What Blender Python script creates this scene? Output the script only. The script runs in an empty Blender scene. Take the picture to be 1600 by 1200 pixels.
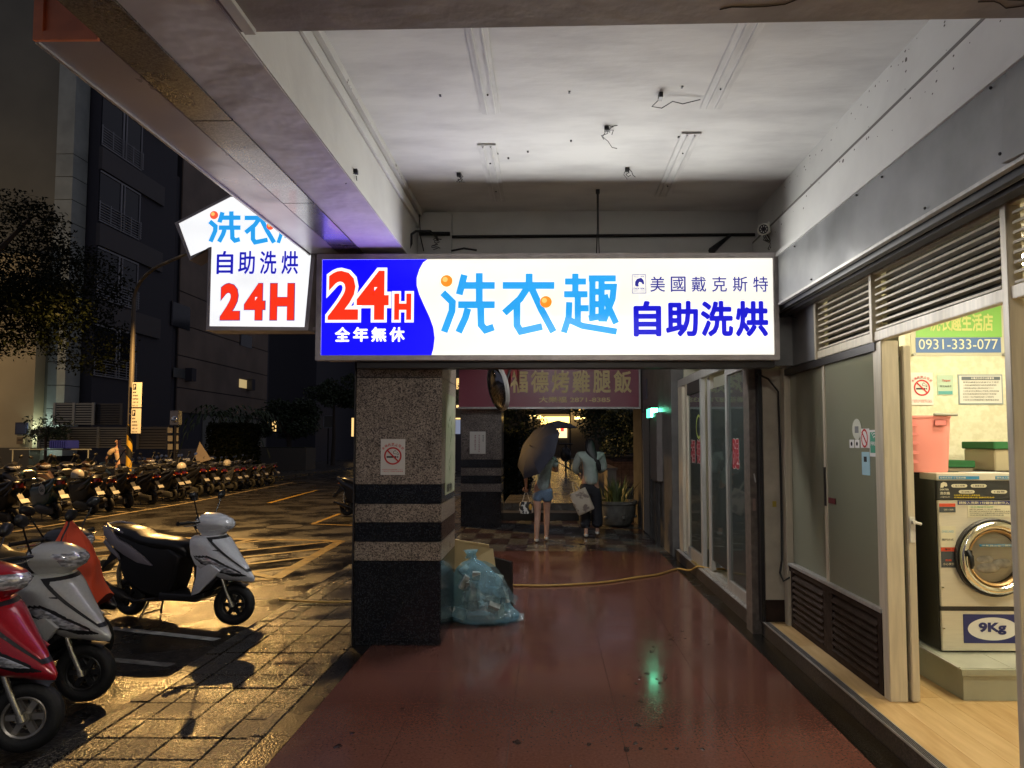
import bpy, math, random
from math import sin, cos, pi, radians, sqrt, atan2
from mathutils import Vector, Matrix, Euler
random.seed(7)
S = bpy.context.scene
LAMP_W = 4300; SHOP_W = 180; TUBE_S = 190; SIGN_W = 29
COL = S.collection

# ---------------- camera, world, exposure ----------------
FPX = 1100.0; PITCH = radians(3.2); YAW = radians(.7); EYE = 1.6
_f = Vector((-sin(YAW)*cos(PITCH), cos(YAW)*cos(PITCH), sin(PITCH)))
_r = Vector((cos(YAW), sin(YAW), 0)); _u = _r.cross(_f)
SHX = 43.54; SHY = 28.5
cam = bpy.data.cameras.new('camera'); camo = bpy.data.objects.new('camera', cam); COL.objects.link(camo)
camo.location = (0, 0, EYE)
camo.matrix_world = Matrix(((_r.x, _u.x, -_f.x, 0), (_r.y, _u.y, -_f.y, 0), (_r.z, _u.z, -_f.z, EYE), (0, 0, 0, 1)))
cam.sensor_width = 36; cam.lens = 36*FPX/1600; cam.shift_x = -SHX/1600; cam.shift_y = SHY/1600
cam.clip_end = 2000; cam.clip_start = .05
S.camera = camo
w = bpy.data.worlds.new('World'); S.world = w; w.use_nodes = True
w.node_tree.nodes['Background'].inputs[0].default_value = (.52, .52, .64, 1)
w.node_tree.nodes['Background'].inputs[1].default_value = .17
S.view_settings.view_transform = 'Standard'; S.view_settings.look = 'None'
S.view_settings.exposure = .36; S.view_settings.gamma = 1; S.view_settings.use_curve_mapping = False
S.cycles.use_denoising = True
S.cycles.max_bounces = 8; S.cycles.sample_clamp_indirect = 4; S.cycles.sample_clamp_direct = 0
try: S.cycles.use_light_tree = True
except Exception: pass

# photo measurements -> metres (used while laying things out at their real distance)
def ray(x, y): return _f + _r*((x-800-SHX)/FPX) - _u*((y-600-SHY)/FPX)
def PD(x, y, d): q = ray(x, y); return Vector((0, 0, EYE)) + q*(d/q.y)
def PZ(x, y, z): q = ray(x, y); return Vector((0, 0, EYE)) + q*((z-EYE)/q.z)
def PX(x, y, X): q = ray(x, y); return Vector((0, 0, EYE)) + q*(X/q.x)

# ---------------- materials ----------------
MATS = {}
def mat(name, col, rough=.5, metal=0, nscale=0, namt=0, col2=None, bump=0, bscale=40, emis=None, estr=0, spec=.5,
        rvar=0, rscale=3, alpha=1, trans=0, coat=0, stretch=None, ramp=(.35, .65), bdist=.01, detail=4, ior=1.5):
    if name in MATS: return MATS[name]
    m = bpy.data.materials.new(name); m.use_nodes = True; nt = m.node_tree; N = nt.nodes; L = nt.links
    b = N['Principled BSDF']; MATS[name] = m
    c4 = tuple(col)+(1,)
    b.inputs['Base Color'].default_value = c4; b.inputs['Roughness'].default_value = rough
    b.inputs['Metallic'].default_value = metal; b.inputs['Specular IOR Level'].default_value = spec
    b.inputs['Alpha'].default_value = alpha; b.inputs['Transmission Weight'].default_value = trans
    b.inputs['Coat Weight'].default_value = coat; b.inputs['Coat Roughness'].default_value = .05; b.inputs['IOR'].default_value = ior
    if emis: b.inputs['Emission Color'].default_value = tuple(emis)+(1,); b.inputs['Emission Strength'].default_value = estr
    tc = N.new('ShaderNodeTexCoord'); src = N.new('ShaderNodeNewGeometry').outputs['Position']
    if stretch:
        mp = N.new('ShaderNodeMapping'); mp.inputs['Scale'].default_value = stretch; L.new(src, mp.inputs[0]); src = mp.outputs[0]
    if col2 is not None or namt:
        if col2 is None: col2 = tuple(min(1, c*(1+namt)) for c in col); c4 = tuple(c*(1-namt) for c in col)+(1,)
        n = N.new('ShaderNodeTexNoise'); n.inputs['Scale'].default_value = nscale or 5; n.inputs['Detail'].default_value = detail; L.new(src, n.inputs[0])
        r = N.new('ShaderNodeValToRGB'); r.color_ramp.elements[0].position = ramp[0]; r.color_ramp.elements[1].position = ramp[1]
        r.color_ramp.elements[0].color = c4; r.color_ramp.elements[1].color = tuple(col2)+(1,)
        L.new(n.outputs[0], r.inputs[0]); L.new(r.outputs[0], b.inputs['Base Color'])
    if rvar:
        n = N.new('ShaderNodeTexNoise'); n.inputs['Scale'].default_value = rscale; n.inputs['Detail'].default_value = 5; L.new(src, n.inputs[0])
        mr = N.new('ShaderNodeMapRange'); mr.inputs[1].default_value = .35; mr.inputs[2].default_value = .65
        mr.inputs[3].default_value = max(0.02, rough-rvar); mr.inputs[4].default_value = min(1, rough+rvar)
        L.new(n.outputs[0], mr.inputs[0]); L.new(mr.outputs[0], b.inputs['Roughness'])
    if bump:
        n = N.new('ShaderNodeTexNoise'); n.inputs['Scale'].default_value = bscale; n.inputs['Detail'].default_value = 3; L.new(src, n.inputs[0])
        bp = N.new('ShaderNodeBump'); bp.inputs['Strength'].default_value = bump; bp.inputs['Distance'].default_value = bdist
        L.new(n.outputs[0], bp.inputs['Height']); L.new(bp.outputs[0], b.inputs['Normal'])
    return m
def speckle(name, base, dark, light, rough, scale=110, coat=0, amt=(.42, .56), world=True, spec=.5):
    m = mat(name, base, rough, coat=coat, spec=spec); nt = m.node_tree; N = nt.nodes; L = nt.links; b = N['Principled BSDF']
    tc = N.new('ShaderNodeNewGeometry')
    v = N.new('ShaderNodeTexVoronoi'); v.inputs['Scale'].default_value = scale; L.new(tc.outputs['Position'], v.inputs[0])
    s = N.new('ShaderNodeSeparateColor'); L.new(v.outputs['Color'], s.inputs[0])
    r = N.new('ShaderNodeValToRGB'); r.color_ramp.interpolation = 'CONSTANT'
    e = r.color_ramp.elements; e[0].color = tuple(dark)+(1,); e[1].position = .28; e[1].color = tuple(base)+(1,)
    e2 = e.new(.75); e2.color = tuple(light)+(1,); L.new(s.outputs[0], r.inputs[0])
    n = N.new('ShaderNodeTexNoise'); n.inputs['Scale'].default_value = 3; n.inputs['Detail'].default_value = 5; L.new(tc.outputs['Position'], n.inputs[0])
    mr = N.new('ShaderNodeMapRange'); mr.inputs[1].default_value = .3; mr.inputs[2].default_value = .7; mr.inputs[3].default_value = .72; mr.inputs[4].default_value = 1.15
    L.new(n.outputs[0], mr.inputs[0])
    mx = N.new('ShaderNodeMix'); mx.data_type = 'RGBA'; mx.blend_type = 'MULTIPLY'; mx.inputs[0].default_value = 1
    L.new(r.outputs[0], mx.inputs[6]); L.new(mr.outputs[0], mx.inputs[7]); L.new(mx.outputs[2], b.inputs['Base Color'])
    mr2 = N.new('ShaderNodeMapRange'); mr2.inputs[3].default_value = rough*.6; mr2.inputs[4].default_value = rough*1.5
    L.new(n.outputs[0], mr2.inputs[0]); L.new(mr2.outputs[0], b.inputs['Roughness'])
    return m
def emit(name, col, s):
    if name in MATS: return MATS[name]
    m = bpy.data.materials.new(name); m.use_nodes = True; nt = m.node_tree
    b = nt.nodes['Principled BSDF']; b.inputs['Base Color'].default_value = tuple(min(.8, c) for c in col)+(1,); b.inputs['Roughness'].default_value = .3
    b.inputs['Emission Color'].default_value = tuple(col)+(1,); b.inputs['Emission Strength'].default_value = s*.78; MATS[name] = m; return m

# ---------------- mesh building ----------------
def worldloc(o):
    v = Vector((0, 0, 0))
    while o is not None: v += o.location; o = o.parent
    return v
class MB:
    def __init__(s): s.v = []; s.f = []
    def add(s, vs, fs):
        b = len(s.v); s.v += [tuple(v) for v in vs]; s.f += [tuple(b+i for i in f) for f in fs]; return s
    def box(s, a, b):
        x0, y0, z0 = (min(a[i], b[i]) for i in range(3)); x1, y1, z1 = (max(a[i], b[i]) for i in range(3))
        return s.add([(x0,y0,z0),(x1,y0,z0),(x1,y1,z0),(x0,y1,z0),(x0,y0,z1),(x1,y0,z1),(x1,y1,z1),(x0,y1,z1)],
                     [(0,3,2,1),(4,5,6,7),(0,1,5,4),(1,2,6,5),(2,3,7,6),(3,0,4,7)])
    def cbox(s, c, d, rot=None):
        m = Euler(rot).to_matrix() if rot else Matrix.Identity(3); c = Vector(c)
        vs = [c + m @ Vector((d[0]/2*i, d[1]/2*j, d[2]/2*k)) for k in (-1, 1) for i, j in ((-1,-1),(1,-1),(1,1),(-1,1))]
        return s.add(vs, [(0,3,2,1),(4,5,6,7),(0,1,5,4),(1,2,6,5),(2,3,7,6),(3,0,4,7)])
    def tube(s, pts, r, n=8, cap=True):
        pts = [Vector(p) for p in pts]; rs = r if isinstance(r, (list, tuple)) else [r]*len(pts); b = len(s.v); prev = None
        for i, p in enumerate(pts):
            t = (pts[min(i+1, len(pts)-1)] - pts[max(i-1, 0)])
            t = t.normalized() if t.length > 1e-9 else Vector((0, 0, 1))
            if prev is None: a = t.orthogonal().normalized()
            else: a = (prev - t*prev.dot(t)); a = a.normalized() if a.length > 1e-6 else t.orthogonal().normalized()
            prev = a; c = t.cross(a)
            for k in range(n): an = 2*pi*k/n; s.v.append(tuple(p + (a*cos(an)+c*sin(an))*rs[i]))
        for i in range(len(pts)-1):
            for k in range(n): s.f.append((b+i*n+k, b+i*n+(k+1)%n, b+(i+1)*n+(k+1)%n, b+(i+1)*n+k))
        if cap: s.f.append(tuple(b+k for k in range(n))[::-1]); s.f.append(tuple(b+(len(pts)-1)*n+k for k in range(n)))
        return s
    def lathe(s, prof, c, axis='Z', n=28, closed=False, cap=True):
        b = len(s.v); c = Vector(c)
        for (r, h) in prof:
            for k in range(n):
                a = 2*pi*k/n
                q = {'Z': (r*cos(a), r*sin(a), h), 'Y': (r*cos(a), h, r*sin(a)), 'X': (h, r*cos(a), r*sin(a))}[axis]
                s.v.append(tuple(c+Vector(q)))
        m = len(prof)
        for i in range(m if closed else m-1):
            j = (i+1) % m
            for k in range(n): s.f.append((b+i*n+k, b+i*n+(k+1)%n, b+j*n+(k+1)%n, b+j*n+k))
        if not closed and cap:
            if prof[0][0] > 1e-5: s.f.append(tuple(b+k for k in range(n))[::-1])
            if prof[-1][0] > 1e-5: s.f.append(tuple(b+(m-1)*n+k for k in range(n)))
        return s
    def prism(s, poly, a, b, axis='Y'):
        # poly 2D; axis Y: (x,z); X: (y,z); Z: (x,y)
        def q(p, h): return {'Y': (p[0], h, p[1]), 'X': (h, p[0], p[1]), 'Z': (p[0], p[1], h)}[axis]
        n = len(poly); base = len(s.v)
        s.v += [q(p, a) for p in poly] + [q(p, b) for p in poly]
        s.f.append(tuple(base+i for i in range(n))); s.f.append(tuple(base+n+i for i in range(n))[::-1])
        for i in range(n): j = (i+1) % n; s.f.append((base+i, base+n+i, base+n+j, base+j))
        return s
    def puff(s, poly, w, r=.03, n=3, cy=0):
        """side outline (x,z) thickened across y with rounded edges"""
        N = len(poly); cx = sum(p[0] for p in poly)/N; cz = sum(p[1] for p in poly)/N
        lay = []
        for k in range(n+1): a = pi/2*k/n; lay.append((-w+r*(1-sin(a)), r*(1-cos(a))))
        lay = [(-w + r*(1-sin(pi/2*(n-k)/n)), r*(1-cos(pi/2*(n-k)/n))) for k in range(n+1)]
        lay = lay + [(-y, i) for (y, i) in lay[::-1]]
        b = len(s.v)
        for (y, ins) in lay:
            for i, p in enumerate(poly):
                pa = Vector(poly[i-1]); pb = Vector(poly[(i+1) % N]); pc = Vector(p)
                t1 = (pc-pa).normalized(); t2 = (pb-pc).normalized(); t = (t1+t2)
                t = t.normalized() if t.length > 1e-4 else t1
                nn = Vector((-t.y, t.x))
                if nn.dot(Vector((cx, cz))-pc) < 0 and True: pass
                s.v.append((p[0]+nn.x*ins*s._sg(poly), cy+y, p[1]+nn.y*ins*s._sg(poly)))
        for l in range(len(lay)-1):
            for i in range(N): j = (i+1) % N; s.f.append((b+l*N+i, b+l*N+j, b+(l+1)*N+j, b+(l+1)*N+i))
        s.f.append(tuple(b+i for i in range(N))[::-1]); s.f.append(tuple(b+(len(lay)-1)*N+i for i in range(N)))
        return s
    def _sg(s, poly):
        a = sum(poly[i][0]*poly[(i+1) % len(poly)][1]-poly[(i+1) % len(poly)][0]*poly[i][1] for i in range(len(poly)))
        return 1 if a > 0 else -1
    def rings(s, R, caps=True, closed=True):
        b = len(s.v); n = len(R[0])
        for r in R: s.v += [tuple(p) for p in r]
        for i in range(len(R)-1):
            for k in range(n if closed else n-1): s.f.append((b+i*n+k, b+i*n+(k+1)%n, b+(i+1)*n+(k+1)%n, b+(i+1)*n+k))
        if caps: s.f.append(tuple(b+k for k in range(n))[::-1]); s.f.append(tuple(b+(len(R)-1)*n+k for k in range(n)))
        return s
    def sphere(s, c, r, n=12, m=8, sc=(1, 1, 1)):
        R = []
        for i in range(m+1):
            a = pi*i/m; rr = max(1e-4, sin(a))
            R.append([(c[0]+r*sc[0]*rr*cos(2*pi*k/n), c[1]+r*sc[1]*rr*sin(2*pi*k/n), c[2]-r*sc[2]*cos(a)) for k in range(n)])
        return s.rings(R)
    def build(s, name, m, parent=None, smooth=False, bevel=0, **kw):
        me = bpy.data.meshes.new(name); off = worldloc(parent)
        me.from_pydata([tuple(Vector(v)-off) for v in s.v], [], s.f)
        if bevel:
            import bmesh
            bm = bmesh.new(); bm.from_mesh(me)
            bmesh.ops.bevel(bm, geom=bm.edges[:], offset=bevel, segments=2, affect='EDGES', clamp_overlap=True); bm.to_mesh(me); bm.free()
        me.validate()
        if smooth:
            for p in me.polygons: p.use_smooth = True
            try: me.set_sharp_from_angle(angle=radians(smooth if smooth is not True else 40))
            except Exception: pass
        me.materials.append(m); o = bpy.data.objects.new(name, me); COL.objects.link(o)
        if parent is not None: o.parent = parent
        tag(o, **kw); return o
def tag(o, label=None, cat=None, group=None, kind=None):
    if label: o['label'] = label
    if cat: o['category'] = cat
    if group: o['group'] = group
    if kind: o['kind'] = kind
    return o
def thing(name, label, cat, loc=(0, 0, 0), group=None):
    o = bpy.data.objects.new(name, None); COL.objects.link(o); o.location = loc; o.empty_display_size = .1
    return tag(o, label, cat, group)
def copy_tree(o, parent=None):
    c = o.copy(); COL.objects.link(c); c.parent = parent
    for ch in list(o.children): copy_tree(ch, c)
    return c
def place(o, loc, rz=0, rx=0, ry=0):
    o.location = loc; o.rotation_euler = (rx, ry, rz); return o
def box(name, a, b, m, parent=None, bevel=0, **kw): return MB().box(a, b).build(name, m, parent, bevel=bevel, **kw)

def text_mesh(body, off=0):
    if off > .006 and any(ord(ch) > 255 for ch in body):   # heavy strokes: the glyph swept round a small circle
        vs, fs = text_mesh(body, 0); V = []; F = []; n = 12 if off > .02 else 6
        for ring in ((1,) if off < .03 else (1, .5)):
            for k in range(n):
                a = 2*pi*k/n; b = len(V); V += [Vector((v.x+off*ring*cos(a), v.y+off*ring*sin(a), v.z+.00006*(len(V)/max(1, len(vs))))) for v in vs]; F += [tuple(b+i for i in f) for f in fs]
        return V, F
    c = bpy.data.curves.new('t', 'FONT'); c.body = body; c.offset = off; c.resolution_u = 3
    o = bpy.data.objects.new('t', c); COL.objects.link(o)
    dg = bpy.context.evaluated_depsgraph_get(); me = bpy.data.meshes.new_from_object(o.evaluated_get(dg), depsgraph=dg)
    vs = [v.co.copy() for v in me.vertices]; fs = [tuple(p.vertices) for p in me.polygons]
    bpy.data.objects.remove(o); bpy.data.curves.remove(c); bpy.data.meshes.remove(me); return vs, fs
def text(body, org, ux, uy, wid, hei, m, parent, off=0, name='lettering', fit=True, dz=.002, **kw):
    """flat lettering fitted to a wid x hei box whose lower left corner is org, along ux / uy"""
    vs, fs = text_mesh(body, off)
    if not vs: return None
    x0 = min(v.x for v in vs); x1 = max(v.x for v in vs); y0 = min(v.y for v in vs); y1 = max(v.y for v in vs)
    ux = Vector(ux).normalized(); uy = Vector(uy).normalized(); n = ux.cross(uy); org = Vector(org)
    sx = wid/(x1-x0); sy = hei/(y1-y0)
    mb = MB(); mb.add([org + ux*((v.x-x0)*sx) + uy*((v.y-y0)*sy) + n*(dz+v.z) for v in vs], fs)
    return mb.build(name, m, parent, **kw)
UX = Vector((1, 0, 0)); UZ = Vector((0, 0, 1)); UY = Vector((0, 1, 0))
def stroke(mb, pts, w, org, ux, uy, dz, taper=None):
    """flat ribbon stroke in the plane"""
    n = ux.cross(uy); P = [Vector(p) for p in pts]; L = []; R = []
    for i, p in enumerate(P):
        t1 = (P[i]-P[i-1]).normalized() if i else (P[1]-P[0]).normalized()
        t2 = (P[i+1]-P[i]).normalized() if i < len(P)-1 else t1
        t = (t1+t2).normalized(); k = 1/max(.5, t.dot(t1)); nn = Vector((-t.y, t.x))*w/2*k
        L.append(p+nn); R.append(p-nn)
    b = len(mb.v)
    for a in L+R: mb.v.append(tuple(org + ux*a.x + uy*a.y + n*dz))
    m = len(P)
    for i in range(m-1): mb.f.append((b+i, b+m+i, b+m+i+1, b+i+1))
    return mb
# ---------------- lights, both of the place and added ----------------
def lamp_light(kind, name, loc, col, energy, parent=None, **k):
    l = bpy.data.lights.new(name, kind); l.color = col; l.energy = energy
    for a, b in k.items(): setattr(l, a, b)
    o = bpy.data.objects.new(name, l); COL.objects.link(o); o.location = Vector(loc)-worldloc(parent)
    if parent: o.parent = parent
    return o

# ---------------- materials of the structure ----------------
M_plaster = mat('white_plaster', (.60, .60, .575), .75, nscale=2.2, col2=(.50, .495, .48), ramp=(.45, .8), bump=.25, bscale=11, detail=8)
M_ceil = mat('ceiling_plaster', (.64, .64, .62), .8, nscale=3.0, col2=(.45, .445, .44), ramp=(.42, .85), bump=.22, bscale=10, stretch=(.7, 1.8, 1), detail=11)
M_beamu = mat('beam_plaster', (.60, .57, .56), .55, nscale=2.6, col2=(.44, .42, .41), ramp=(.4, .75), bump=.7, bscale=3.2, detail=9, bdist=.03)
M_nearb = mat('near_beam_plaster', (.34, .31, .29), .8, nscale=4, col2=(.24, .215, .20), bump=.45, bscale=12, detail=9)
M_grayp = mat('grey_panel', (.25, .255, .26), .45, nscale=2.2, col2=(.16, .165, .165), bump=.5, bscale=4, rvar=.1, detail=6)
M_gran = speckle('brown_granite', (.16, .13, .115), (.03, .025, .022), (.29, .245, .21), .3, 140, coat=.15)
M_granb = speckle('beam_granite', (.075, .065, .066), (.02, .018, .018), (.13, .115, .11), .28, 170, coat=.2)
M_gran2 = speckle('warm_granite', (.26, .21, .165), (.06, .045, .036), (.42, .35, .28), .3, 140, coat=.15)
M_grand = speckle('dark_step_granite', (.045, .036, .03), (.015, .012, .01), (.08, .065, .055), .4, 150)
M_blk = speckle('black_granite', (.010, .011, .013), (.006, .006, .008), (.024, .026, .03), .16, 120, coat=.1)
M_red = mat('red_terrazzo', (.090, .033, .024), .15, nscale=70, col2=(.145, .063, .046), ramp=(.3, .8), bump=.04, bscale=220, rvar=.07, rscale=1.6, detail=8, bdist=.002)
M_bord = speckle('black_border_stone', (.016, .016, .015), (.006, .006, .006), (.055, .052, .045), .26, 120)
M_tA = mat('checker_dark', (.04, .024, .022), .22, nscale=12, namt=.3, rvar=.08, bump=.08, bscale=90, bdist=.003)
M_tB = mat('checker_light', (.10, .10, .092), .22, nscale=12, namt=.2, rvar=.08, bump=.08, bscale=90, bdist=.003)
M_pave = mat('wet_paver', (.018, .016, .014), .36, nscale=95, col2=(.17, .15, .12), ramp=(.40, .66), bump=1, bscale=75, rvar=.12, rscale=4, bdist=.010, detail=4, spec=.8)
M_joint = mat('dark_joint', (.012, .011, .01), .7)
M_asph = mat('wet_asphalt', (.018, .018, .019), .34, nscale=75, col2=(.06, .057, .052), bump=1, bscale=62, rvar=.14, rscale=.7, bdist=.011, detail=4, spec=.65)
M_paintY = mat('yellow_road_paint', (.33, .20, .03), .4, nscale=9, col2=(.11, .08, .025), ramp=(.4, .7), bump=.6, bscale=90, detail=8)
M_paintW = mat('white_road_paint', (.42, .42, .40), .45, nscale=9, col2=(.16, .155, .15), ramp=(.4, .7), bump=.6, bscale=90, detail=8)
M_alu = mat('aluminium', (.42, .41, .385), .38, .35, nscale=30, namt=.1, stretch=(1, 1, .1), rvar=.06)
M_aluw = mat('beige_aluminium', (.55, .49, .37), .4, .1, nscale=14, namt=.1, stretch=(3, 3, .25), rvar=.06)
M_aludk = mat('dark_metal', (.045, .042, .042), .45, .5)
M_brownm = mat('brown_louvre_paint', (.030, .019, .014), .75, spec=.15, nscale=12, namt=.25)
M_black = mat('black_plastic', (.012, .012, .014), .4)
M_rubber = mat('black_rubber', (.012, .012, .012), .7)
M_wood = mat('oak_floor', (.46, .30, .13), .38, nscale=3, col2=(.60, .42, .21), ramp=(.3, .75), stretch=(9, 1, 1), detail=9, bump=.05, bscale=40)
M_wood2 = mat('oak_floor_warm', (.42, .26, .105), .38, nscale=3.5, col2=(.56, .38, .18), ramp=(.3, .75), stretch=(8, 1, 1), detail=9, bump=.05, bscale=40)
M_wallp = mat('pale_wallpaper', (.76, .73, .56), .7, nscale=22, col2=(.68, .64, .46), ramp=(.4, .6), bump=.3, bscale=30)
M_signf = mat('sign_frame_metal', (.50, .46, .45), .45, .35, nscale=10, namt=.12)
M_cable = mat('black_cable', (.01, .01, .01), .6)
M_white = mat('white_sticker', (.72, .70, .66), .6)
M_redink = mat('red_ink', (.55, .03, .03), .6)
M_darkink = mat('dark_ink', (.02, .02, .025), .6)
M_terr = speckle('grey_terrazzo', (.30, .295, .28), (.10, .10, .095), (.5, .49, .47), .4, 120)
def glass(name, tint=(.8, .85, .8), mixf=.75, rough=.03, haze=(.3, .32, .3)):
    m = bpy.data.materials.new(name); m.use_nodes = True; nt = m.node_tree; N = nt.nodes; L = nt.links
    for n in list(N): N.remove(n)
    o = N.new('ShaderNodeOutputMaterial'); t = N.new('ShaderNodeBsdfTransparent'); t.inputs[0].default_value = tint+(1,)
    d = N.new('ShaderNodeBsdfDiffuse'); d.inputs[0].default_value = haze+(1,)
    g = N.new('ShaderNodeBsdfGlossy'); g.inputs['Roughness'].default_value = rough
    fr = N.new('ShaderNodeFresnel'); fr.inputs[0].default_value = 1.5
    tl = N.new('ShaderNodeBsdfTranslucent'); tl.inputs[0].default_value = haze+(1,); dm = N.new('ShaderNodeMixShader'); dm.inputs[0].default_value = .45; L.new(d.outputs[0], dm.inputs[1]); L.new(tl.outputs[0], dm.inputs[2])
    mx = N.new('ShaderNodeMixShader'); mx.inputs[0].default_value = mixf; L.new(dm.outputs[0], mx.inputs[1]); L.new(t.outputs[0], mx.inputs[2])
    m2 = N.new('ShaderNodeMixShader'); L.new(fr.outputs[0], m2.inputs[0]); L.new(mx.outputs[0], m2.inputs[1]); L.new(g.outputs[0], m2.inputs[2])
    L.new(m2.outputs[0], o.inputs[0]); return m
M_glass = glass('window_glass', mixf=.42, haze=(.66, .66, .48))
M_glass2 = glass('shop_door_glass', (.8, .9, .85), .62, haze=(.25, .30, .28))

def wet_grain(name, dark, light, rough, s1, dist, spec=.9, cover=(.46, .62)):
    m = mat(name, dark, rough, spec=spec); nt = m.node_tree; N = nt.nodes; L = nt.links; b = N['Principled BSDF']; P = N.new('ShaderNodeNewGeometry').outputs['Position']
    def noise(s, d=3):
        n = N.new('ShaderNodeTexNoise'); n.inputs['Scale'].default_value = s; n.inputs['Detail'].default_value = d; L.new(P, n.inputs[0]); return n.outputs[0]
    g = noise(s1, 4); big = noise(1.3, 5)
    r = N.new('ShaderNodeValToRGB'); r.color_ramp.elements[0].position = cover[0]; r.color_ramp.elements[1].position = cover[1]; r.color_ramp.elements[0].color = tuple(dark)+(1,); r.color_ramp.elements[1].color = tuple(light)+(1,); L.new(g, r.inputs[0])
    st = N.new('ShaderNodeMapRange'); st.inputs[1].default_value = .35; st.inputs[2].default_value = .68; st.inputs[3].default_value = 1.15; st.inputs[4].default_value = .5; L.new(big, st.inputs[0])
    mx = N.new('ShaderNodeMix'); mx.data_type = 'RGBA'; mx.blend_type = 'MULTIPLY'; mx.inputs[0].default_value = 1; L.new(r.outputs[0], mx.inputs[6]); L.new(st.outputs[0], mx.inputs[7]); L.new(mx.outputs[2], b.inputs['Base Color'])
    rr = N.new('ShaderNodeMapRange'); rr.inputs[1].default_value = .4; rr.inputs[2].default_value = .62; rr.inputs[3].default_value = rough*1.25; rr.inputs[4].default_value = rough*.45; L.new(big, rr.inputs[0]); L.new(rr.outputs[0], b.inputs['Roughness'])
    ds = N.new('ShaderNodeMapRange'); ds.inputs[1].default_value = .42; ds.inputs[2].default_value = .66; ds.inputs[3].default_value = 1; ds.inputs[4].default_value = .35; L.new(big, ds.inputs[0])
    bp = N.new('ShaderNodeBump'); bp.inputs['Distance'].default_value = dist; L.new(ds.outputs[0], bp.inputs['Strength']); L.new(g, bp.inputs['Height']); L.new(bp.outputs[0], b.inputs['Normal']); return m
M_bord = wet_grain('wet_border_grain', (.003, .003, .003), (.045, .038, .028), .25, 70, .004, .6, (.52, .66))
M_pave = wet_grain('wet_paver_grain', (.006, .0055, .005), (.14, .12, .088), .26, 64, .009, .75)
M_asph = wet_grain('wet_asphalt_grain', (.005, .005, .005), (.05, .046, .040), .30, 50, .010, .55)
# ---------------- ground ----------------
box('ground', (-90, -20, -.5), (60, 160, -.16), mat('ground_earth', (.03, .03, .03), .8), kind='structure')
road = box('road', (-12.6, -8, -.155), (-2.66, 140, -.15), M_asph, kind='structure')
far_pav = box('far_pavement', (-24, -8, -.15), (-12.6, 140, -.03), mat('wet_far_pavement', (.045, .043, .04), .35, nscale=20, namt=.3, bump=.4, bscale=30, rvar=.15), kind='structure')
def flat(name, pts, z, m, parent=None, **kw):
    mb = MB(); mb.add([(p[0], p[1], z) for p in pts], [tuple(range(len(pts)))])
    return mb.build(name, m, parent, **kw)
def line(mb, a, b, w, z):
    a = Vector((a[0], a[1])); b = Vector((b[0], b[1])); t = (b-a).normalized(); n = Vector((-t.y, t.x))*w/2
    mb.add([(p.x, p.y, z) for p in (a-n, b-n, b+n, a+n)], [(0, 1, 2, 3)])
zr = -.146
# yellow hatched box
yb = MB(); A = (-3.66, 12.5); B = (-3.5, 9.05); C = (-8.1, 8.3); Dd = (-8.5, 13.0)
for a, b in ((A, B), (B, C), (C, Dd), (Dd, A)): line(yb, a, b, .17, zr)
yb.build('yellow_box_border', M_paintY, road)
yh = MB()
def lerp(p, q, t): return (p[0]+(q[0]-p[0])*t, p[1]+(q[1]-p[1])*t)
for t in (.25, .5, .75, 1.0):
    line(yh, lerp(B, C, t), lerp(B, A, t), .12, zr+.003) if t < 1 else line(yh, C, A, .12, zr+.003)
    if t < 1: line(yh, lerp(C, Dd, t), lerp(A, Dd, 1-t) if False else lerp(Dd, A, 1-t), .12, zr+.003)
for t in (.33, .66): line(yh, lerp(C, B, t), lerp(A, Dd, t), .12, zr+.006)
line(yh, B, Dd, .12, zr+.009)
yh.build('yellow_box_hatching', M_paintY, road)
ln = MB(); line(ln, (-10.55, 4), (-10.3, 20), .12, zr); line(ln, (-10.3, 20), (-11.0, 30.3), .12, zr)
for i in range(20): y = 11.6+i*.98; line(ln, (-10.45, y), (-12.2, y+.55), .08, zr+.003)
ln.build('parking_bay_line', mat('worn_yellowish_line', (.36, .28, .16), .45, nscale=9, col2=(.12, .1, .07)), road)
ln = MB(); p = PZ(420, 786, -.15); q = PZ(495, 766, -.15); line(ln, p, q, .12, zr)
line(ln, PZ(488, 819, -.15), PZ(530, 803, -.15), .1, zr); line(ln, PZ(488, 819, -.15), PZ(552, 821, -.15), .1, zr)
ln.build('lane_line', M_paintY, road)
ln = MB()
for (a, b) in (((165, 981), (340, 1000)), ((168, 1031), (268, 1040))): line(ln, PZ(*a, -.15), PZ(*b, -.15), .09, zr)
line(ln, PZ(165, 940, -.15)+Vector((-.3, 0, 0)), PZ(420, 935, -.15), .06, zr)
ln.build('white_bay_line', M_paintW, road)
mh = MB(); mh.lathe([(.0, zr+.004), (.36, zr+.004), (.36, zr-.01)], (*PZ(445, 823, -.15).xy, 0)); mh.build('manhole_cover', M_aludk, road)

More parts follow.
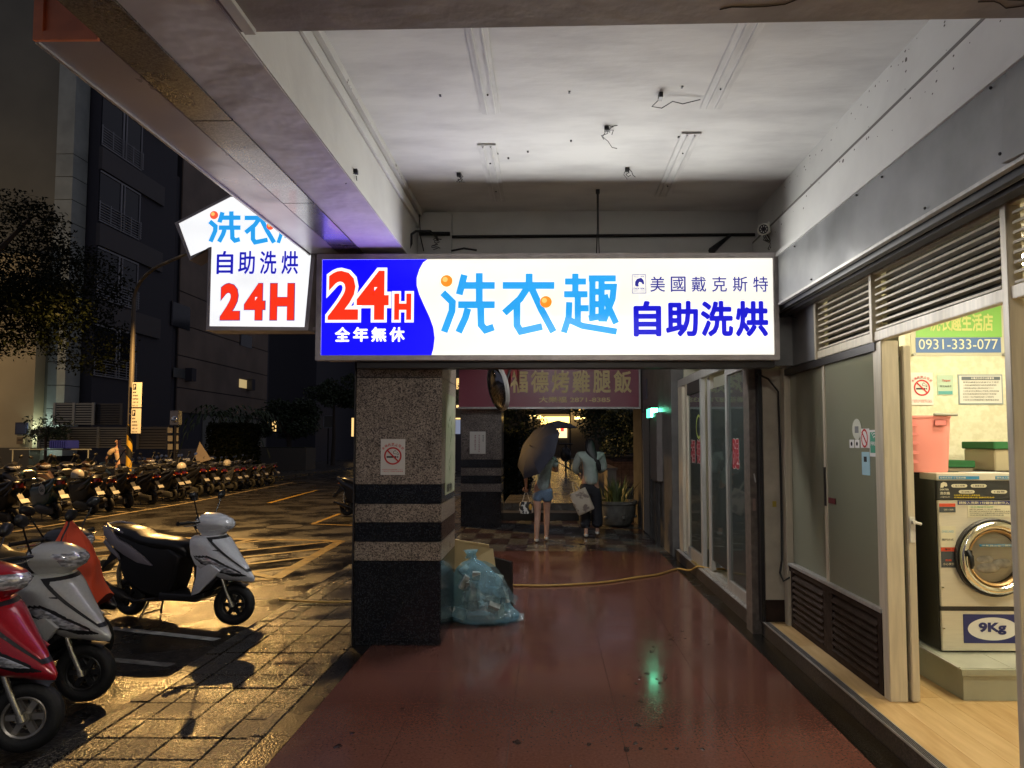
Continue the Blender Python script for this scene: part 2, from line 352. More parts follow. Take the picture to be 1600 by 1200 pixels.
# pavers between kerb and arcade: each slab its own piece
pav = box('paving', (-2.62, -2, -.15), (-1.63, 40, -.055), M_joint, kind='structure')
sizes = [(-1.793, -1.635), (-2.073, -1.797), (-2.353, -2.077), (-2.515, -2.357)]
pave_mesh = {}
y = 1.6; k = 0
while y < 15:
    for ci, (x0, x1) in enumerate(sizes):
        key = (ci, k % 3)
        if key not in pave_mesh:
            o = box('paving_slab', (0, 0, -.05), (x1-x0-.004, .252, -.03-.0015*(k % 3)), M_pave, None, bevel=.004); pave_mesh[key] = o.data; o.parent = pav
        else:
            o = bpy.data.objects.new('paving_slab', pave_mesh[key]); COL.objects.link(o); o.parent = pav
        o.location = (x0+random.uniform(-.001, .001), y+random.uniform(-.001, .001), random.uniform(-.002, .002))
        o.rotation_euler = (random.uniform(-.004, .004), random.uniform(-.004, .004), 0)
    y += .262; k += 1
box('paving_far', (-2.515, 15.1, -.055), (-1.635, 40, -.032), M_pave, pav)
ks = None; y = 1.5
while y < 15:
    if ks is None: o = box('kerb_stone', (-2.66, 0, -.15), (-2.523, .99, -.034), M_pave, None, bevel=.012); o.parent = pav; ks = o
    else: o = ks.copy(); COL.objects.link(o)
    o.location = (random.uniform(-.004, .004), y, 0); y += 1.0
rim = None; y = 1.5
while y < 15:
    if rim is None: o = box('rim_stone', (-1.63, 0, -.06), (-1.545, .79, .004), M_pave, None, bevel=.008); o.parent = pav; rim = o
    else: o = rim.copy(); COL.objects.link(o)
    o.location = (0, y, 0); y += .8

# arcade floor
fl = box('arcade_floor', (-1.54, -3, -.3), (1.768, 14.45, -.012), M_joint, kind='structure')
xs = [-1.395, -.82, -.21, .40, 1.01, 1.61]; y = -1.0; sm = {}
while y < 10.0:
    for i in range(5):
        if i not in sm:
            o = box('floor_slab', (0, 0, -.012), (xs[i+1]-xs[i]-.0025, .598, 0), M_red, None); sm[i] = o.data
        else: o = bpy.data.objects.new('floor_slab', sm[i]); COL.objects.link(o)
        o.parent = fl; o.location = (xs[i], y, random.uniform(-.0008, 0))
    y += .6
yred = y
box('black_border', (-1.54, -1, -.012), (-1.398, 10, -.0005), M_bord, fl); box('black_border', (1.612, -1, -.012), (1.772, 10, -.0005), M_bord, fl)
box('black_border', (-1.397, 10.0-1e-3, -.012), (1.61, yred, -.003), M_bord, fl) if yred < 10.1 else None
tm = {}
y = yred+.004; r = 0
while y < 14.2:
    for i in range(11):
        x0 = -1.54+.302*i; kk = (i+r) % 2
        if kk not in tm: o = box('checker_tile', (0, 0, -.012), (.299, .66, 0), M_tA if kk else M_tB, None); tm[kk] = o.data
        else: o = bpy.data.objects.new('checker_tile', tm[kk]); COL.objects.link(o)
        o.parent = fl; o.location = (x0, y, random.uniform(-.0008, 0))
    y += .664; r += 1
pud = MB(); rnd = random.Random(31)
for (px_, py_, n_, sp_) in ((1045, 1000, 16, .16), (1028, 1062, 10, .07), (1005, 1085, 6, .08), (985, 1040, 6, .12), (1030, 1150, 7, .15), (880, 870, 8, .12), (1035, 1175, 5, .12), (900, 1150, 4, .3), (700, 1120, 4, .3)):
    c = PZ(px_, py_, 0)
    for k in range(n_):
        x = c.x+rnd.gauss(0, sp_); y = c.y+rnd.gauss(0, sp_*1.3); s_ = rnd.uniform(.004, .022); m_ = 9; ph = rnd.uniform(0, 6)
        R = [[(x+q*s_*(1+.3*sin(2*a+ph))*cos(a), y+q*s_*1.5*(1+.3*cos(3*a+ph))*sin(a), h) for a in [2*pi*j/m_ for j in range(m_)]] for q, h in ((1, .0002), (.7, .0018), (.05, .0024))]
        pud.rings(R)
tag(pud.build('water_drops', mat('water_drop', (.03, .014, .012), .03, spec=1), None, smooth=True), 'small water drops and splashes on the red arcade floor', kind='stuff')
# steps and wet path beyond the arcade
box('step', (-1.54, 14.46, -.3), (1.78, 15.0, .15), mat('step_stone', (.03, .03, .03), .5), kind='structure')
path = box('path', (-.95, 15.0, -.3), (1.3, 90, .30), mat('wet_path', (.10, .095, .085), .22, nscale=6, namt=.3, bump=1.0, bscale=3.5, rvar=.08, stretch=(1, 2.5, 1), bdist=.03, spec=.8), kind='structure')
box('courtyard', (-1.62, 15.02, -.3), (-.96, 90, .1), mat('courtyard_soil', (.02, .024, .016), .8, nscale=5, namt=.4), kind='structure')
box('courtyard', (1.31, 15.02, -.3), (14, 90, .1), MATS['courtyard_soil'], kind='structure')

# ---------------- ceiling, beams ----------------
ZC = 3.586; ZB = 3.08
box('ceiling', (-1.2, -3, ZC), (1.95, 14.4, ZC+.2), M_ceil, kind='structure')
lb = MB().prism([(-1.123, ZC+.15), (-1.123, ZB), (-1.45, ZB), (-1.45, ZC+.15)], -3, 14.4).build('left_beam', M_beamu, kind='structure')
box('beam_face', (-1.123, -3, ZB+.002), (-1.115, 5.97, ZC-.16), M_plaster, lb)
box('cornice_strip', (-1.115, -3, ZC-.155), (-1.098, 5.97, ZC-.085), M_plaster, lb); box('cornice_strip', (-1.115, -3, ZC-.05), (-1.085, 5.97, ZC-.002), M_plaster, lb)
y = 2.05
gl = [-3, -1.2, .5, 2.21, 3.14, 4.26, 5.2, 6.8, 9, 11, 13, 14.4]
for a, b in zip(gl, gl[1:]): box('granite_slab', (-1.64, a+.004, ZB-.008), (-1.452, b-.004, ZB+.12), M_granb, lb)
box('granite_facing', (-1.66, -3, ZB+.03), (-1.642, 14.4, 4.6), M_granb, lb)
box('right_wall_upper', (1.80, -3, 3.30), (1.98, 5.98, ZC), M_plaster, kind='structure')
rb = box('right_wall_beam', (1.755, -3, 3.03), (1.98, 5.98, 3.295), M_plaster, kind='structure')
box('shadow_groove', (1.752, -3, 3.2955), (1.799, 5.98, 3.310), mat('shadow_groove', (.16, .15, .14), .8), rb)  # dark strip standing in for the shadow gap at the cornice step
box('beam_lip', (1.725, -3, 3.0), (1.754, 5.9, 3.03), M_plaster, rb)
fb = box('far_beam', (-1.12, 5.98, 2.7), (1.80, 6.45, ZC), M_plaster, kind='structure')
box('column_head', (-1.12, 5.93, 2.7), (-.83, 5.98, ZC-.03), M_plaster, fb)
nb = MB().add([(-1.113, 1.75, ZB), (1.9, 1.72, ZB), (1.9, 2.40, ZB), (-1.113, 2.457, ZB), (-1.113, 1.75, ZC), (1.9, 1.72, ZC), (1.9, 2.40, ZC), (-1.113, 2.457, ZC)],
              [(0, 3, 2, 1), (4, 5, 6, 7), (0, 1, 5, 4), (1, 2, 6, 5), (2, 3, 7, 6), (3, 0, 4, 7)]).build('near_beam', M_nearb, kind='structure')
box('near_beam_batten', (-1.09, -1, ZB-.02), (-1.05, 2.44, ZB-.002), M_plaster, nb)
for yy in (12.7,): box('cross_beam', (-1.12, yy, 3.0), (1.80, yy+.4, ZC), M_plaster, kind='structure')

chips = MB(); rnd = random.Random(17)
for k in range(150):
    y = rnd.uniform(2.5, 5.7); g = rnd.random(); s_ = rnd.uniform(.003, .008)*(1.8 if rnd.random() < .1 else 1)
    if g < .4: c = (1.7985, y, 3.30+abs(rnd.gauss(0, .03))+.01)
    elif g < .7: c = (1.7985, y, ZC-.02-abs(rnd.gauss(0, .05)))
    elif g < .85: c = (1.7535, y, 3.29-abs(rnd.gauss(0, .05)))
    else: c = (-1.0835, y, ZC-.02-rnd.uniform(0, .03))
    n_ = 7; ph = rnd.uniform(0, 6)
    chips.add([(c[0], c[1]+s_*1.4*cos(2*pi*j/n_+ph)*rnd.uniform(.5, 1), c[2]+s_*sin(2*pi*j/n_+ph)*rnd.uniform(.5, 1)) for j in range(n_)], [tuple(range(n_))])
tag(chips.build('paint_chips', mat('chip_dark', (.10, .09, .085), .8), None), 'small dark chips in the white paint along the beams', kind='stuff')
crk = MB()
for k in range(9):
    x = rnd.uniform(-.8, 1.6); y = rnd.uniform(1.95, 2.35); P = [(x, y, ZB-.0015)]
    for j in range(5): P.append((P[-1][0]+rnd.uniform(.02, .07), P[-1][1]+rnd.uniform(-.03, .03), ZB-.0015))
    crk.tube(P, .002, 3)
tag(crk.build('plaster_cracks', mat('crack_dark', (.07, .06, .055), .9), None), 'thin cracks in the plaster under the near beam', kind='stuff')
# wall above the arcade and building mass (keeps the sky out)
box('upper_building_wall', (-1.63, -3, ZC+.21), (9, 14.4, 9), mat('upper_wall', (.2, .18, .16), .7), kind='structure')

# ghost plates of removed tube lights
GP = [((735, 50), (765, 50), (742, 176), 4.15), ((1150, 40), (1195, 40), (1092, 168), 4.10), ((745, 224), (775, 224), (765, 300), 5.55), ((1065, 206), (1097, 206), (1030, 300), 5.5)]
M_plate = mat('painted_plate', (.62, .62, .60), .7, nscale=6, col2=(.5, .5, .49), stretch=(4, .8, 1))
plab = ['long painted light base plate on the ceiling, front left one near the beam', 'long painted light base plate on the ceiling, front right with scratches', 'rusty painted light base plate on the ceiling, rear left above the wire holes', 'painted light base plate on the ceiling, rear right nearest the camera bracket']
for i, (x0, x1, ya, yb_) in enumerate(((-.40, -.29, 2.5, 4.15), (.90, 1.03, 2.5, 4.10), (-.475, -.35, 4.59, 5.7), (.857, .985, 4.43, 5.6))):
    t = thing('light_base_plate', plab[i], 'light base', (x0, ya, ZC), 'light base plates on the arcade ceiling')
    box('plate', (x0, ya, ZC-.012), (x1, yb_, ZC-.001), M_plate, t, bevel=.003)
    xm = (x0+x1)/2
    box('rail', (xm-.03, ya+.02, ZC-.022), (xm-.022, yb_-.02, ZC-.012), M_plate, t); box('rail', (xm+.022, ya+.02, ZC-.022), (xm+.03, yb_-.02, ZC-.012), M_plate, t)
    MB().sphere((xm, yb_-.25, ZC-.016), .006, 6, 4).build('screw', M_black, t); MB().sphere((xm, ya+.3, ZC-.016), .006, 6, 4).build('screw', M_black, t)
# wire stubs
def wire(pts, r=.004, jit=0, n=5, name='wire', m=None, parent=None, **kw):
    P = [Vector(p) for p in pts]
    return MB().tube(P, r, n).build(name, m or M_cable, parent, smooth=True, **kw)
def tangle(name, label, c, s=.05, box_=True):
    t = thing(name, label, 'wire', c); c = Vector(c)
    MB().cbox(c-Vector((0, 0, .012)), (.03, .03, .024)).build('junction', M_black, t)
    rnd = random.Random(label); mb = MB()
    for k in range(4):
        P = [c]; q = c.copy()
        for j in range(5): q = q+Vector((rnd.uniform(-s, s), rnd.uniform(-s, s), rnd.uniform(-s, s*.3)))*.5; q.z = min(q.z, ZC-.004); P.append(q.copy())
        mb.tube(P, .0025, 4)
    mb.build('loose_wire', M_cable, t)
tangle('ceiling_wire_tangle', 'dark tangle of cut wires hanging from the middle of the ceiling', (.369, 4.35, ZC-.002), .09)
tangle('ceiling_wire_stub', 'short wire stub hanging from ceiling near the left rear plate', (-.662, 5.1, ZC-.002), .06)
tangle('ceiling_wire_stub', 'small thin wire stub on the ceiling near the rear right plate', (.573, 5.02, ZC-.002), .05)
tangle('ceiling_wire_hook', 'bent wire hook sticking out of the left beam face', (-1.11, 3.95, 3.16), .06)
t = thing('ceiling_wire_connector', 'black connector with a curled wire tail on the ceiling, right front', 'wire', (.64, 3.92, ZC))
MB().cbox((.64, 3.92, ZC-.02), (.022, .05, .03)).build('connector', M_black, t)
wire([(.64, 3.95, ZC-.02), (.60, 3.98, ZC-.05), (.66, 4.0, ZC-.05), (.72, 3.98, ZC-.02), (.78, 3.99, ZC-.03), (.88, 3.98, ZC-.01)], .003, parent=t)
for (x, y_) in ((-.62, 3.85), (-.13, 4.7), (1.1, 4.5), (.2, 4.0), (.9, 4.9)):
    pass
holes = MB()
for (x, y_) in ((-.62, 3.93), (-.14, 4.72), (.12, 3.9), (.15, 4.55), (.85, 4.5), (.75, 3.85), (-.35, 4.75), (-.28, 4.83)): holes.cbox((x, y_, ZC-.003), (.012, .02, .006))
tag(holes.build('drill_hole', M_black, None), 'scattered small drill holes and anchors in the ceiling plaster', kind='stuff')

# ---------------- columns ----------------
def column(x0, x1, y0, d, label, gr, detail=True):
    t = thing('granite_column', label, 'column', (x0, y0, 0))
    box('core', (x0+.02, y0+.02, 0), (x1-.02, y0+d-.02, 3.079), M_joint, t)
    zs = [(0, .03, M_blk), (.03, .655, M_blk), (.659, .806, gr), (.81, .957, M_blk), (.961, 1.105, gr), (1.109, 1.258, M_blk), (1.262, 2.112, gr), (2.117, 3.078, gr)]
    for a, b, m in zs:
        e = .004 if a == 0 else 0
        box('front_slab', (x0, y0-e, a), (x1-.002, y0+.022, b-.0015), m, t, bevel=.0015)
        box('side_slab', (x1-.022, y0+.024, a), (x1+e*.5, y0+d-.024, b-.0015), m, t)
        box('side_slab', (x0, y0+.024, a), (x0+.022, y0+d-.024, b-.0015), m, t)
        box('back_slab', (x0, y0+d-.022, a), (x1-.002, y0+d, b-.0015), m, t)
    return t
c1 = column(-1.54, -.852, 5.62, .84, 'near granite column banded black and brown, carrying the no smoking notice', M_gran2)
c2 = column(-1.655, -.893, 13.34, .7, 'far granite column at the end of the arcade, with a white paper notice', M_gran)
# pipe along column left edge
box('edge_strip', (-1.552, 5.60, 0), (-1.541, 5.64, 2.5), M_aludk, c1)

def no_smoking(origin, w, h, parent_label, cat='notice', zh='本場所禁止吸菸'):
    """flat notice, origin = lower left in plane facing -Y"""
    o = Vector(origin); t = thing('no_smoking_notice', parent_label, cat, tuple(o))
    box('paper', o, o+Vector((w, .002, h)), M_white if w > .15 else mat('cream_sticker', (.62, .56, .36), .6), t)
    c = o+Vector((w/2, 0, h*.53)); R = w*.36
    rg = MB(); rg.rings([[c+Vector((r*cos(2*pi*k/40), -.003, r*sin(2*pi*k/40))) for k in range(40)] for r in (R, R*.82)], caps=False)
    stroke(rg, [(-R*.62, R*.62), (R*.62, -R*.62)], R*.17, c, UX, UZ, .004)
    rg.build('prohibition_ring', M_redink, t)
    cg = MB(); stroke(cg, [(-R*.72, -.12*R), (R*.42, -.12*R)], R*.19, c, UX, UZ, .0022); stroke(cg, [(R*.5, -.12*R), (R*.62, -.12*R)], R*.19, c, UX, UZ, .0022)
    stroke(cg, [(R*.6, .1*R), (R*.45, .22*R), (R*.1, .25*R), (.05*R, .45*R), (.25*R, .62*R), (.38*R, .5*R)], R*.05, c, UX, UZ, .0022)
    stroke(cg, [(R*.62, .1*R), (R*.62, .3*R), (R*.45, .42*R)], R*.05, c, UX, UZ, .0022)
    cg.build('cigarette_symbol', M_darkink, t)
    # arched title
    for i, ch in enumerate(zh):
        a = radians(140-100*i/(len(zh)-1)); s = w*.115; rr = R*1.27
        p = c+Vector((rr*cos(a), 0, rr*sin(a)*.92)); ux = Vector((sin(a), 0, -cos(a))); uz = Vector((cos(a), 0, sin(a)))
        text(ch, p-ux*s/2, ux, uz, s, s, M_redink, t, .01, dz=.003)
    text('No Smoking', o+Vector((w*.3, 0, h*.17)) if w < .15 else o+Vector((w*.26, 0, h*.795)), UX, UZ, w*.42, h*.03, M_darkink, t, dz=.004)
    text('依菸害防制法規定違者處新臺幣二千元以上', o+Vector((w*.06, 0, h*.13)), UX, UZ, w*.86, h*.035, M_redink, t, dz=.003)
    text('一萬元以下罰鍰 申訴專線', o+Vector((w*.06, 0, h*.08)), UX, UZ, w*.86, h*.035, M_redink, t, dz=.003)
    return t
no_smoking((-1.338, 5.614, 1.335), .195, .285, 'white no smoking notice with red ring stuck on the near granite column')
# poster on column side
t = thing('plant_poster', 'faded poster of a plant on the side face of the near column', 'poster', (-.848, 5.85, 1.2))
box('paper', (-.850, 5.80, 1.16), (-.846, 6.36, 2.0), mat('faded_poster', (.42, .42, .30), .5, nscale=5, col2=(.30, .33, .2)), t)
lf = MB()
for k in range(16):
    a = random.uniform(-.9, .9); c = Vector((0, 6.08+random.uniform(-.1, .12), 1.35+k*.03)); l = .06
    lf.add([(-.845, c.y, c.z), (-.845, c.y+l*sin(a), c.z+l*.6), (-.845, c.y+2*l*sin(a), c.z+l*.9), (-.845, c.y+l*sin(a)*1.2, c.z+l*.2)], [(0, 1, 2, 3)])
lf.build('printed_leaves', mat('poster_green', (.04, .10, .03), .6), t)
text('植物', (-.846, 5.86, 1.18), UY, UZ, .3, .07, M_darkink, t, .02)
# paper notice on far column
t = thing('paper_notice', 'white paper notice with vertical writing taped to the far column', 'notice', (-1.49, 13.33, 1.2))
box('paper', (-1.49, 13.325, 1.37), (-1.19, 13.332, 1.79), M_white, t)
for i, s_ in enumerate(('請勿停車', '禁止堆放物品違者清除', '請隨手關門謝謝合作')):
    for j, ch in enumerate(s_):
        text(ch, (-1.25-.075*i, 13.324, 1.70-.033*j), UX, UZ, .028, .026, M_darkink if i == 0 else mat('notice_ink', (.3, .08, .1), .6), t, .01)

# ---------------- main lightbox sign ----------------
YS = 5.315
SG = thing('lightbox_sign', 'wide lit white and blue shop sign hung across the arcade', 'sign', (-1.775, YS, 2.2))
def sp(x, y): return PD(x, y, YS)
def emit_panel(name, c1, s1, tubes):
    m = bpy.data.materials.new(name); m.use_nodes = True; nt = m.node_tree; N = nt.nodes; L = nt.links; b = N['Principled BSDF']
    b.inputs['Base Color'].default_value = (.7, .7, .68, 1); b.inputs['Roughness'].default_value = .25
    tc = N.new('ShaderNodeTexCoord'); mp = N.new('ShaderNodeMapping'); mp.inputs['Scale'].default_value = tubes; L.new(tc.outputs['Object'], mp.inputs[0])
    n = N.new('ShaderNodeTexNoise'); n.inputs['Scale'].default_value = 1; n.inputs['Detail'].default_value = 1; L.new(mp.outputs[0], n.inputs[0])
    r = N.new('ShaderNodeMapRange'); r.inputs[1].default_value = .3; r.inputs[2].default_value = .7; r.inputs[3].default_value = s1*.9; r.inputs[4].default_value = s1*1.06
    L.new(n.outputs[0], r.inputs[0]); L.new(r.outputs[0], b.inputs['Emission Strength']); b.inputs['Emission Color'].default_value = tuple(c1)+(1,)
    MATS[name] = m; return m
SGN = .78
E_white = emit_panel('lit_white_acrylic', (1, .975, .85), SGN, (.7, 1, 3))
E_blue = emit('lit_blue_vinyl', (.004, .002, 1), 1.1)
E_red = emit('lit_red_vinyl', (1, .035, .008), .92); E_wht = emit('lit_white_vinyl', (1, .97, .9), 1.1)
E_cyan = emit('lit_sky_blue_vinyl', (.022, .36, .85), .95); E_or = emit('lit_orange_vinyl', (1, .28, .02), .95); E_orl = emit('lit_orange_light', (1, .55, .15), 1.0)
E_navy = emit('lit_navy_vinyl', (.006, .006, .55), 1.0); E_navt = emit('lit_dark_navy_vinyl', (.03, .03, .30), .8)
x0, x1, z0, z1 = -1.775, 1.748, 2.216, 3.036
box('cabinet', (x0+.03, YS+.03, z0+.02), (x1-.03, YS+.27, z1-.02), M_signf, SG)
fr = MB()
for a, b in (((x0, YS-.012, z0), (x1, YS+.05, z0+.04)), ((x0, YS-.012, z1-.04), (x1, YS+.05, z1)), ((x0, YS-.012, z0+.04), (x0+.04, YS+.05, z1-.04)), ((x1-.04, YS-.012, z0+.04), (x1, YS+.05, z1-.04))):
    box('frame_bar', a, b, M_signf, SG, bevel=.003)
box('lower_frame', (x0+.3, YS+.06, z0-.05), (x1-.02, YS+.2, z0-.0), M_aludk, SG)
face = box('lit_face', (x0+.04, YS+.004, z0+.04), (x1-.04, YS+.03, z1-.04), E_white, SG)
# blue field with wavy edge
wv = [(668, 404), (661, 410), (655, 421), (651, 434), (651, 446), (655, 460), (663, 478), (671, 495), (677, 512), (679, 528), (677, 545), (674, 555)]
L_ = [sp(502, 404)] + [sp(*p) for p in wv] + [sp(502, 555)]
L_ = [Vector((max(v.x, x0+.041), YS+.0025, min(max(v.z, z0+.041), z1-.041))) for v in L_]; L_[0].x = L_[-1].x = x0+.041; L_[0].z = L_[1].z = z1-.041; L_[-1].z = L_[-2].z = z0+.041
MB().add(L_, [tuple(range(len(L_)))]).build('blue_field', E_blue, face)
def tx(s, ax, ay, bx, by, m, off=0, dz=.002, par=None, y0=None):
    a = sp(ax, by); b = sp(bx, ay); a.y = YS+.0025
    return text(s, a, UX, UZ, b.x-a.x, b.z-a.z, m, par or face, off, dz=dz)
tx('24', 508, 418, 612, 504, E_wht, .085, .003); tx('24', 512, 423, 608, 500, E_red, .035, .005)
tx('H', 612, 455, 647, 504, E_wht, .12, .007); tx('H', 616, 459, 643, 500, E_red, .05, .009)
for i, ch in enumerate('全年無休'): tx(ch, 523+28.5*i, 511, 547+28.5*i, 534, E_wht, .035, .003)
for i, ch in enumerate('美國戴克斯特'): tx(ch, 1016+32.2*i, 432, 1039+32.2*i, 456, E_navt, .008, .003)
for i, ch in enumerate('自助洗烘'): tx(ch, 986+54.6*i+(4 if i == 0 else 0), 470, 1036+54.6*i-(3 if i == 0 else 0), 526, E_navy, .035, .003)
G1 = [[(305, 295), (352, 335), (350, 372), (312, 460)], [(410, 220), (385, 303)], [(482, 213), (482, 345)], [(397, 265), (557, 265)], [(380, 346), (557, 346)], [(427, 362), (415, 400), (382, 462)], [(489, 350), (491, 430), (512, 452), (552, 440)]]
G2 = [[(730, 142), (730, 182)], [(643, 181), (813, 181)], [(726, 186), (700, 225), (648, 272)], [(690, 236), (690, 312), (702, 332), (773, 316)], [(738, 190), (770, 260), (810, 334)]]
G3 = [[(882, 142), (882, 212)], [(848, 168), (917, 168)], [(845, 210), (922, 210)], [(890, 215), (890, 306)], [(890, 256), (926, 256)], [(862, 236), (860, 285), (844, 336)], [(856, 292), (905, 314), (1018, 333)],
      [(926, 158), (1015, 158)], [(938, 160), (938, 292)], [(968, 160), (968, 300)], [(938, 202), (968, 202)], [(938, 243), (968, 243)], [(926, 290), (978, 280)], [(975, 186), (1008, 186), (1004, 225), (975, 298)], [(978, 212), (990, 250), (1016, 306)]]
def glyph(strokes, conv, w, m, par, plane_y, nm='lettering'):
    mb = MB()
    for i, s_ in enumerate(strokes):
        pts = [conv(p) for p in s_]; pts = [(v.x, v.z) for v in pts]
        stroke(mb, pts, w, Vector((0, plane_y, 0)), UX, UZ, .0004*i)
    return mb.build(nm, m, par)
def cm(p): return sp(480+p[0]/2.105, 360+p[1]/2.105)
def cm1(p): # 洗 from the small sign's proportions
    return cm((440+(p[0]-297)*(617-440)/(557-297), 142+(p[1]-215)*(340-142)/(468-215)))
glyph(G1, cm1, .053, E_cyan, face, YS+.001); glyph(G2, cm, .053, E_cyan, face, YS+.001); glyph(G3, cm, .048, E_cyan, face, YS+.001)
def ball(px_, conv, r, par, y_, big=E_or):
    c = conv(px_); c.y = y_
    MB().add([c+Vector((r*cos(2*pi*k/24), 0, r*sin(2*pi*k/24))) for k in range(24)], [tuple(range(24))]).build('orange_ball', big, par)
    c2 = c+Vector((-r*.25, -.0015, r*.25)); MB().add([c2+Vector((r*.45*cos(2*pi*k/16), 0, r*.45*sin(2*pi*k/16))) for k in range(16)], [tuple(range(16))]).build('ball_highlight', E_orl, par)
ball((459, 167), cm, .045, face, YS-.009); ball((785, 236), cm, .045, face, YS-.009)
# small horse-head emblem in an upright frame
em = MB(); a = sp(988, 458); b = sp(1009, 429)
for p, q in (((a.x, a.z), (b.x, a.z)), ((b.x, a.z), (b.x, b.z)), ((b.x, b.z), (a.x, b.z)), ((a.x, b.z), (a.x, a.z))): stroke(em, [p, q], .004, Vector((0, YS+.001, 0)), UX, UZ, 0)
w_, h_ = b.x-a.x, b.z-a.z
def e(u, v): return (a.x+w_*u, a.z+h_*v)
em.add([(p[0], YS+.0008, p[1]) for p in (e(.2, .42), e(.22, .62), e(.35, .76), e(.6, .82), e(.72, .8), e(.84, .68), e(.88, .5), e(.78, .46), e(.68, .58), e(.52, .6), e(.45, .5), e(.48, .36), e(.3, .36))], [tuple(range(13))])
em.build('horse_emblem', E_navt, face)
text('DEXTER', Vector((a.x+w_*.1, YS+.002, a.z+h_*.20)), UX, UZ, w_*.8, h_*.09, E_navt, face, .02)
text('Since 1894', Vector((a.x+w_*.12, YS+.002, a.z+h_*.86)), UX, UZ, w_*.76, h_*.07, E_navt, face, .01)
text('LAUNDRY EQUIPMENT', Vector((a.x+w_*.1, YS+.002, a.z+h_*.08)), UX, UZ, w_*.8, h_*.06, E_navt, face, 0)
# faint joints of the acrylic
for xx in (795, 1000): c = sp(xx, 480).x; box('acrylic_joint', (c-.0015, YS+.002, z0+.045), (c+.0015, YS+.004, z1-.045), emit('lit_joint', (1, .95, .85), .9), face)
lamp_light('AREA', 'sign_light_white', (.33, YS-.018, 2.626), (1, .98, .93), SIGN_W, parent=SG, shape='RECTANGLE', size=2.1, size_y=.74).rotation_euler = (radians(-90), 0, 0)
lamp_light('AREA', 'sign_light_blue', (-1.29, YS-.018, 2.626), (.32, .22, 1), SIGN_W*.11, parent=SG, shape='RECTANGLE', size=.86, size_y=.74).rotation_euler = (radians(-90), 0, 0)
# suspension rods
for xx in (932, 936): c = sp(xx, 300).x; pass
t = thing('hanging_cable_pair', 'two thin dark cables dropping from the ceiling to the lit sign', 'cable', (.38, 5.5, 3.0))
wire([(.385, 5.46, ZC), (.387, 5.46, 3.3), (.375, 5.44, 3.036)], .005, parent=t); wire([(.395, 5.47, ZC), (.395, 5.47, 3.3), (.40, 5.46, 3.036)], .004, parent=t)
MB().cbox((.39, 5.465, ZC-.015), (.03, .03, .03)).build('ceiling_anchor', M_black, t)

# ---------------- T-shirt shaped projecting sign ----------------
YT = 5.47
TS = thing('shirt_shaped_sign', 'lit white sign shaped like a T-shirt beside the outer beam', 'sign', (-2.3, YT, 2.4))
def tpx(p): return PD(270+p[0]/5.217, 290+p[1]/5.217, YT)
out = [(22, 308), (470, 78), (1120, 78+180), (1110, 545), (1110, 1182), (278, 1182), (295, 505), (143, 612)]
out = [tpx(p) for p in out]
XR = -1.895
tp = tpx((470, 78)); rt = Vector((XR, YT, tp.z-.02)); 
out = [tpx((22, 308)), tp, rt, Vector((XR, YT, 3.2)), Vector((-1.84, YT, 3.06)), tpx((1108, 1182)), tpx((278, 1182)), tpx((297, 508)), tpx((143, 612))]
ol = [(v.x, v.z) for v in out]
MB().prism(ol, YT, YT+.18).build('cabinet', M_signf, TS)
cxx = sum(p[0] for p in ol)/len(ol); czz = sum(p[1] for p in ol)/len(ol)
inn = [tpx((55, 312)), tpx((478, 95)), Vector((XR-.01, YT, tp.z-.05)), Vector((XR-.01, YT, 3.2)), Vector((-1.872, YT, 3.06)), tpx((1078, 1155)), tpx((305, 1148)), tpx((322, 502)), tpx((152, 578))]
tf = MB().prism([(v.x, v.z) for v in inn], YT-.008, YT-.002).build('lit_face', emit_panel('lit_white_acrylic_small', (.97, .98, 1), .78, (2, 1, 3)), TS)
# proud edging
ed = MB(); N_ = len(ol)
for i in range(N_):
    j = (i+1) % N_; a, b, c, d = Vector(out[i]), Vector(out[j]), inn[j], inn[i]
    ed.add([(v.x, YT-.014, v.z) for v in (a, b, c, d)] + [(v.x, YT+.001, v.z) for v in (a, b, c, d)], [(0, 1, 2, 3), (4, 7, 6, 5), (0, 4, 5, 1), (3, 2, 6, 7)])
ed.build('edge_frame', M_signf, TS)
glyph(G1, tpx, .036, E_cyan, tf, YT-.009)
def c2t(p): return tpx((590+(p[0]-643)*(835-590)/(813-643), 215+(p[1]-142)*(468-215)/(334-142)))
glyph(G2, c2t, .036, E_cyan, tf, YT-.009)
def c3t(p): return tpx((865+(p[0]-845)*250/175, 215+(p[1]-142)*253/192))
g3 = [[(p) for p in s_] for s_ in G3 if max(c3t(q).x for q in s_) < -1.90]
if g3: glyph(g3, c3t, .03, E_cyan, tf, YT-.009)
ball((343, 245), tpx, .033, tf, YT-.014, emit('lit_red_ball', (1, .12, .05), .9)); ball((800, 335), tpx, .03, tf, YT-.014, MATS['lit_red_ball'])
def ttx(s_, ax, ay, bx, by, m, off, dz):
    a = tpx((ax, by)); b = tpx((bx, ay)); a.y = YT-.008; return text(s_, a, UX, UZ, b.x-a.x, b.z-a.z, m, tf, off, dz=dz)
for i, ch in enumerate('自助洗烘'): ttx(ch, 360+176*i, 535, 500+176*i, 725, emit('lit_navy_small', (.01, .01, .42), 1), .018, .003)
for s_, ax, bx in (('2', 385, 560), ('4', 580, 765), ('H', 790, 1002)):
    ttx(s_, ax, 795, bx, 1103, MATS['lit_dark_navy_vinyl'], .06, .002); ttx(s_, ax+5, 800, bx-5, 1098, E_red, .05, .004)
MB().tube([(-1.9, YT+.1, 2.5), (-1.76, YT+.1, 2.5)], .015).tube([(-1.9, YT+.1, 2.9), (-1.76, YT+.1, 2.9)], .015).build('bracket', M_signf, TS)

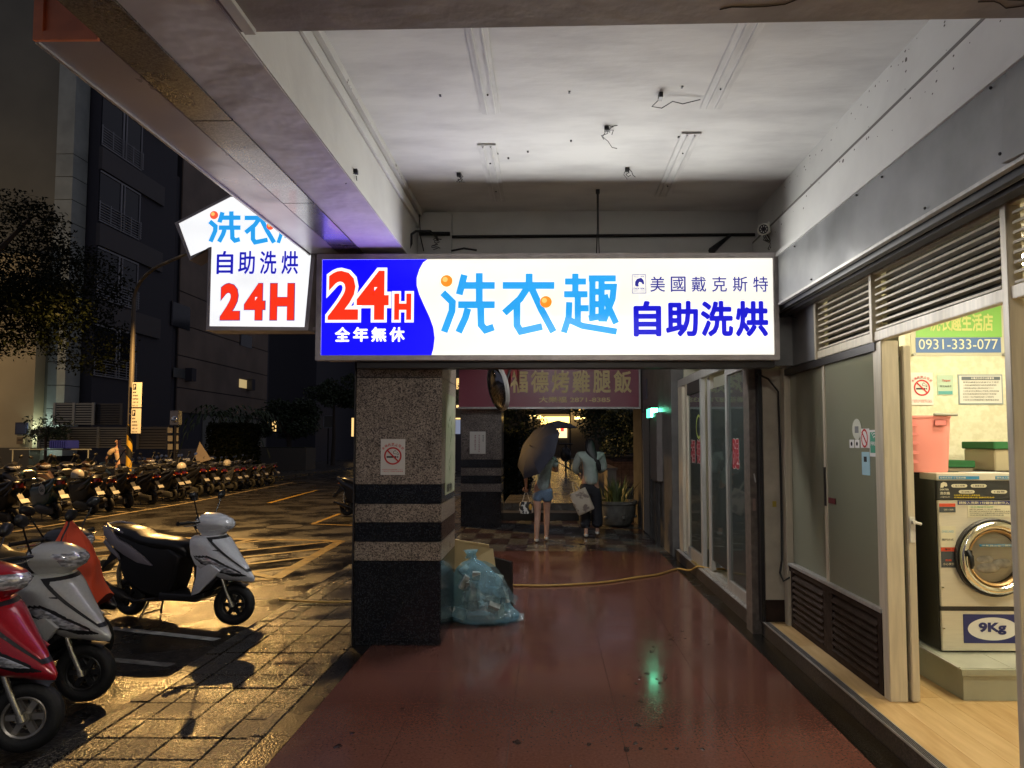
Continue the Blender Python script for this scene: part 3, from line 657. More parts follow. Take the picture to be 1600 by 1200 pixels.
lamp_light('AREA', 'shirt_sign_light', (-2.28, YT-.022, 2.8), (.95, .96, 1), SIGN_W*.11, parent=TS, shape='RECTANGLE', size=.75, size_y=1.15).rotation_euler = (radians(-90), 0, 0)
# ---------------- long fascia box sign over the street side ----------------
FS = thing('fascia_sign_box', 'long pale metal sign box running along the outer beam over the street', 'sign', (-1.76, 2.49, ZB))
M_fas = mat('painted_sheet', (.27, .245, .26), .33, .1, nscale=1.5, namt=.06, bump=.25, bscale=2.2, bdist=.03, rvar=.06)
box('under_panel', (-1.875, 2.50, ZB-.004), (-1.648, 13.2, ZB+.004), M_fas, FS, bevel=.002)
box('side_panel', (-1.885, 2.50, ZB-.006), (-1.876, 13.2, ZB+.9), M_fas, FS)
box('edge_trim', (-1.892, 2.495, ZB-.014), (-1.878, 13.2, ZB-.006), M_alu, FS)
M_or = mat('orange_paint', (.85, .26, .11), .5, nscale=6, namt=.15)
ex0 = -1.887; ex1 = -1.2
box('end_plate', (ex0+.03, 2.49, ZB+.02), (-1.648, 2.499, ZB+.9), M_or, FS)
box('end_frame', (ex0, 2.475, ZB-.012), (ex0+.035, 2.489, ZB+.9), M_or, FS); box('end_frame', (ex0+.036, 2.475, ZB-.012), (-1.648, 2.489, ZB+.022), M_or, FS)
MB().sphere((ex0+.018, 2.474, ZB+.16), .006, 6, 4).build('rivet', M_black, FS)

# ---------------- cross cables above the sign, security camera ----------------
t = thing('conduit_run', 'dark horizontal conduit fixed along the far beam above the sign', 'conduit', (0, 5.97, 3.28))
wire([(-.83, 5.965, 3.36), (1.77, 5.965, 3.37)], .014, parent=t, name='pipe'); wire([(-1.1, 5.9, 3.37), (-.84, 5.91, 3.37)], .018, parent=t, name='pipe')
t = thing('loose_cable_bundle', 'loose black cables looping beside the beam above the left end of sign', 'cable', (-1.0, 5.7, 3.1))
wire([PD(638, 392, 5.6), PD(643, 380, 5.6), PD(643, 366, 5.6), PD(650, 361, 5.6), PD(672, 361, 5.7), PD(682, 370, 5.7), PD(684, 376, 5.7)], .011, parent=t)
wire([PD(636, 392, 5.5), PD(636, 355, 5.5)], .008, parent=t)
wire([PD(627, 368, 5.5), PD(634, 367, 5.5), PD(630, 378, 5.5)], .003, parent=t)
rnd = random.Random(3); q = [PD(680+rnd.uniform(-6, 6), 374+k*2, 5.6) for k in range(9)]; wire(q, .004, parent=t); q = [PD(680+rnd.uniform(-6, 10), 372+k*2, 5.62) for k in range(9)]; wire(q, .004, parent=t)
wire([PD(705, 392, 5.5), PD(725, 388, 5.5), PD(745, 391, 5.5)], .008, parent=t); wire([PD(655, 335, 5.9), PD(657, 370, 5.8), PD(662, 392, 5.7)], .005, parent=t)
t = thing('wall_clamp', 'dark grimy bracket with drooping wires above the right part of the sign', 'bracket', tuple(PD(1130, 380, 5.8)))
MB().tube([PD(1112, 392, 5.7), PD(1122, 383, 5.8), PD(1141, 368, 5.94)], [.03, .022, .012]).build('arm', M_cable, t)
sc_ = PD(1193, 358, 5.35)
t = thing('security_camera', 'white bullet security camera with infrared ring on the wall above the sign', 'security camera', tuple(sc_))
d = (Vector((0, .3, EYE+.6))-Vector((1.2, 5.35, 3.2))); d = Vector((-.25, -.93, -.25)).normalized()
M_cam = mat('aged_white_metal', (.55, .53, .47), .4, nscale=20, namt=.2)
MB().tube([sc_-d*.20, sc_-d*.19, sc_, sc_+d*.002], [.03, .043, .045, .043], 16).build('camera_body', M_cam, t, smooth=True)
rg = MB(); rg.tube([sc_+d*.003, sc_+d*.012], [.036, .034], 16); lens = rg.build('lens_plate', M_black, t)
ir = MB()
a_ = d.orthogonal().normalized(); b_ = d.cross(a_)
for k in range(8): q = sc_+d*.014+(a_*cos(k*pi/4)+b_*sin(k*pi/4))*.023; ir.sphere(q, .0045, 6, 4)
ir.build('infrared_led', M_white, t); MB().sphere(sc_+d*.012, .009, 8, 6).build('lens', mat('lens_glass', (.02, .02, .03), .05), t)
MB().tube([sc_-d*.12+Vector((0, 0, -.03)), sc_-d*.1+Vector((.05, .0, -.02)), sc_+Vector((.09, .16, .10)), Vector((1.79, 5.6, 3.27))], [.012, .012, .011, .02], 8).build('bracket', M_cam, t, smooth=True)
q0 = sc_-d*.15
for k in range(4):
    q = [q0+Vector((rnd.uniform(-.01, .01), 0, 0))]
    for j in range(6): q.append(q0+Vector((.02+.02*j+rnd.uniform(-.03, .03), rnd.uniform(0, .05), -.035*(j+1))))
    wire(q, .004, parent=t, name='camera_cable')
# ---------------- laundromat front (right side) ----------------
ST = box('shop_step', (1.778, 1.0, -.012), (1.95, 6.0, .112), M_grand, None, kind='structure')
sn = box('step_nosing', (1.768, 1.0, .108), (1.815, 5.99, .121), M_alu, ST)
for i in range(4): box('nosing_ridge', (1.772+i*.010, 1.0, .121), (1.777+i*.010, 5.99, .1235), M_aludk, ST)
inf = box('laundry_floor', (1.951, .6, -.2), (4.6, 6.3, .108), M_joint, None, kind='structure')
pm = []
for i in range(18):
    xa = 1.817+i*.152; y = .7-random.uniform(0, .9)
    while y < 6.0:
        ya = max(y, .7); yb_ = min(y+1.05, 5.98)
        if yb_-ya > .1:
            o = box('floor_plank', (xa, ya, .109), (xa+.1505, yb_-.0015, .1205), random.choice((M_wood, M_wood2)), inf)
            o.data.transform(Matrix.Translation((0, 0, 0)))
        y += 1.05
FX = 1.955
LF = thing('glazed_shopfront', 'cream metal laundry shopfront with louvre vents, sliding glass and brown lower slats', 'shopfront', (FX, 3, .12))
# grey panel above, shutter housing
gp = thing('grey_metal_fascia', 'dull grey dented sheet metal fascia above the laundry front', 'fascia', (1.735, 2, 2.64))
ys = [-1.0, 2.62, 5.28]
for i, (a, b) in enumerate(zip(ys, ys[1:])):
    # slightly buckled sheet
    mb = MB(); n = 14; R = []
    for k in range(n+1):
        y = a+.004+(b-a-.008)*k/n; off = .006*sin(k*1.7+i)+.004*sin(k*.6)
        if i == 0 and k == n: off = -.03
        R.append([(1.735+off, y, 2.645), (1.735+off*.6, y, 2.83), (1.738, y, 3.02), (1.75, y, 3.02), (1.75, y, 2.645)])
    mb.rings(R); mb.build('sheet', M_grayp, gp, smooth=30)
mb = MB()
for (y, z) in ((2.70, 2.98), (2.66, 2.70), (3.2, 2.67), (3.9, 2.98), (4.6, 2.665), (4.9, 2.97), (3.6, 2.97)): mb.sphere((1.729, y, z), .007, 6, 4)
mb.build('rivet', M_black, gp)
box('lower_trim', (1.73, -1, 2.628), (1.76, 5.28, 2.644), M_alu, gp)
box('rail', (1.77, -1, 2.60), (1.80, 5.6, 2.64), M_black, gp); box('rail', (1.81, -1, 2.61), (1.825, 5.6, 2.64), M_alu, gp); box('rail', (1.835, -1, 2.59), (1.90, 5.6, 2.64), M_aludk, gp)
box('soffit', (1.765, -1, 2.6442), (1.98, 5.6, 2.66), M_black, gp)
box('return_panel', (1.76, 5.30, 2.2), (1.99, 5.33, 2.64), M_grayp, gp) if False else None
# transom bays
def bay(y0, y1, z0, z1, n, x=FX):
    b = .035
    box('transom_frame', (x-.02, y0, z0), (x+.03, y1, z0+.055), M_aluw, LF, bevel=.003); box('transom_frame', (x-.02, y0, z1-.045), (x+.03, y1, z1), M_aluw, LF, bevel=.003)
    dz = (z1-z0-.11)/n
    box('vent_backing', (x+.052, y0+.02, z0+.03), (x+.056, y1-.02, z1-.03), M_black, LF)
    for k in range(n):
        z = z0+.06+dz*k
        MB().prism([(x-.018, z), (x-.016, z+.012), (x+.05, z+dz*.30+.008), (x+.05, z+dz*.30-.004)], y0+.022, y1-.022, 'Y').build('louvre_slat', M_aluw, LF)
for (a, b) in ((5.06, 4.215), (4.18, 2.985), (2.94, 1.7)): bay(b, a, 2.195, 2.64, 8)
for y in (5.06, 4.18, 2.94): box('mullion', (FX-.03, y, 2.19 if y > 3 else .12), (FX+.035, y+.035 if y > 3 else y+.042, 2.66), M_aluw, LF, bevel=.003)
box('mullion', (FX-.025, 5.78, .12), (FX+.03, 5.86, 2.2), M_aluw, LF)
box('transom_panel', (FX-.01, 5.096, 2.2), (FX+.02, 5.9, 2.66), M_grayp, LF)
# fixed glazed bay with sliding panes Y 4.19..5.78
box('header', (FX-.02, 4.18, 2.14), (FX+.04, 5.78, 2.19), M_aludk, LF)
box('sill_rail', (FX-.022, 4.19, .60), (FX+.03, 5.78, .625), M_alu, LF, bevel=.003); box('sill_rail', (FX-.012, 4.19, .56), (FX+.03, 5.78, .5985), M_brownm, LF)
box('glass_pane', (FX+.004, 4.20, .626), (FX+.009, 5.05, 2.14), M_glass, LF); box('glass_pane', (FX+.024, 5.0, .626), (FX+.029, 5.77, 2.14), M_glass, LF)
box('stile', (FX-.004, 4.99, .626), (FX+.016, 5.03, 2.14), M_aluw, LF); box('stile', (FX+.018, 5.04, .626), (FX+.036, 5.075, 2.14), M_aludk, LF)
box('stile', (FX-.004, 4.195, .626), (FX+.016, 4.235, 2.14), M_aluw, LF)
box('stile_pull', (FX-.010, 4.995, 1.15), (FX-.0045, 5.025, 1.42), M_black, LF)
# brown lower louvres
for (a, b) in ((4.20, 4.96), (5.03, 5.74)):
    box('louvre_frame', (FX-.012, a, .125), (FX+.025, a+.05, .56), M_brownm, LF); box('louvre_frame', (FX-.012, b-.04, .125), (FX+.025, b, .56), M_brownm, LF)
    box('louvre_frame', (FX-.012, a+.05, .125), (FX+.025, b-.04, .165), M_brownm, LF)
    box('louvre_backing', (FX+.02, a+.05, .165), (FX+.024, b-.04, .56), M_black, LF)
    for k in range(8):
        z = .17+k*.048
        MB().prism([(FX-.022, z), (FX-.020, z+.008), (FX+.016, z+.044), (FX+.018, z+.036)], a+.052, b-.042, 'Y').build('louvre_slat', M_brownm, LF)
box('louvre_frame', (FX-.012, 4.962, .125), (FX+.025, 5.028, .56), M_brownm, LF)
# door post and sliding door edge
box('door_post', (FX-.012, 4.115, .121), (FX+.09, 4.19, 2.19), M_aluw, LF, bevel=.004)
box('door_gap', (FX+.091, 4.15, .121), (FX+.107, 4.19, 2.17), M_black, LF)
sd = thing('sliding_door', 'open sliding glass door of the laundry, only its cream edge stile seen', 'door', (FX+.12, 4.1, .12))
box('stile', (FX+.108, 4.105, .125), (FX+.155, 4.145, 2.16), M_aluw, sd, bevel=.005); box('stile', (FX+.108, 5.02, .125), (FX+.155, 5.06, 2.16), M_aluw, sd)
box('rail', (FX+.11, 4.146, .125), (FX+.15, 5.02, .22), M_aluw, sd); box('rail', (FX+.11, 4.146, 2.10), (FX+.15, 5.02, 2.16), M_aluw, sd)
box('glass_pane', (FX+.125, 4.146, .22), (FX+.131, 5.02, 2.10), M_glass, sd)
hd = MB().box((FX+.115, 4.095, 1.02), (FX+.150, 4.104, 1.17)); hd.build('lock_plate', M_cam, sd, bevel=.004)
MB().tube([(FX+.135, 4.095, 1.14), (FX+.135, 4.07, 1.14)], .012).tube([(FX+.135, 4.075, 1.14), (FX+.17, 4.07, 1.13)], .008).build('handle', M_cam, sd)
# stickers on the glass (plane X=FX, seen from the aisle: right = toward camera)
NY = -UY
def sticker(name, label, y, z, w, h, m, cat='sticker'):
    t = thing(name, label, cat, (FX, y, z)); box('sticker_sheet', (FX+.001, y-w/2, z-h/2), (FX+.0035, y+w/2, z+h/2), m, t); return t
M_grn = mat('green_sticker', (.07, .32, .20), .5)
def sp2(x, y): return PX(x, y, FX)
def srect(xa, ya, xb, yb_): a = sp2(xa, ya); b = sp2(xb, yb_); return (a.y+b.y)/2, (a.z+b.z)/2, abs(a.y-b.y), abs(a.z-b.z)
y, z, w_, h_ = srect(1344, 670, 1358, 700); t = sticker('no_smoking_sticker', 'small white no smoking sticker on the laundry glass', y, z, w_, h_, M_white)
mb = MB(); mb.rings([[(FX-.001, y+w_*.38*k_*cos(a), z+w_*.5*k_*sin(a)) for a in [2*pi*i/24 for i in range(24)]] for k_ in (1, .78)], caps=False); stroke(mb, [(-w_*.3, w_*.35), (w_*.3, -w_*.35)], .012, Vector((FX-.001, y, z)), NY, UZ, .0005); mb.build('prohibition_ring', M_redink, t)
y, z, w_, h_ = srect(1358, 672, 1376, 714); t = sticker('green_wifi_sticker', 'green and white free wireless sticker on the laundry glass', y, z, w_, h_, M_white)
box('green_field', (FX-.0008, y-w_*.42, z-h_*.36), (FX+.0006, y+w_*.42, z+h_*.42), M_grn, t)
text('FREE', (FX-.001, y+w_*.34, z-h_*.08), NY, UZ, w_*.68, h_*.14, M_white, t, .02)
mb = MB()
for q in (.1, .17, .24): stroke(mb, [(w_*q*1.4*cos(a), w_*q*1.8*sin(a)) for a in [radians(40+i*12.5) for i in range(9)]], .006, Vector((FX-.001, y, z+h_*.1)), NY, UZ, .001)
mb.build('wireless_symbol', M_white, t)
y, z, w_, h_ = srect(1346, 706, 1359, 743); t = sticker('blue_phone_sticker', 'pale blue payment sticker under the no smoking sticker on the glass', y, z, w_, h_, mat('pale_blue_sticker', (.35, .55, .62), .5))
box('printed_phone', (FX-.0008, y-w_*.15, z+.01), (FX+.0006, y+w_*.2, z+h_*.3), M_darkink, t)
for i, xa in enumerate((1327, 1335.5)):
    y, z, w_, h_ = srect(xa, 687, xa+7, 700); t = sticker('small_symbol_sticker', ('tiny white pictogram sticker, the one farther from the door', 'tiny white pictogram sticker, the one nearer the door')[i], y, z, w_, h_, M_white)
    mb = MB(); mb.sphere((FX, y, z), w_*.22, 8, 4, (.05, 1, 1)); mb.build('pictogram', M_darkink, t)
y, z, w_, h_ = srect(1331, 652, 1346, 690); t = thing('round_character_sticker', 'faint round headed white sticker on the laundry glass', 'sticker', (FX, y, z))
mb = MB(); mb.rings([[(FX+.0005+.002*j, y+w_*.5*cos(a), z+h_*.42*sin(a)) for a in [2*pi*i/20 for i in range(20)]] for j in (0, 1)]); mb.build('sticker_sheet', mat('pale_sticker', (.55, .55, .45), .6), t)
box('printed_square', (FX-.0006, y-w_*.2, z-h_*.15), (FX+.0004, y+w_*.2, z+h_*.12), M_grayp, t)
t = thing('red_tape_piece', 'piece of dark red tape at the glass stile', 'tape', (FX, 4.95, 1.1)); y, z, w_, h_ = srect(1295, 777, 1306, 788); box('tape', (FX-.0045, y-w_/2, z-h_/2), (FX-.001, y+w_/2, z+h_/2), mat('dark_red_tape', (.13, .02, .03), .5), t)
# pier between the shops, dark roller guides, cable
pr = box('shop_pier', (1.79, 5.90, .0), (1.97, 6.02, 2.2), mat('beige_pier', (.40, .36, .28), .6, nscale=5, namt=.15), None); tag(pr, 'narrow beige pier between the laundry and the next shop', 'pier')
box('pier_base', (1.786, 5.896, .121), (1.97, 5.90, .30), M_brownm, pr)
gu = thing('roller_guide', 'black roller shutter guide beside the grey granite door jamb', 'shutter guide', (1.76, 5.95, 0))
box('guide_channel', (1.755, 5.90, .122), (1.785, 5.98, 2.62), M_black, gu); box('jamb', (1.70, 5.985, 0), (1.785, 6.16, 2.7), mat('brown_jamb', (.12, .10, .085), .4, nscale=20, namt=.3), gu)
box('switch_cover', (1.718, 5.98, 1.02), (1.742, 5.984, 1.12), mat('pinkish_plate', (.25, .17, .15), .5), gu); MB().tube([(1.73, 5.975, 1.33), (1.735, 5.95, 1.26)], .006).build('handle', M_alu, gu)
t = thing('wall_box_panel', 'dusty grey boxed panel beside the right end of the lit sign', 'panel', (1.8, 5.6, 2.3))
box('panel_face', (1.762, 5.60, 2.205), (1.975, 5.7, 2.60), M_grayp, t); box('black_edge', (1.76, 5.595, 2.60), (1.975, 5.7, 2.615), M_black, t)  # black strip along the panel's top edge
wire([PD(1222, 478, 5.5), PD(1232, 493, 5.5), PD(1245, 497, 5.5), PD(1258, 487, 5.5)], .005, parent=t)
t = thing('drop_cable', 'black cable clipped down the pier to the lower louvres', 'cable', (1.9, 5.8, 1.5))
wire([PD(1180, 583, 5.7), PD(1200, 592, 5.75), PD(1216, 612, 5.82), PD(1219, 700, 5.87), PD(1221, 780, 5.87), PD(1222, 875, 5.87), PD(1219, 895, 5.8), PD(1224, 908, 5.78), PD(1234, 902, 5.78)], .009, parent=t)
box('yellow_tag', PD(1207, 783, 5.893), PD(1213, 792, 5.897), mat('yellow_tag', (.35, .27, .03), .5), t)

# ---------------- laundromat interior ----------------
iw = box('laundry_back_wall', (1.99, 5.30, .12), (4.6, 5.42, 2.75), M_wallp, None, kind='structure')
box('laundry_side_wall', (4.5, .6, .12), (4.6, 5.3, 2.75), M_wallp, None, kind='structure'); box('laundry_near_wall', (1.98, .5, .12), (4.6, .6, 2.75), M_wallp, None, kind='structure')
box('laundry_ceiling', (1.99, .5, 2.75), (4.6, 5.42, 2.85), mat('white_ceiling', (.7, .7, .66), .7), None, kind='structure')
box('laundry_partition', (2.30, 4.62, .12), (2.34, 5.88, 2.6), mat('olive_partition', (.55, .55, .42), .6), None, kind='structure')
pl = thing('machine_platform', 'low grey platform with chamfered corner under the washing machine', 'platform', (2.36, 4.14, .12))
M_pt = mat('grey_green_laminate', (.33, .34, .26), .4, nscale=6, namt=.06); M_pt2 = mat('pale_tile_top', (.42, .43, .36), .25, nscale=4, namt=.08)
MB().prism([(2.375, 4.145), (4.2, 4.145), (4.2, 5.3), (2.36, 5.3), (2.36, 4.7)], .121, .262, 'Z').build('plinth', M_pt, pl)
MB().prism([(2.362, 4.131), (4.2, 4.131), (4.2, 5.3), (2.345, 5.3), (2.345, 4.69)], .263, .298, 'Z').build('rim', M_pt, pl)
for (a, b) in ((2.37, 2.66), (2.664, 3.2), (3.204, 3.8)): box('top_tile', (a, 4.15, .2985), (b, 4.9, .301), M_pt2, pl)
MB().prism([(2.347, 4.15), (2.36, 4.15), (2.36, 5.2), (2.347, 5.2)], .2985, .306, 'Z').build('edge_strip', M_alu, pl)
def washer(X0, Y0, label, full=True):
    t = thing('washing_machine', label, 'washing machine', (X0, Y0, .3)); W = .655
    M_ss = mat('brushed_steel', (.62, .58, .48), .34, .25, nscale=30, namt=.04, stretch=(.3, 1, 12))
    box('cabinet', (X0, Y0+.02, .31), (X0+W, Y0+.75, 1.385), mat('machine_side_dark', (.035, .032, .026), .35), t, bevel=.004)
    box('front_panel', (X0+.004, Y0, .582), (X0+W-.004, Y0+.019, 1.235), M_ss, t, bevel=.003)
    box('lower_panel', (X0+.004, Y0, .312), (X0+W-.004, Y0+.019, .553), M_ss, t, bevel=.003)
    box('kick_strip', (X0+.004, Y0+.004, .555), (X0+W-.004, Y0+.019, .58), M_aludk, t)
    box('top_trim', (X0-.003, Y0-.006, 1.358), (X0+W+.003, Y0+.2, 1.40), M_ss, t, bevel=.003); box('lid', (X0, Y0+.2, 1.386), (X0+W, Y0+.75, 1.40), M_aludk, t)
    cp = box('control_panel', (X0+.006, Y0-.004, 1.24), (X0+W-.006, Y0+.018, 1.356), mat('control_dark', (.03, .032, .034), .35), t)
    if not full: return t
    yf = Y0-.005
    def r(n, u0, v0, u1, v1, m, par=cp, y=yf): return box(n, (X0+u0, y-.002, v0), (X0+u1, y, v1), m, par)
    M_bl = mat('blue_label', (.03, .20, .38), .5); M_nv = mat('navy_label', (.02, .025, .13), .5); M_rl = mat('red_label', (.55, .07, .03), .5); M_dl = mat('dark_label', (.05, .06, .07), .5); M_cr = mat('cream_label', (.62, .58, .42), .5); M_ye = mat('yellow_ink', (.65, .5, .03), .5)
    r('blue_strip', .01, 1.365, .26, 1.385, M_bl, t, Y0-.0065); r('blue_strip', .36, 1.365, .53, 1.385, M_bl, t, Y0-.0065)
    text('投幣式洗衣 小型洗衣機', (X0+.015, Y0-.009, 1.369), UX, UZ, .16, .012, M_cr, t, .01); text('請先放入衣物 再投幣', (X0+.365, Y0-.009, 1.369), UX, UZ, .15, .012, M_cr, t, .01)
    mb = MB(); mb.add([(X0+p[0], yf-.001, 1.255+p[1]) for p in ((.018, .058), (.022, .085), (.04, .094), (.058, .088), (.062, .07), (.052, .064), (.044, .07), (.036, .058))], [tuple(range(8))]); mb.build('horse_emblem', M_cr, cp)
    text('DEXTER', (X0+.015, yf, 1.297), UX, UZ, .055, .010, M_cr, cp, .03); text('洗衣機', (X0+.015, yf, 1.270), UX, UZ, .06, .018, M_cr, cp, .02); text('小型9公斤', (X0+.015, yf, 1.25), UX, UZ, .06, .011, M_cr, cp, .0)
    for i, (u, v, s_) in enumerate(((.085, 1.325, '1 放入衣物'), (.13, 1.288, '2 放入洗劑關上門'), (.205, 1.325, '3 選擇水溫'), (.33, 1.288, '4 投幣'))):
        rp = [(X0+u+(.05+.05*cos(a) if abs(cos(a)) > .99 else .05+.048*(1 if cos(a) > 0 else -1)*abs(cos(a))**.3), yf-.0025, v+.011*(1 if sin(a) > 0 else -1)*abs(sin(a))**.7) for a in [2*pi*k/20 for k in range(20)]]
        MB().add(rp, [tuple(range(20))]).build('instruction_bubble', M_cr, cp); text(s_, (X0+u+.012, yf-.004, v-.006), UX, UZ, .07, .012, M_darkink, cp, .01)
    text('注意事項 請勿放入貴重物品', (X0+.10, yf, 1.262), UX, UZ, .16, .009, M_ye, cp, .01); text('故障請電洽管理人員 謝謝您的合作', (X0+.10, yf, 1.248), UX, UZ, .25, .009, M_ye, cp, .01)
    box('display', (X0+.455, yf-.003, 1.30), (X0+.515, yf, 1.322), M_black, cp); text('50', (X0+.49, yf-.003, 1.303), UX, UZ, .018, .014, emit('green_display', (.3, .9, .2), 1), cp, .02)
    text('本機50元', (X0+.45, yf, 1.248), UX, UZ, .07, .015, M_cr, cp, .02); text('投幣口', (X0+.46, yf, 1.335), UX, UZ, .05, .012, M_ye, cp, .01)
    r('navy_strip', .125, 1.207, .45, 1.232, M_nv, t, Y0-.001); r('blue_strip', .452, 1.207, .53, 1.232, M_bl, t, Y0-.001)
    text('請投入洗劑‧1分鐘後自動沖入', (X0+.13, Y0-.0035, 1.211), UX, UZ, .31, .017, M_cr, t, .02); text('本機50元', (X0+.457, Y0-.0035, 1.212), UX, UZ, .068, .015, M_cr, t, .015)
    r('instruction_card', .185, 1.13, .475, 1.205, M_cr, t, Y0-.001)
    text('洗衣機操作說明', (X0+.20, Y0-.0035, 1.188), UX, UZ, .14, .011, mat('green_ink', (.05, .25, .1), .5), t)
    for k, s_ in enumerate(('將衣物放入洗衣槽內', '關上機門並旋緊把手投入硬幣後按下啟動', '洗衣時間約三十分鐘請勿強行打開機門以免受傷', '完成後請盡速取出衣物謝謝')): text(s_, (X0+.195, Y0-.0035, 1.175-k*.012), UX, UZ, .13+.02*len(s_)/3, .008, M_darkink, t)
    r('warning_label', .01, 1.195, .11, 1.215, M_rl, t, Y0-.001); r('warning_label', .01, 1.16, .11, 1.194, M_dl, t, Y0-.001); text('注意小心觸電', (X0+.035, Y0-.0035, 1.172), UX, UZ, .06, .010, M_cr, t)
    r('paper_label', .012, .945, .105, 1.075, M_cr, t, Y0-.001); text('開門方式', (X0+.02, Y0-.0035, .985), UX, UZ, .07, .014, M_darkink, t, .01); text('ONECARD', (X0+.018, Y0-.0035, 1.035), UX, UZ, .075, .014, mat('pale_blue_ink', (.2, .4, .5), .5), t, .01)
    r('warning_label', .012, .92, .105, .944, M_rl, t, Y0-.001); r('warning_label', .012, .82, .105, .919, M_dl, t, Y0-.001); text('小心夾手', (X0+.02, Y0-.0035, .835), UX, UZ, .07, .015, M_cr, t, .01); text('警告', (X0+.035, Y0-.0035, .926), UX, UZ, .035, .012, M_darkink, t, .02)
    text('危險', (X0+.035, Y0-.0035, .86), UX, UZ, .04, .012, M_rl, t, .02)
    # porthole door
    c = Vector((X0+.325, Y0, .886))
    M_chr = mat('chrome', (.80, .78, .72), .12, 1); M_gold = mat('warm_gasket', (.50, .30, .12), .35, .3)
    MB().lathe([(.235, .0), (.240, -.03), (.232, -.038), (.225, -.03), (.225, .0)], c, 'Y', 48, closed=True).build('outer_ring', M_aludk, t, smooth=50)
    dr = MB().lathe([(.224, -.03), (.222, -.052), (.205, -.066), (.185, -.06), (.175, -.045), (.173, -.03)], c, 'Y', 48, cap=False).build('door_ring', M_chr, t, smooth=60)
    MB().lathe([(.172, -.046), (.168, -.052), (.157, -.044), (.155, -.02)], c, 'Y', 48, cap=False).build('gasket', M_gold, dr, smooth=60)
    MB().lathe([(.156, -.02), (.15, .02), (.13, .12), (.001, .125)], c, 'Y', 40, cap=False).build('drum', mat('drum_dark', (.02, .02, .02), .35), t, smooth=60)
    MB().lathe([(.154, -.034), (.10, -.044), (.001, -.048)], c, 'Y', 40, cap=False).build('door_glass', glass('porthole_glass', (.95, .95, .93), .97, haze=(.05, .05, .05)), t, smooth=60)
    cl = MB(); rr = random.Random(4)
    for k in range(9): cl.sphere((c.x-.05+.13*rr.random(), c.y+.0+.06*rr.random(), c.z-.085+.075*rr.random()), .035+.02*rr.random(), 12, 8, (1.4, .8, .6))
    cl.build('laundry_inside', mat('white_cloth', (.8, .78, .7), .9, nscale=30, namt=.2, bump=1, bscale=25), t, smooth=60)
    r('blue_band', .225, .955, .43, .97, M_bl, t, Y0-.044); text('注意:請勿強行開門', (X0+.235, Y0-.0475, .957), UX, UZ, .185, .011, M_cr, t, .01)
    MB().tube([(c.x-.185, Y0-.065, .93), (c.x-.178, Y0-.085, .90), (c.x-.172, Y0-.085, .85), (c.x-.17, Y0-.075, .83)], [.012, .016, .013, .009], 10).build('door_handle', M_black, t, smooth=60)
    hb = MB().box((c.x-.205, Y0-.07, .90), (c.x-.16, Y0-.055, .935)).build('handle_block', M_black, t)
    for z in (.70, .45): MB().tube([(X0+.012, Y0-.001, z), (X0+.02, Y0-.012, z)], .005).build('latch', M_chr, t)
    # 9Kg label
    r('navy_label', .135, .360, .50, .535, M_nv, t, Y0-.001)
    MB().add([(X0+.315+.155*cos(a), Y0-.0045, .447+.070*sin(a)) for a in [2*pi*k/40 for k in range(40)]], [tuple(range(40))]).build('white_oval', M_white, t)
    text('9Kg', (X0+.225, Y0-.005, .412), UX, UZ, .17, .075, M_nv, t, .045)
    return t
washer(2.425, 4.449, 'silver coin washing machine with round door and 9Kg label')
washer(3.10, 4.449, 'second silver washing machine standing to the right, mostly out of view', False)
# basket
def bpt(x, y, d=4.62): return PD(x, y, d)
BK = thing('laundry_basket', 'pink plastic laundry basket standing on the washing machine', 'basket', (2.45, 4.7, 1.40))
M_pink = mat('pink_plastic', (.78, .28, .24), .4)
bc = Vector((2.475, 4.72, 1.401)); n = 20
def bring(w, d, z, r=.45):
    R = []
    for k in range(28): a = 2*pi*k/28; c_, s_ = cos(a), sin(a); R.append((bc.x+w*(abs(c_)**r)*(1 if c_ > 0 else -1), bc.y+d*(abs(s_)**r)*(1 if s_ > 0 else -1), bc.z+z))
    return R
MB().rings([bring(.135, .105, 0), bring(.14, .11, .01), bring(.158, .125, .35), bring(.163, .13, .355), bring(.163, .13, .368), bring(.153, .12, .368), bring(.135, .105, .03)]).build('tub', M_pink, BK, smooth=35)
MB().box((bc.x+.02, bc.y-.139, bc.z+.30), (bc.x+.10, bc.y-.132, bc.z+.34)).build('grip', mat('deep_pink', (.65, .2, .18), .4), BK, bevel=.006)
MB().tube([(bc.x+.02, bc.y-.135, bc.z+.375), (bc.x+.17, bc.y-.135, bc.z+.372)], .009).build('handle_bar', mat('grey_plastic', (.25, .25, .2), .5), BK)
vn = MB()
for k in range(5):
    z = bc.z+.06+k*.06; 
    vn.add([(bc.x-.13+.05*cos(a), bc.y-.124-.0+(-.01)*1, z+.022*sin(a)) for a in [pi*j/8 for j in range(9)]], [tuple(range(9))])
vn.build('vent_slot', MATS['deep_pink'], BK)
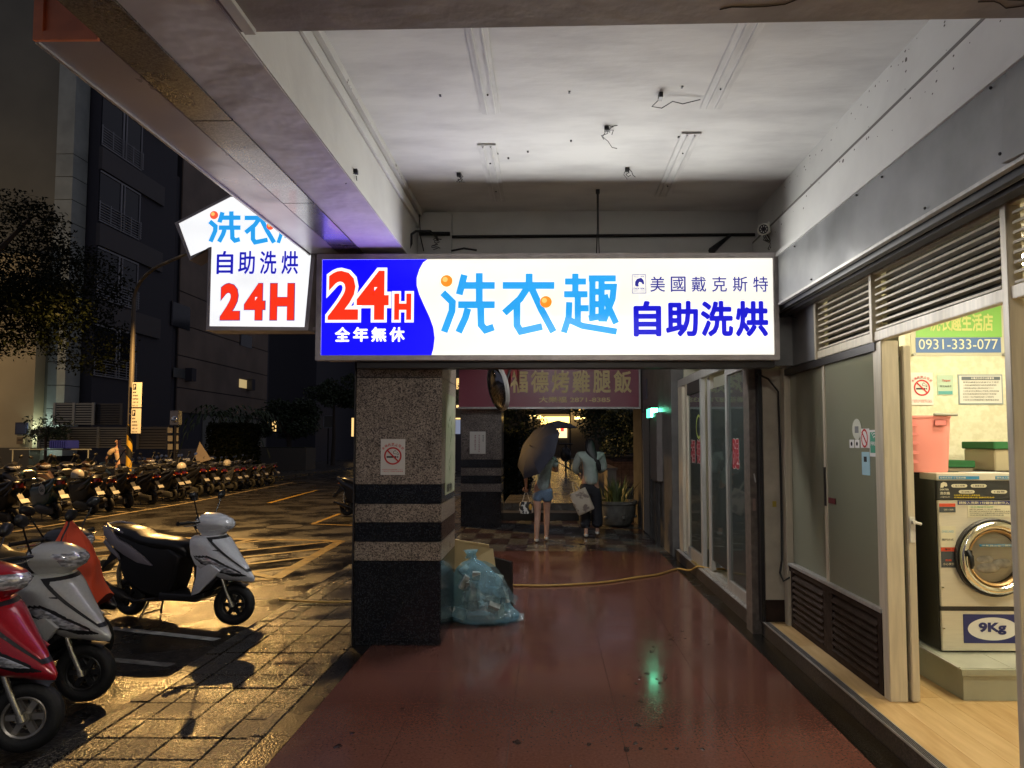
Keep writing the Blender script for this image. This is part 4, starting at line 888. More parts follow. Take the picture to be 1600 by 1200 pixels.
# crates and mat on the machines
G_gr = mat('green_felt', (.015, .11, .03), .8); M_tan = mat('tan_box', (.36, .31, .2), .6)
for (x0_, x1_, z0_, z1_, lab) in ((2.64, 2.90, 1.402, 1.47, 'flat green tray lying on the washing machine'), (2.98, 3.45, 1.402, 1.60, 'tan storage box with a green lid on the right machine')):
    t = thing('storage_box', lab, 'box', (x0_, 4.9, z0_))
    if z1_ > 1.5: box('box_body', (x0_, 4.75, z0_), (x1_, 5.1, z1_-.05), M_tan, t, bevel=.006)
    else: box('tray_body', (x0_, 4.86, z0_), (x1_, 5.15, z0_+.02), M_tan, t)
    box('lid', (x0_-.01, 4.74 if z1_ > 1.5 else 4.85, (z1_-.05 if z1_ > 1.5 else z0_+.021)), (x1_+.01, 5.11 if z1_ > 1.5 else 5.16, z1_), G_gr, t, bevel=.004)
t = thing('paper_sheet', 'loose paper flyers lying on top of the washing machine', 'paper', (2.8, 4.6, 1.402)); box('sheet', (2.66, 4.48, 1.4015), (2.90, 4.62, 1.404), M_white, t)
# wall notices (back wall Y=5.30)
def wp(x, y): return PD(x, y, 5.295)
def wbox(n, x0_, y0_, x1_, y1_, m, par, th=.004, off=0): a = wp(x0_, y1_); b = wp(x1_, y0_); return box(n, (a.x, 5.298-th-off, a.z), (b.x, 5.298-off, b.z), m, par)
def wtext(s_, x0_, y0_, x1_, y1_, m, par, off=0, y=5.29): a = wp(x0_, y1_); b = wp(x1_, y0_); a.y = y; return text(s_, a, UX, UZ, b.x-a.x, b.z-a.z, m, par, off)
t = thing('phone_sign', 'green and blue acrylic sign with a phone number on the cream wall', 'sign', tuple(wp(1430, 552)))
wbox('acrylic_sheet', 1424, 440, 1568, 556, mat('clear_acrylic', (.6, .58, .45), .15), t, .003); wbox('green_band', 1431, 445, 1562, 527, mat('light_green', (.25, .55, .12), .5), t, .003, .004); wbox('blue_band', 1431, 527.5, 1563, 551, mat('slate_blue', (.09, .18, .42), .5), t, .003, .004)
wtext('0931-333-077', 1435, 530, 1558, 546, mat('cream_ink', (.75, .75, .55), .5), t, .0, 5.289); wtext('洗衣趣生活店', 1452, 490, 1550, 518, mat('yellow_cream_ink', (.65, .68, .25), .5), t, .03, 5.289)
for xx in (1426, 1567): c = wp(xx, 554); MB().lathe([(.010, 0), (.010, -.03), (.001, -.03)], (c.x, 5.295, c.z), 'Y', 12).build('standoff_stud', M_alu, t)
a = wp(1423, 633); b = wp(1457, 582); no_smoking((a.x, 5.292, a.z), b.x-a.x, b.z-a.z, 'cream no smoking notice on the laundry back wall above the pink basket')
t = thing('tourism_notice', 'small green and white card notice on the cream laundry wall', 'notice', tuple(wp(1465, 617))); wbox('card', 1465, 586, 1489, 617, mat('pale_green_card', (.45, .58, .45), .5), t); wtext('Taipei', 1471, 593, 1484, 597, M_redink, t, .02); wtext('觀光局標章', 1468, 602, 1486, 605, M_darkink, t)
wbox('printed_band', 1466, 611, 1488, 616, mat('teal_ink', (.1, .35, .35), .5), t, .001, .0045)
t = thing('laundry_rules_notice', 'wide framed white notice with dense rules on the laundry wall', 'notice', tuple(wp(1499, 632))); wbox('board', 1498, 585, 1566, 632, mat('blue_grey_frame', (.28, .33, .35), .5), t, .004); wbox('paper', 1500, 587, 1564, 630, M_white, t, .001, .0045); wbox('title_band', 1502, 588.5, 1562, 594, mat('slate_ink', (.12, .14, .17), .5), t, .001, .006)
wtext('本機洗衣烘衣注意事項', 1516, 589.5, 1552, 593, M_white, t, .02, 5.289)
for k, s_ in enumerate(('親愛的顧客您好請遵守以下規定', '一衣物洗滌前請先檢查口袋是否有硬幣等物品', '二請依照機台容量放入適量衣物勿超過三分之二', '三沾有油污及化學物品之衣物禁止使用烘乾機', '四洗衣完畢請盡速取回衣物逾時恕不負責保管', '五本店二十四小時錄影監視請小心保管財物', '六如有任何問題請撥打服務電話謝謝')): wtext(s_, 1504, 596+k*4.6, 1560-(k % 3)*4, 598.6+k*4.6, M_darkink, t, .0, 5.291)
# interior tubes
for (xx, yy, lab) in ((3.0, 3.0, 'fluorescent ceiling light inside the laundry, nearer row'), (3.0, 4.2, 'fluorescent ceiling light inside the laundry, farther row')):
    t = thing('ceiling_light', lab, 'ceiling light', (xx, yy, 2.75), 'tube lights inside the laundry')
    box('housing', (xx-.6, yy-.1, 2.70), (xx+.6, yy+.1, 2.749), M_white, t); box('tube', (xx-.58, yy-.07, 2.672), (xx+.58, yy+.07, 2.698), emit('laundry_tube', (1, .89, .62), 62.0), t)

# ---------------- next shop ----------------
NX = 1.80
sl = box('shop_sill', (1.755, 6.16, -.012), (3.4, 9.85, .118), M_terr, None, kind='structure'); box('sill_edge', (1.745, 6.16, .0), (1.754, 9.85, .12), M_grand, sl)
box('brass_drain', (1.76, 8.4, .1185), (1.84, 8.9, .122), mat('brass', (.35, .27, .06), .3, .8), sl)
NS = thing('aluminium_shop_doors', 'row of sliding aluminium and glass doors of the restaurant next door', 'shopfront', (NX, 8, .12))
def nframe(n, y0, y1, z0, z1, m=M_alu, x=0, th=.05): return box(n, (NX+x, y0, z0), (NX+x+th, y1, z1), m, NS, bevel=.003)
nframe('header', 6.3, 9.8, 2.35, 2.45); nframe('threshold', 6.3, 9.8, .119, .14, x=.002)
nframe('stile', 6.3, 6.36, .141, 2.349); nframe('stile', 7.12, 7.2, .141, 2.349); nframe('rail', 6.361, 7.119, .141, .22); nframe('rail', 6.361, 7.119, 2.27, 2.349)
box('glass_pane', (NX+.02, 6.361, .22), (NX+.026, 7.119, 2.27), M_glass2, NS)
for (a, b) in ((8.1, 8.22), (8.32, 8.40), (9.16, 9.28), (9.5, 9.79)): nframe('stile', a, b, .141, 2.349, M_aluw if a > 9 else M_alu, x=.052 if a == 8.1 else 0)
nframe('rail', 8.401, 9.159, .141, .26); nframe('rail', 8.401, 9.159, 2.2, 2.349, M_aludk)
box('glass_pane', (NX+.02, 8.401, .26), (NX+.026, 9.159, 2.2), M_glass2, NS); box('glass_pane', (NX+.06, 7.3, .26), (NX+.066, 8.1, 2.2), M_glass2, NS)
def decal(s_, y, z, w_, h_, m, off=.03): return text(s_, (NX+.019, y, z), NY, UZ, w_, h_, m, NS, off, dz=.001)
M_rd = mat('dark_red_vinyl', (.30, .02, .03), .5)
for ch, y in (('福', 9.02), ('德', 8.68)): decal(ch, y, 1.33, .26, .30, M_white, .09); decal(ch, y+.0, 1.335, .25, .29, M_rd, .03).location.x -= .002
decal('腿', 7.0, 1.33, .26, .30, M_white, .09); decal('腿', 6.995, 1.335, .25, .29, M_rd, .03).location.x -= .002
lg = MB(); lg.rings([[(NX+.018, 8.55+k_*cos(a), 1.78+k_*sin(a)) for a in [2*pi*i/24 for i in range(24)]] for k_ in (.15, .12)], caps=False); lg.build('round_logo', mat('lime_vinyl', (.35, .42, .08), .5), NS)
# interior of next shop
box('restaurant_back_wall', (3.4, 6.1, .1), (3.5, 9.9, 2.7), mat('restaurant_wall', (.42, .40, .30), .7, nscale=3, namt=.1), None, kind='structure')
box('restaurant_near_wall', (1.99, 6.03, .12), (3.4, 6.09, 2.7), MATS['restaurant_wall'], None, kind='structure'); box('restaurant_far_wall', (1.9, 9.86, .1), (3.4, 9.92, 2.7), MATS['restaurant_wall'], None, kind='structure')
box('restaurant_ceiling', (1.9, 6.03, 2.7), (3.5, 9.9, 2.8), MATS['restaurant_wall'], None, kind='structure')
t = thing('inner_partition', 'cream partition board inside the restaurant door with a dark lower half', 'partition', (2.25, 8.6, .12)); box('board', (2.2, 8.15, .98), (2.24, 9.5, 2.45), mat('cream_board', (.52, .50, .38), .6, nscale=3, namt=.06), t); box('lower_board', (2.2, 8.15, .12), (2.24, 9.5, .975), M_black, t)
box('paper', (2.196, 8.25, 1.63), (2.199, 8.6, 1.86), M_white, t)
for k in range(5): text('營業時間公休日'[:7-k % 3], (2.195, 8.58, 1.82-k*.04), NY, UZ, .2+.02*(k % 3), .02, M_darkink, t)
box('handle', (2.18, 9.3, 1.1), (2.199, 9.33, 1.2), M_alu, t)
t = thing('menu_lightbox', 'yellow lit menu board inside the restaurant', 'sign', (3.39, 7.5, 1.9)); box('panel', (3.33, 6.4, 1.95), (3.398, 8.0, 2.2), emit('yellow_menu', (1, .85, .08), .7), t); text('雞腿飯 排骨飯', (3.329, 7.9, 2.0), NY, UZ, 1.4, .14, M_darkink, t, .02)
t = thing('ceiling_light', 'warm tube light inside the restaurant next door', 'ceiling light', (2.7, 7.5, 2.7)); box('tube', (2.65, 6.8, 2.64), (2.75, 8.2, 2.699), emit('restaurant_tube', (1, .83, .55), 10), t)
# dark wall beyond with doors and exit light
DW = box('dark_tiled_wall', (1.73, 9.93, 0), (1.98, 14.4, 3.58), mat('dark_grey_wall', (.10, .095, .09), .45, nscale=4, namt=.25, bump=.2, bscale=8), None, kind='structure')
box('wall_above_shops', (1.80, 5.99, 2.71), (1.98, 9.92, 3.58), MATS['dark_grey_wall'], None, kind='structure'); box('wall_above_laundry_door', (1.965, -1, 2.66), (1.98, 5.98, 3.03), M_grayp, None, kind='structure')
t = thing('side_door', 'pale grey metal side door near the far end of the arcade wall', 'door', (1.72, 12.4, 0)); box('leaf', (1.70, 11.9, .02), (1.728, 12.75, 2.12), mat('grey_door', (.24, .23, .22), .5), t); box('frame', (1.69, 11.82, .0), (1.728, 11.895, 2.2), M_aludk, t); box('frame', (1.69, 12.755, .0), (1.728, 12.83, 2.2), M_aludk, t)
t = thing('wall_cabinet', 'brownish metal meter cabinet on the far arcade wall', 'cabinet', (1.7, 11.0, 1.2)); box('body', (1.64, 10.7, 1.0), (1.728, 11.4, 2.05), mat('brown_cabinet', (.14, .12, .11), .5), t, bevel=.004); box('pipe', (1.66, 11.0, .0), (1.70, 11.04, .98), M_aludk, t); box('pipe', (1.66, 10.8, .0), (1.70, 10.84, .98), M_aludk, t)
t = thing('poster_board', 'dark blue small plate high on the far arcade wall', 'sign', (1.7, 12.6, 2.4)); box('plate', (1.715, 12.3, 2.35), (1.728, 12.75, 2.7), mat('navy_plate', (.03, .04, .09), .4), t)
ex = PX(1015, 645, 1.6)
t = thing('exit_light', 'small green glowing exit light on the far wall', 'exit light', (1.6, ex.y, ex.z))
box('housing', (1.62, ex.y-.05, ex.z-.09), (1.728, ex.y+.35, ex.z+.09), M_aludk, t); box('lit_panel', (1.60, ex.y-.04, ex.z-.07), (1.6195, ex.y+.34, ex.z+.07), emit('green_exit', (.12, 1, .55), 3), t)
box('lit_end', (1.61, ex.y-.056, ex.z-.07), (1.72, ex.y-.051, ex.z+.07), emit('green_exit_bright', (.15, 1, .55), 22), t)
# ---------------- restaurant banner at the far end ----------------
YB = 13.0
t = thing('restaurant_banner', 'dark red banner sign with yellow characters across the far arcade end', 'sign', (0, YB, 2.25))
M_ban = mat('dark_red_banner', (.26, .03, .06), .35, nscale=1.2, col2=(.28, .06, .09)); M_yel = mat('dull_yellow_letters', (.85, .66, .30), .5)
box('board', (-1.66, YB, 2.24), (1.67, YB+.12, 3.02), M_ban, t); box('frame', (-1.68, YB-.02, 2.205), (1.70, YB+.13, 2.238), M_alu, t); box('frame', (1.672, YB-.02, 2.24), (1.70, YB+.13, 3.05), M_alu, t)
for i, ch in enumerate('福德烤雞腿飯'):
    a = PD(797+32.4*i, 614, YB-.002); text(ch, a, UX, UZ, .33, .42, M_yel, t, .025)
a = PD(842, 629, YB-.002); text('大樂福 2871-8385', a, UX, UZ, 1.32, .11, M_yel, t, .02)
# red cloth banner / reflection neighbour piece on the far column top
t = thing('red_flag', 'crumpled red cloth hanging beside the round mirror', 'flag', tuple(PD(800, 600, 9.6)))
mb = MB(); R = []
for i in range(9):
    u = i/8; top = PD(776+u*36, 570, 9.6); 
    R.append([(top.x, 9.6+.05*sin(i*2.1), top.z-(.02+.36*(.55+.45*sin(i*1.7+.6)))*v) for v in (0, .33, .66, 1)])
mb.rings(R, caps=False, closed=False); mb.build('cloth', mat('red_cloth', (.17, .02, .02), .7), t, smooth=60)
mc = PD(780, 605, 9.4)
t = thing('convex_mirror', 'round convex traffic mirror seen nearly edge on, hanging in the arcade', 'mirror', tuple(mc))
dd = Vector((-.84, -.42, -.2)).normalized(); a_ = dd.cross(UZ).normalized(); b_ = a_.cross(dd)
def disc(r, h): return [tuple(mc + a_*r*cos(2*pi*k/28) + b_*r*1.05*sin(2*pi*k/28) + dd*h) for k in range(28)]
MB().rings([disc(.01, -.10), disc(.15, -.08), disc(.27, -.02), disc(.30, 0), disc(.30, .03)]).build('shell', M_black, t, smooth=50)
MB().rings([disc(.285, .028), disc(.28, .04), disc(.2, .07), disc(.1, .085), disc(.01, .09)]).build('mirror_face', mat('mirror', (.22, .22, .24), .08, 1), t, smooth=60)
MB().rings([disc(.305, -.01), disc(.312, .02), disc(.29, .045)], caps=False).build('rim', M_alu, t, smooth=50)
MB().tube([mc-dd*.08, mc-dd*.2+UZ*.3, Vector((mc.x-.15, mc.y, 3.0))], .018).build('bracket', M_aludk, t)
# ---------------- scooters ----------------
def paint(name, col, metal=0): return mat(name, col, .28, metal, coat=.8, nscale=60, namt=.04, bump=.04, bscale=3)
P_white = paint('pearl_white_paint', (.74, .76, .80)); P_silver = paint('silver_paint', (.58, .59, .56), .12); P_red = paint('candy_red_paint', (.42, .008, .018), .15)
P_black = paint('black_paint', (.012, .012, .014)); P_grey = paint('grey_paint', (.06, .062, .07)); P_blue = paint('dull_blue_paint', (.025, .05, .09)); P_teal = paint('teal_paint', (.02, .065, .07)); P_brown = paint('bronze_paint', (.08, .045, .022), .2)
M_body = mat('scooter_black_trim', (.012, .012, .013), .42); M_seat = mat('black_vinyl_seat', (.010, .010, .011), .30, bump=.1, bscale=60)
M_tyre = mat('tyre', (.010, .010, .010), .65, bump=.3, bscale=60); M_rim = mat('grey_alloy_rim', (.30, .28, .25), .35, .7); M_rimb = mat('black_alloy_rim', (.02, .02, .02), .4, .3)
M_fork = mat('fork_metal', (.50, .47, .40), .25, .9); M_lens_c = mat('clear_lamp_lens', (.30, .31, .33), .10, .35, nscale=22, col2=(.85, .86, .9), ramp=(.42, .6), coat=1, stretch=(1, 1, 3)); M_lens_r = mat('red_tail_lens', (.09, .006, .006), .15, coat=1)
M_lens_o = mat('amber_lens', (.5, .16, .02), .15, coat=1); M_plate_ = mat('licence_plate', (.30, .29, .27), .4); M_mir = mat('mirror_glass', (.6, .6, .62), .05, 1)
def interp(tab, z):
    for a, b in zip(tab, tab[1:]):
        if z <= b[0]: k = max(0, (z-a[0])/(b[0]-a[0])); return [a[i]+(b[i]-a[i])*k for i in range(1, len(a))]
    return list(tab[-1][1:])
SH = [(.47, 1.50, 1.24, .035, 1.8), (.50, 1.515, 1.17, .085, 1.9), (.56, 1.47, 1.08, .150, 1.8), (.66, 1.375, 1.0, .200, 1.6), (.76, 1.285, .96, .212, 1.45), (.86, 1.205, .94, .205, 1.25), (.925, 1.145, .93, .185, 1.15), (.95, 1.10, .95, .15, 1.0)]
CW = [(.925, 1.10, .96, .065, .9), (.96, 1.16, .95, .10, .8), (1.0, 1.215, .94, .135, .75), (1.05, 1.235, .93, .155, .7), (1.10, 1.205, .93, .15, .75), (1.14, 1.14, .95, .115, .8), (1.165, 1.07, .97, .06, .9)]
def surf(tab, z, t, off=0):
    xf, xb, w_, p = interp(tab, z); a = t*pi/2
    return Vector((xb+(xf-xb)*abs(cos(a))**p, w_*sin(a)*(1 if True else 0), z)) + (Vector((cos(a), sin(a)*.9, .25)).normalized()*off if off else Vector())
def patch(tab, q, off=.004, nu=6, nv=5, dip=True):
    R = []
    for i in range(nv+1):
        v = i/nv; row = []
        for j in range(nu+1):
            u = j/nu
            z = (q[0][0]*(1-u)+q[1][0]*u)*(1-v)+(q[3][0]*(1-u)+q[2][0]*u)*v; t = (q[0][1]*(1-u)+q[1][1]*u)*(1-v)+(q[3][1]*(1-u)+q[2][1]*u)*v
            edge = min(u, 1-u, v, 1-v); row.append(surf(tab, z, t, off*(1 if edge > .01 or not dip else -.2)))
        R.append(row)
    return MB().rings(R, caps=False, closed=False)
LENSB = 0
def shellsurf(tab, z0_, z1_, nz=26, nt=40):
    R = []
    for i in range(nz+1):
        z = z0_+(z1_-z0_)*i/nz; R.append([surf(tab, z, -1+2*j/nt) for j in range(nt+1)])
    return MB().rings(R, caps=True, closed=True)
def wheel(x, name, par, rim, spokes=6, wr=.047, R=.148, disc=False):
    z = R+wr
    ty = MB().lathe([(R+wr*.98*cos(a)**1 if True else 0, wr*sin(a)) for a in [2*pi*i/14 for i in range(14)]], (x, 0, z), 'Y', 32, closed=True).build('tyre' if False else name, M_tyre, par, smooth=True)
    rm = MB().lathe([(R-.038, -.035), (R-.03, -.03), (R-.03, .03), (R-.038, .035), (R-.048, .03), (R-.048, -.03)], (x, 0, z), 'Y', 32, closed=True)
    for k in range(spokes):
        a = 2*pi*k/spokes; rm.cbox((x+.07*cos(a), 0, z+.07*sin(a)), (.115, .03, .032), (0, -a, 0))
    rm.lathe([(.035, -.045), (.035, .045)], (x, 0, z), 'Y', 16); rm.build('rim', rim, ty, smooth=35)
    if disc: MB().lathe([(.085, .048), (.085, .052), (.05, .052), (.05, .048)], (x, 0, z), 'Y', 24, closed=True).build('brake_disc', M_fork, ty)
    return ty
def scooter(label, pm, rim=None, seatbox=False, tailm=None, bodym=None, lens_low=True, big_head=True, group=None, cowlm=None, steer=0):
    rim = rim or M_rimb; tailm = tailm or pm; bodym = bodym or M_body; cowlm = cowlm or pm
    t = thing('scooter', label, 'scooter', (0, 0, 0), group)
    wheel(0, 'rear_wheel', t, M_rimb); wheel(1.27, 'front_wheel', t, rim, 6, disc=True)
    # fork, mudguard
    for s_ in (-1, 1):
        MB().tube([(1.27, .062*s_, .215), (1.21, .062*s_, .36), (1.14, .06*s_, .55)], [.016, .018, .02], 10).tube([(1.275, .062*s_, .20), (1.262, .062*s_, .24)], .024, 10).build('fork_leg', M_fork, t, smooth=True)
    mg = MB(); R = []
    for k in range(13):
        a = radians(58+95*k/12); rr = .235
        R.append([(1.27+rr*cos(a)*(1-.0), y, .215+rr*sin(a)-(abs(y)/.062)**2*.018) for y in (-.062, -.04, 0, .04, .062)])
    mg.rings(R, caps=False, closed=False).build('front_mudguard', M_body, t, smooth=True)
    MB().tube([(1.16, 0, .5), (1.03, 0, 1.0)], .028, 12).build('steering_column', M_body, t, smooth=True)
    # front shield
    sh = shellsurf(SH, .47, .95).build('front_shield', pm, t, smooth=40)
    for s_ in (-1, 1):
        MB().puff([(.93, .33), (1.02, .36), (1.10, .44), (1.19, .52), (1.26, .60), (1.16, .66), (1.0, .68), (.985, .52), (.955, .42)], .012, .008, 2, cy=.165*s_).build('shield_wing', pm, t, smooth=40)
        q = ((.535, .22*s_), (.535, .50*s_), (.75, .93*s_), (.745, .60*s_)) if lens_low else ((.62, .5*s_), (.60, .85*s_), (.72, .88*s_), (.70, .62*s_))
        patch(SH, q, .006).build('indicator_lens', M_lens_c, t, smooth=40)
        patch(SH, ((q[0][0]-.012, q[0][1]-.05*s_), (q[1][0]-.014, q[1][1]+.04*s_), (q[2][0]+.012, min(.99, abs(q[2][1])+.04)*s_), (q[3][0]+.012, q[3][1]-.05*s_)), .003).build('lens_surround', M_body, t, smooth=40)
        patch(SH, ((.79, .25*s_), (.785, .45*s_), (.805, .5*s_), (.80, .28*s_)), .004, 3, 2).build('vent', M_body, t)
    patch(SH, ((.58, -.10), (.58, .10), (.92, .50), (.92, -.50)), .011, 10, 10).build('centre_panel', pm, t, smooth=50)
    patch(SH, ((.572, -.13), (.572, .13), (.928, .525), (.928, -.525)), .005, 10, 10, False).build('panel_gap', M_body, t, smooth=50)
    patch(SH, ((.865, -.08), (.865, .08), (.885, .10), (.885, -.10)), .010, 3, 2).build('badge', M_fork, t)
    R = [[surf(SH, z, u)+Vector((-.012, 0, 0)) for u in (-.97, -.9)] for z in (.5, .9)]
    MB().prism([(.96, .34), (1.12, .40), (1.2, .5), (1.08, .62), (.98, .78), (.95, .93), (.92, .93), (.925, .7), (.94, .5), (.90, .33)], -.15, .15).build('leg_shield_inner', M_body, t, bevel=.006)
    MB().cbox((.90, .0, .74), (.06, .2, .12)).build('glove_box', M_body, t, bevel=.012)
    # head cowl
    shellsurf(CW, .925, 1.165, 18, 30).build('head_cowl', cowlm, t, smooth=50)
    MB().rings([[(x_, y_, z_) for (y_, z_) in ((-.10*s, 1.00), (-.14*s, 1.06), (-.09*s, 1.13), (.09*s, 1.13), (.14*s, 1.06), (.10*s, 1.0))] for x_, s in ((.97, 1.05), (.92, 1.0), (.89, .8))]).build('rear_cowl', M_body, t, smooth=30)
    if big_head:
        patch(CW, ((.985, -.58), (.985, .58), (1.095, .86), (1.095, -.86)), .006, 12, 6).build('headlight', M_lens_c, t, smooth=50)
    else: patch(CW, ((1.0, -.4), (1.0, .4), (1.03, .5), (1.03, -.5)), .005, 8, 3).build('headlight', M_lens_c, t, smooth=50)
    for s_ in (-1, 1):
        MB().tube([(.97, .12*s_, 1.08), (.94, .21*s_, 1.08), (.90, .235*s_, 1.078)], .013, 8).build('handlebar', M_body, t, smooth=True)
        MB().tube([(.915, .22*s_, 1.078), (.90, .25*s_, 1.077), (.865, .345*s_, 1.072), (.863, .352*s_, 1.072)], [.017, .019, .018, .023], 10).build('grip', M_rubber, t, smooth=True)
        MB().tube([(.965, .19*s_, 1.06), (.96, .24*s_, 1.05), (.92, .34*s_, 1.045)], [.009, .007, .006], 6).build('brake_lever', M_fork, t, smooth=True)
        MB().tube([(.96, .16*s_, 1.10), (.955, .20*s_, 1.18), (.96, .255*s_, 1.27), (.96, .265*s_, 1.30)], .006, 6).build('mirror_stalk', M_body, t, smooth=True)
        c = Vector((.955, .285*s_, 1.345)); R = []
        for i, (h, k_) in enumerate(((.028, .3), (.024, .75), (.006, 1.0), (-.006, .97))):
            R.append([(c.x+h, c.y+.062*k_*cos(a)+.015*sin(a)*s_, c.z+.05*k_*sin(a)) for a in [2*pi*j/18 for j in range(18)]])
        mh_ = MB().rings(R).build('mirror', M_body, t, smooth=50)
        MB().add([(c.x-.008, c.y+.056*cos(a)+.013*sin(a)*s_, c.z+.045*sin(a)) for a in [2*pi*j/18 for j in range(18)]], [tuple(range(18))]).build('mirror_glass', M_mir, mh_)
    MB().tube([(.93, .16, 1.07), (.99, .17, .99), (1.02, .10, .90), (1.05, .06, .8)], .005, 5).tube([(.93, -.16, 1.07), (1.0, -.17, .98), (1.03, -.10, .90), (1.05, -.05, .8)], .005, 5).build('brake_cable', M_body, t)
    MB().tube([(1.03, .05, .93), (1.12, .09, .6), (1.2, .07, .36), (1.25, .06, .24)], .005, 5).build('brake_hose', M_body, t)
    MB().prism([(.93, 1.125), (.985, 1.155), (.99, 1.16), (.93, 1.135)], -.06, .06).build('dashboard', M_lens_c, t)
    # floorboard, body
    MB().puff([(.50, .245), (.95, .25), (1.06, .31), (1.05, .36), (.97, .335), (.52, .325)], .155, .02).build('floorboard', M_body, t, smooth=40)
    for k in range(4): box('floor_rib', (.60, -.11+.06*k, .325), (.93, -.10+.06*k, .332), M_rubber, t)
    MB().puff([(.04, .42), (.25, .30), (.50, .25), (.60, .30), (.655, .42), (.70, .58), (.74, .70), (.60, .80), (.3, .86), (.0, .90), (-.12, .93), (-.14, .84), (-.06, .66)], .125, .035).build('under_seat_body', bodym, t, smooth=40)
    for s_ in (-1, 1):
        MB().puff([(.42, .60), (.30, .70), (.14, .80), (.0, .86), (-.14, .99), (-.20, 1.0), (-.19, .90), (-.10, .80), (.06, .70), (.24, .62)][::-1], .014, .010, 2, cy=.135*s_).build('tail_panel', tailm, t, smooth=40)
        MB().puff([(-.19, .82), (-.12, .74), (.02, .645), (.0, .70), (-.1, .79), (-.17, .86)][::-1], .010, .007, 2, cy=.142*s_).build('lower_tail_panel', tailm, t, smooth=40)
    # seat loft
    st = [(-.16, .955, .90, .06), (-.10, .995, .88, .10), (.02, .985, .86, .135), (.16, .955, .84, .15), (.24, .905, .82, .15), (.40, .885, .79, .155), (.56, .88, .76, .14), (.68, .86, .72, .11), (.76, .80, .70, .075), (.775, .74, .68, .05)]
    R = []
    for (x_, zt, zb, w_) in st:
        h = zt-zb; R.append([(x_, w_*a, zb+h*b) for a, b in ((-.85, 0), (-1, .45), (-.93, .82), (-.6, .98), (0, 1.0), (.6, .98), (.93, .82), (1, .45), (.85, 0))])
    MB().rings(R).build('seat', M_seat, t, smooth=60)
    MB().tube([(.05, .125, .93), (-.12, .13, .985), (-.22, .08, 1.01), (-.235, 0, 1.012), (-.22, -.08, 1.01), (-.12, -.13, .985), (.05, -.125, .93)], .013, 8).build('grab_rail', tailm, t, smooth=True)
    MB().puff([(-.205, .84), (-.11, .82), (-.12, .90), (-.20, .93)][::-1], .085, .015, 2).build('tail_light', M_lens_r, t, smooth=40)
    for s_ in (-1, 1): MB().sphere((-.17, .12*s_, .83), .032, 8, 6, (1, .6, .7)).build('rear_indicator', M_lens_o, t, smooth=60)
    MB().prism([(-.06, .74), (-.16, .74), (-.30, .55), (-.36, .47), (-.33, .46), (-.25, .55), (-.08, .66)], -.06, .06).build('rear_mudguard', M_body, t, bevel=.005)
    pl_ = MB().cbox((-.325, 0, .565), (.004, .17, .10), (0, radians(38), 0)).build('licence_plate', M_plate_, t)
    R = [[(0+.24*cos(a), y, .215+.24*sin(a)) for y in (-.055, 0, .055)] for a in [radians(30+90*k/8) for k in range(9)]]
    MB().rings(R, caps=False, closed=False).build('inner_mudguard', M_body, t, smooth=True)
    # engine, case, exhaust, stands
    MB().puff([(-.09, .16), (.0, .12), (.30, .15), (.46, .20), (.50, .30), (.36, .36), (.08, .33), (-.08, .29)], .045, .02, 2, cy=.12).build('transmission_case', mat('engine_grey', (.09, .09, .09), .45, .6), t, smooth=40)
    MB().tube([(.42, -.09, .24), (.2, -.12, .2), (.10, -.14, .24), (.08, -.145, .25), (-.24, -.155, .37), (-.25, -.155, .375)], [.018, .018, .03, .055, .055, .03], 14).build('exhaust', M_aludk, t, smooth=50)
    MB().tube([(-.0, -.12, .24), (-.03, -.11, .50), (.02, -.10, .70)], .022, 8).build('rear_shock', M_fork, t, smooth=True)
    for s_ in (-1, 1): MB().tube([(.33, .09*s_, .2), (.27, .12*s_, .05), (.26, .13*s_, .008)], .011, 6).build('centre_stand', M_aludk, t, smooth=True)
    MB().tube([(.27, -.12, .06), (.27, .12, .06)], .009, 6).build('stand_bar', M_aludk, t)
    if steer:
        o_ = Vector((1.285, 0, 0)); ax_ = Vector((-.25, 0, .968)); M = Matrix.Translation(o_) @ Matrix.Rotation(steer, 4, ax_) @ Matrix.Translation(-o_)
        for ch in t.children:
            if ch.name.split('.')[0] in ('front_wheel', 'fork_leg', 'front_mudguard', 'head_cowl', 'rear_cowl', 'headlight', 'handlebar', 'grip', 'brake_lever', 'mirror_stalk', 'mirror'):
                for q in [ch]+list(ch.children): q.data.transform(M)
    for ch in t.children:
        if ch.name.split('.')[0] in ('front_wheel', 'rear_wheel'): continue
        for q in [ch]+list(ch.children):
            q.data.transform(Matrix.Diagonal((1, 1, .91, 1)))
    return t
def heading(o, fx, fy, rx_, ry_, zg=-.145, lean=0):
    """stand the scooter with its front wheel at (fx,fy) and rear wheel towards (rx_,ry_)"""
    a = atan2(fy-ry_, fx-rx_); o.location = (fx-1.27*cos(a), fy-1.27*sin(a), zg); o.rotation_euler = (lean, 0, a)
GS = 'scooters parked by the near kerb'
sw = scooter('white fronted scooter with black seat standing side-on at the kerb', P_white, tailm=paint('greyish_mauve_paint', (.30, .27, .30)), big_head=False, group=GS, steer=.32)
heading(sw, -2.995, 6.767, -4.267, 7.16, lean=.03)
ss = scooter('silver scooter with its nose toward the kerb, behind the red one', P_silver, group=GS, steer=.42); heading(ss, -3.12, 4.80, -4.30, 5.16, lean=.06)
sr = scooter('red scooter with grey wheel cut by the left edge of the picture', P_red, rim=M_rim, group=GS, steer=.5); heading(sr, -2.95, 4.03, -4.15, 4.34, lean=.06)
sd2 = scooter('black scooter under the orange rain cape, behind the silver one', P_black, group=GS); heading(sd2, -3.62, 5.66, -4.8, 6.0, lean=.05)
hb_ = scooter('black scooter peeking out behind the near granite column with red tail light', P_black, group=GS)
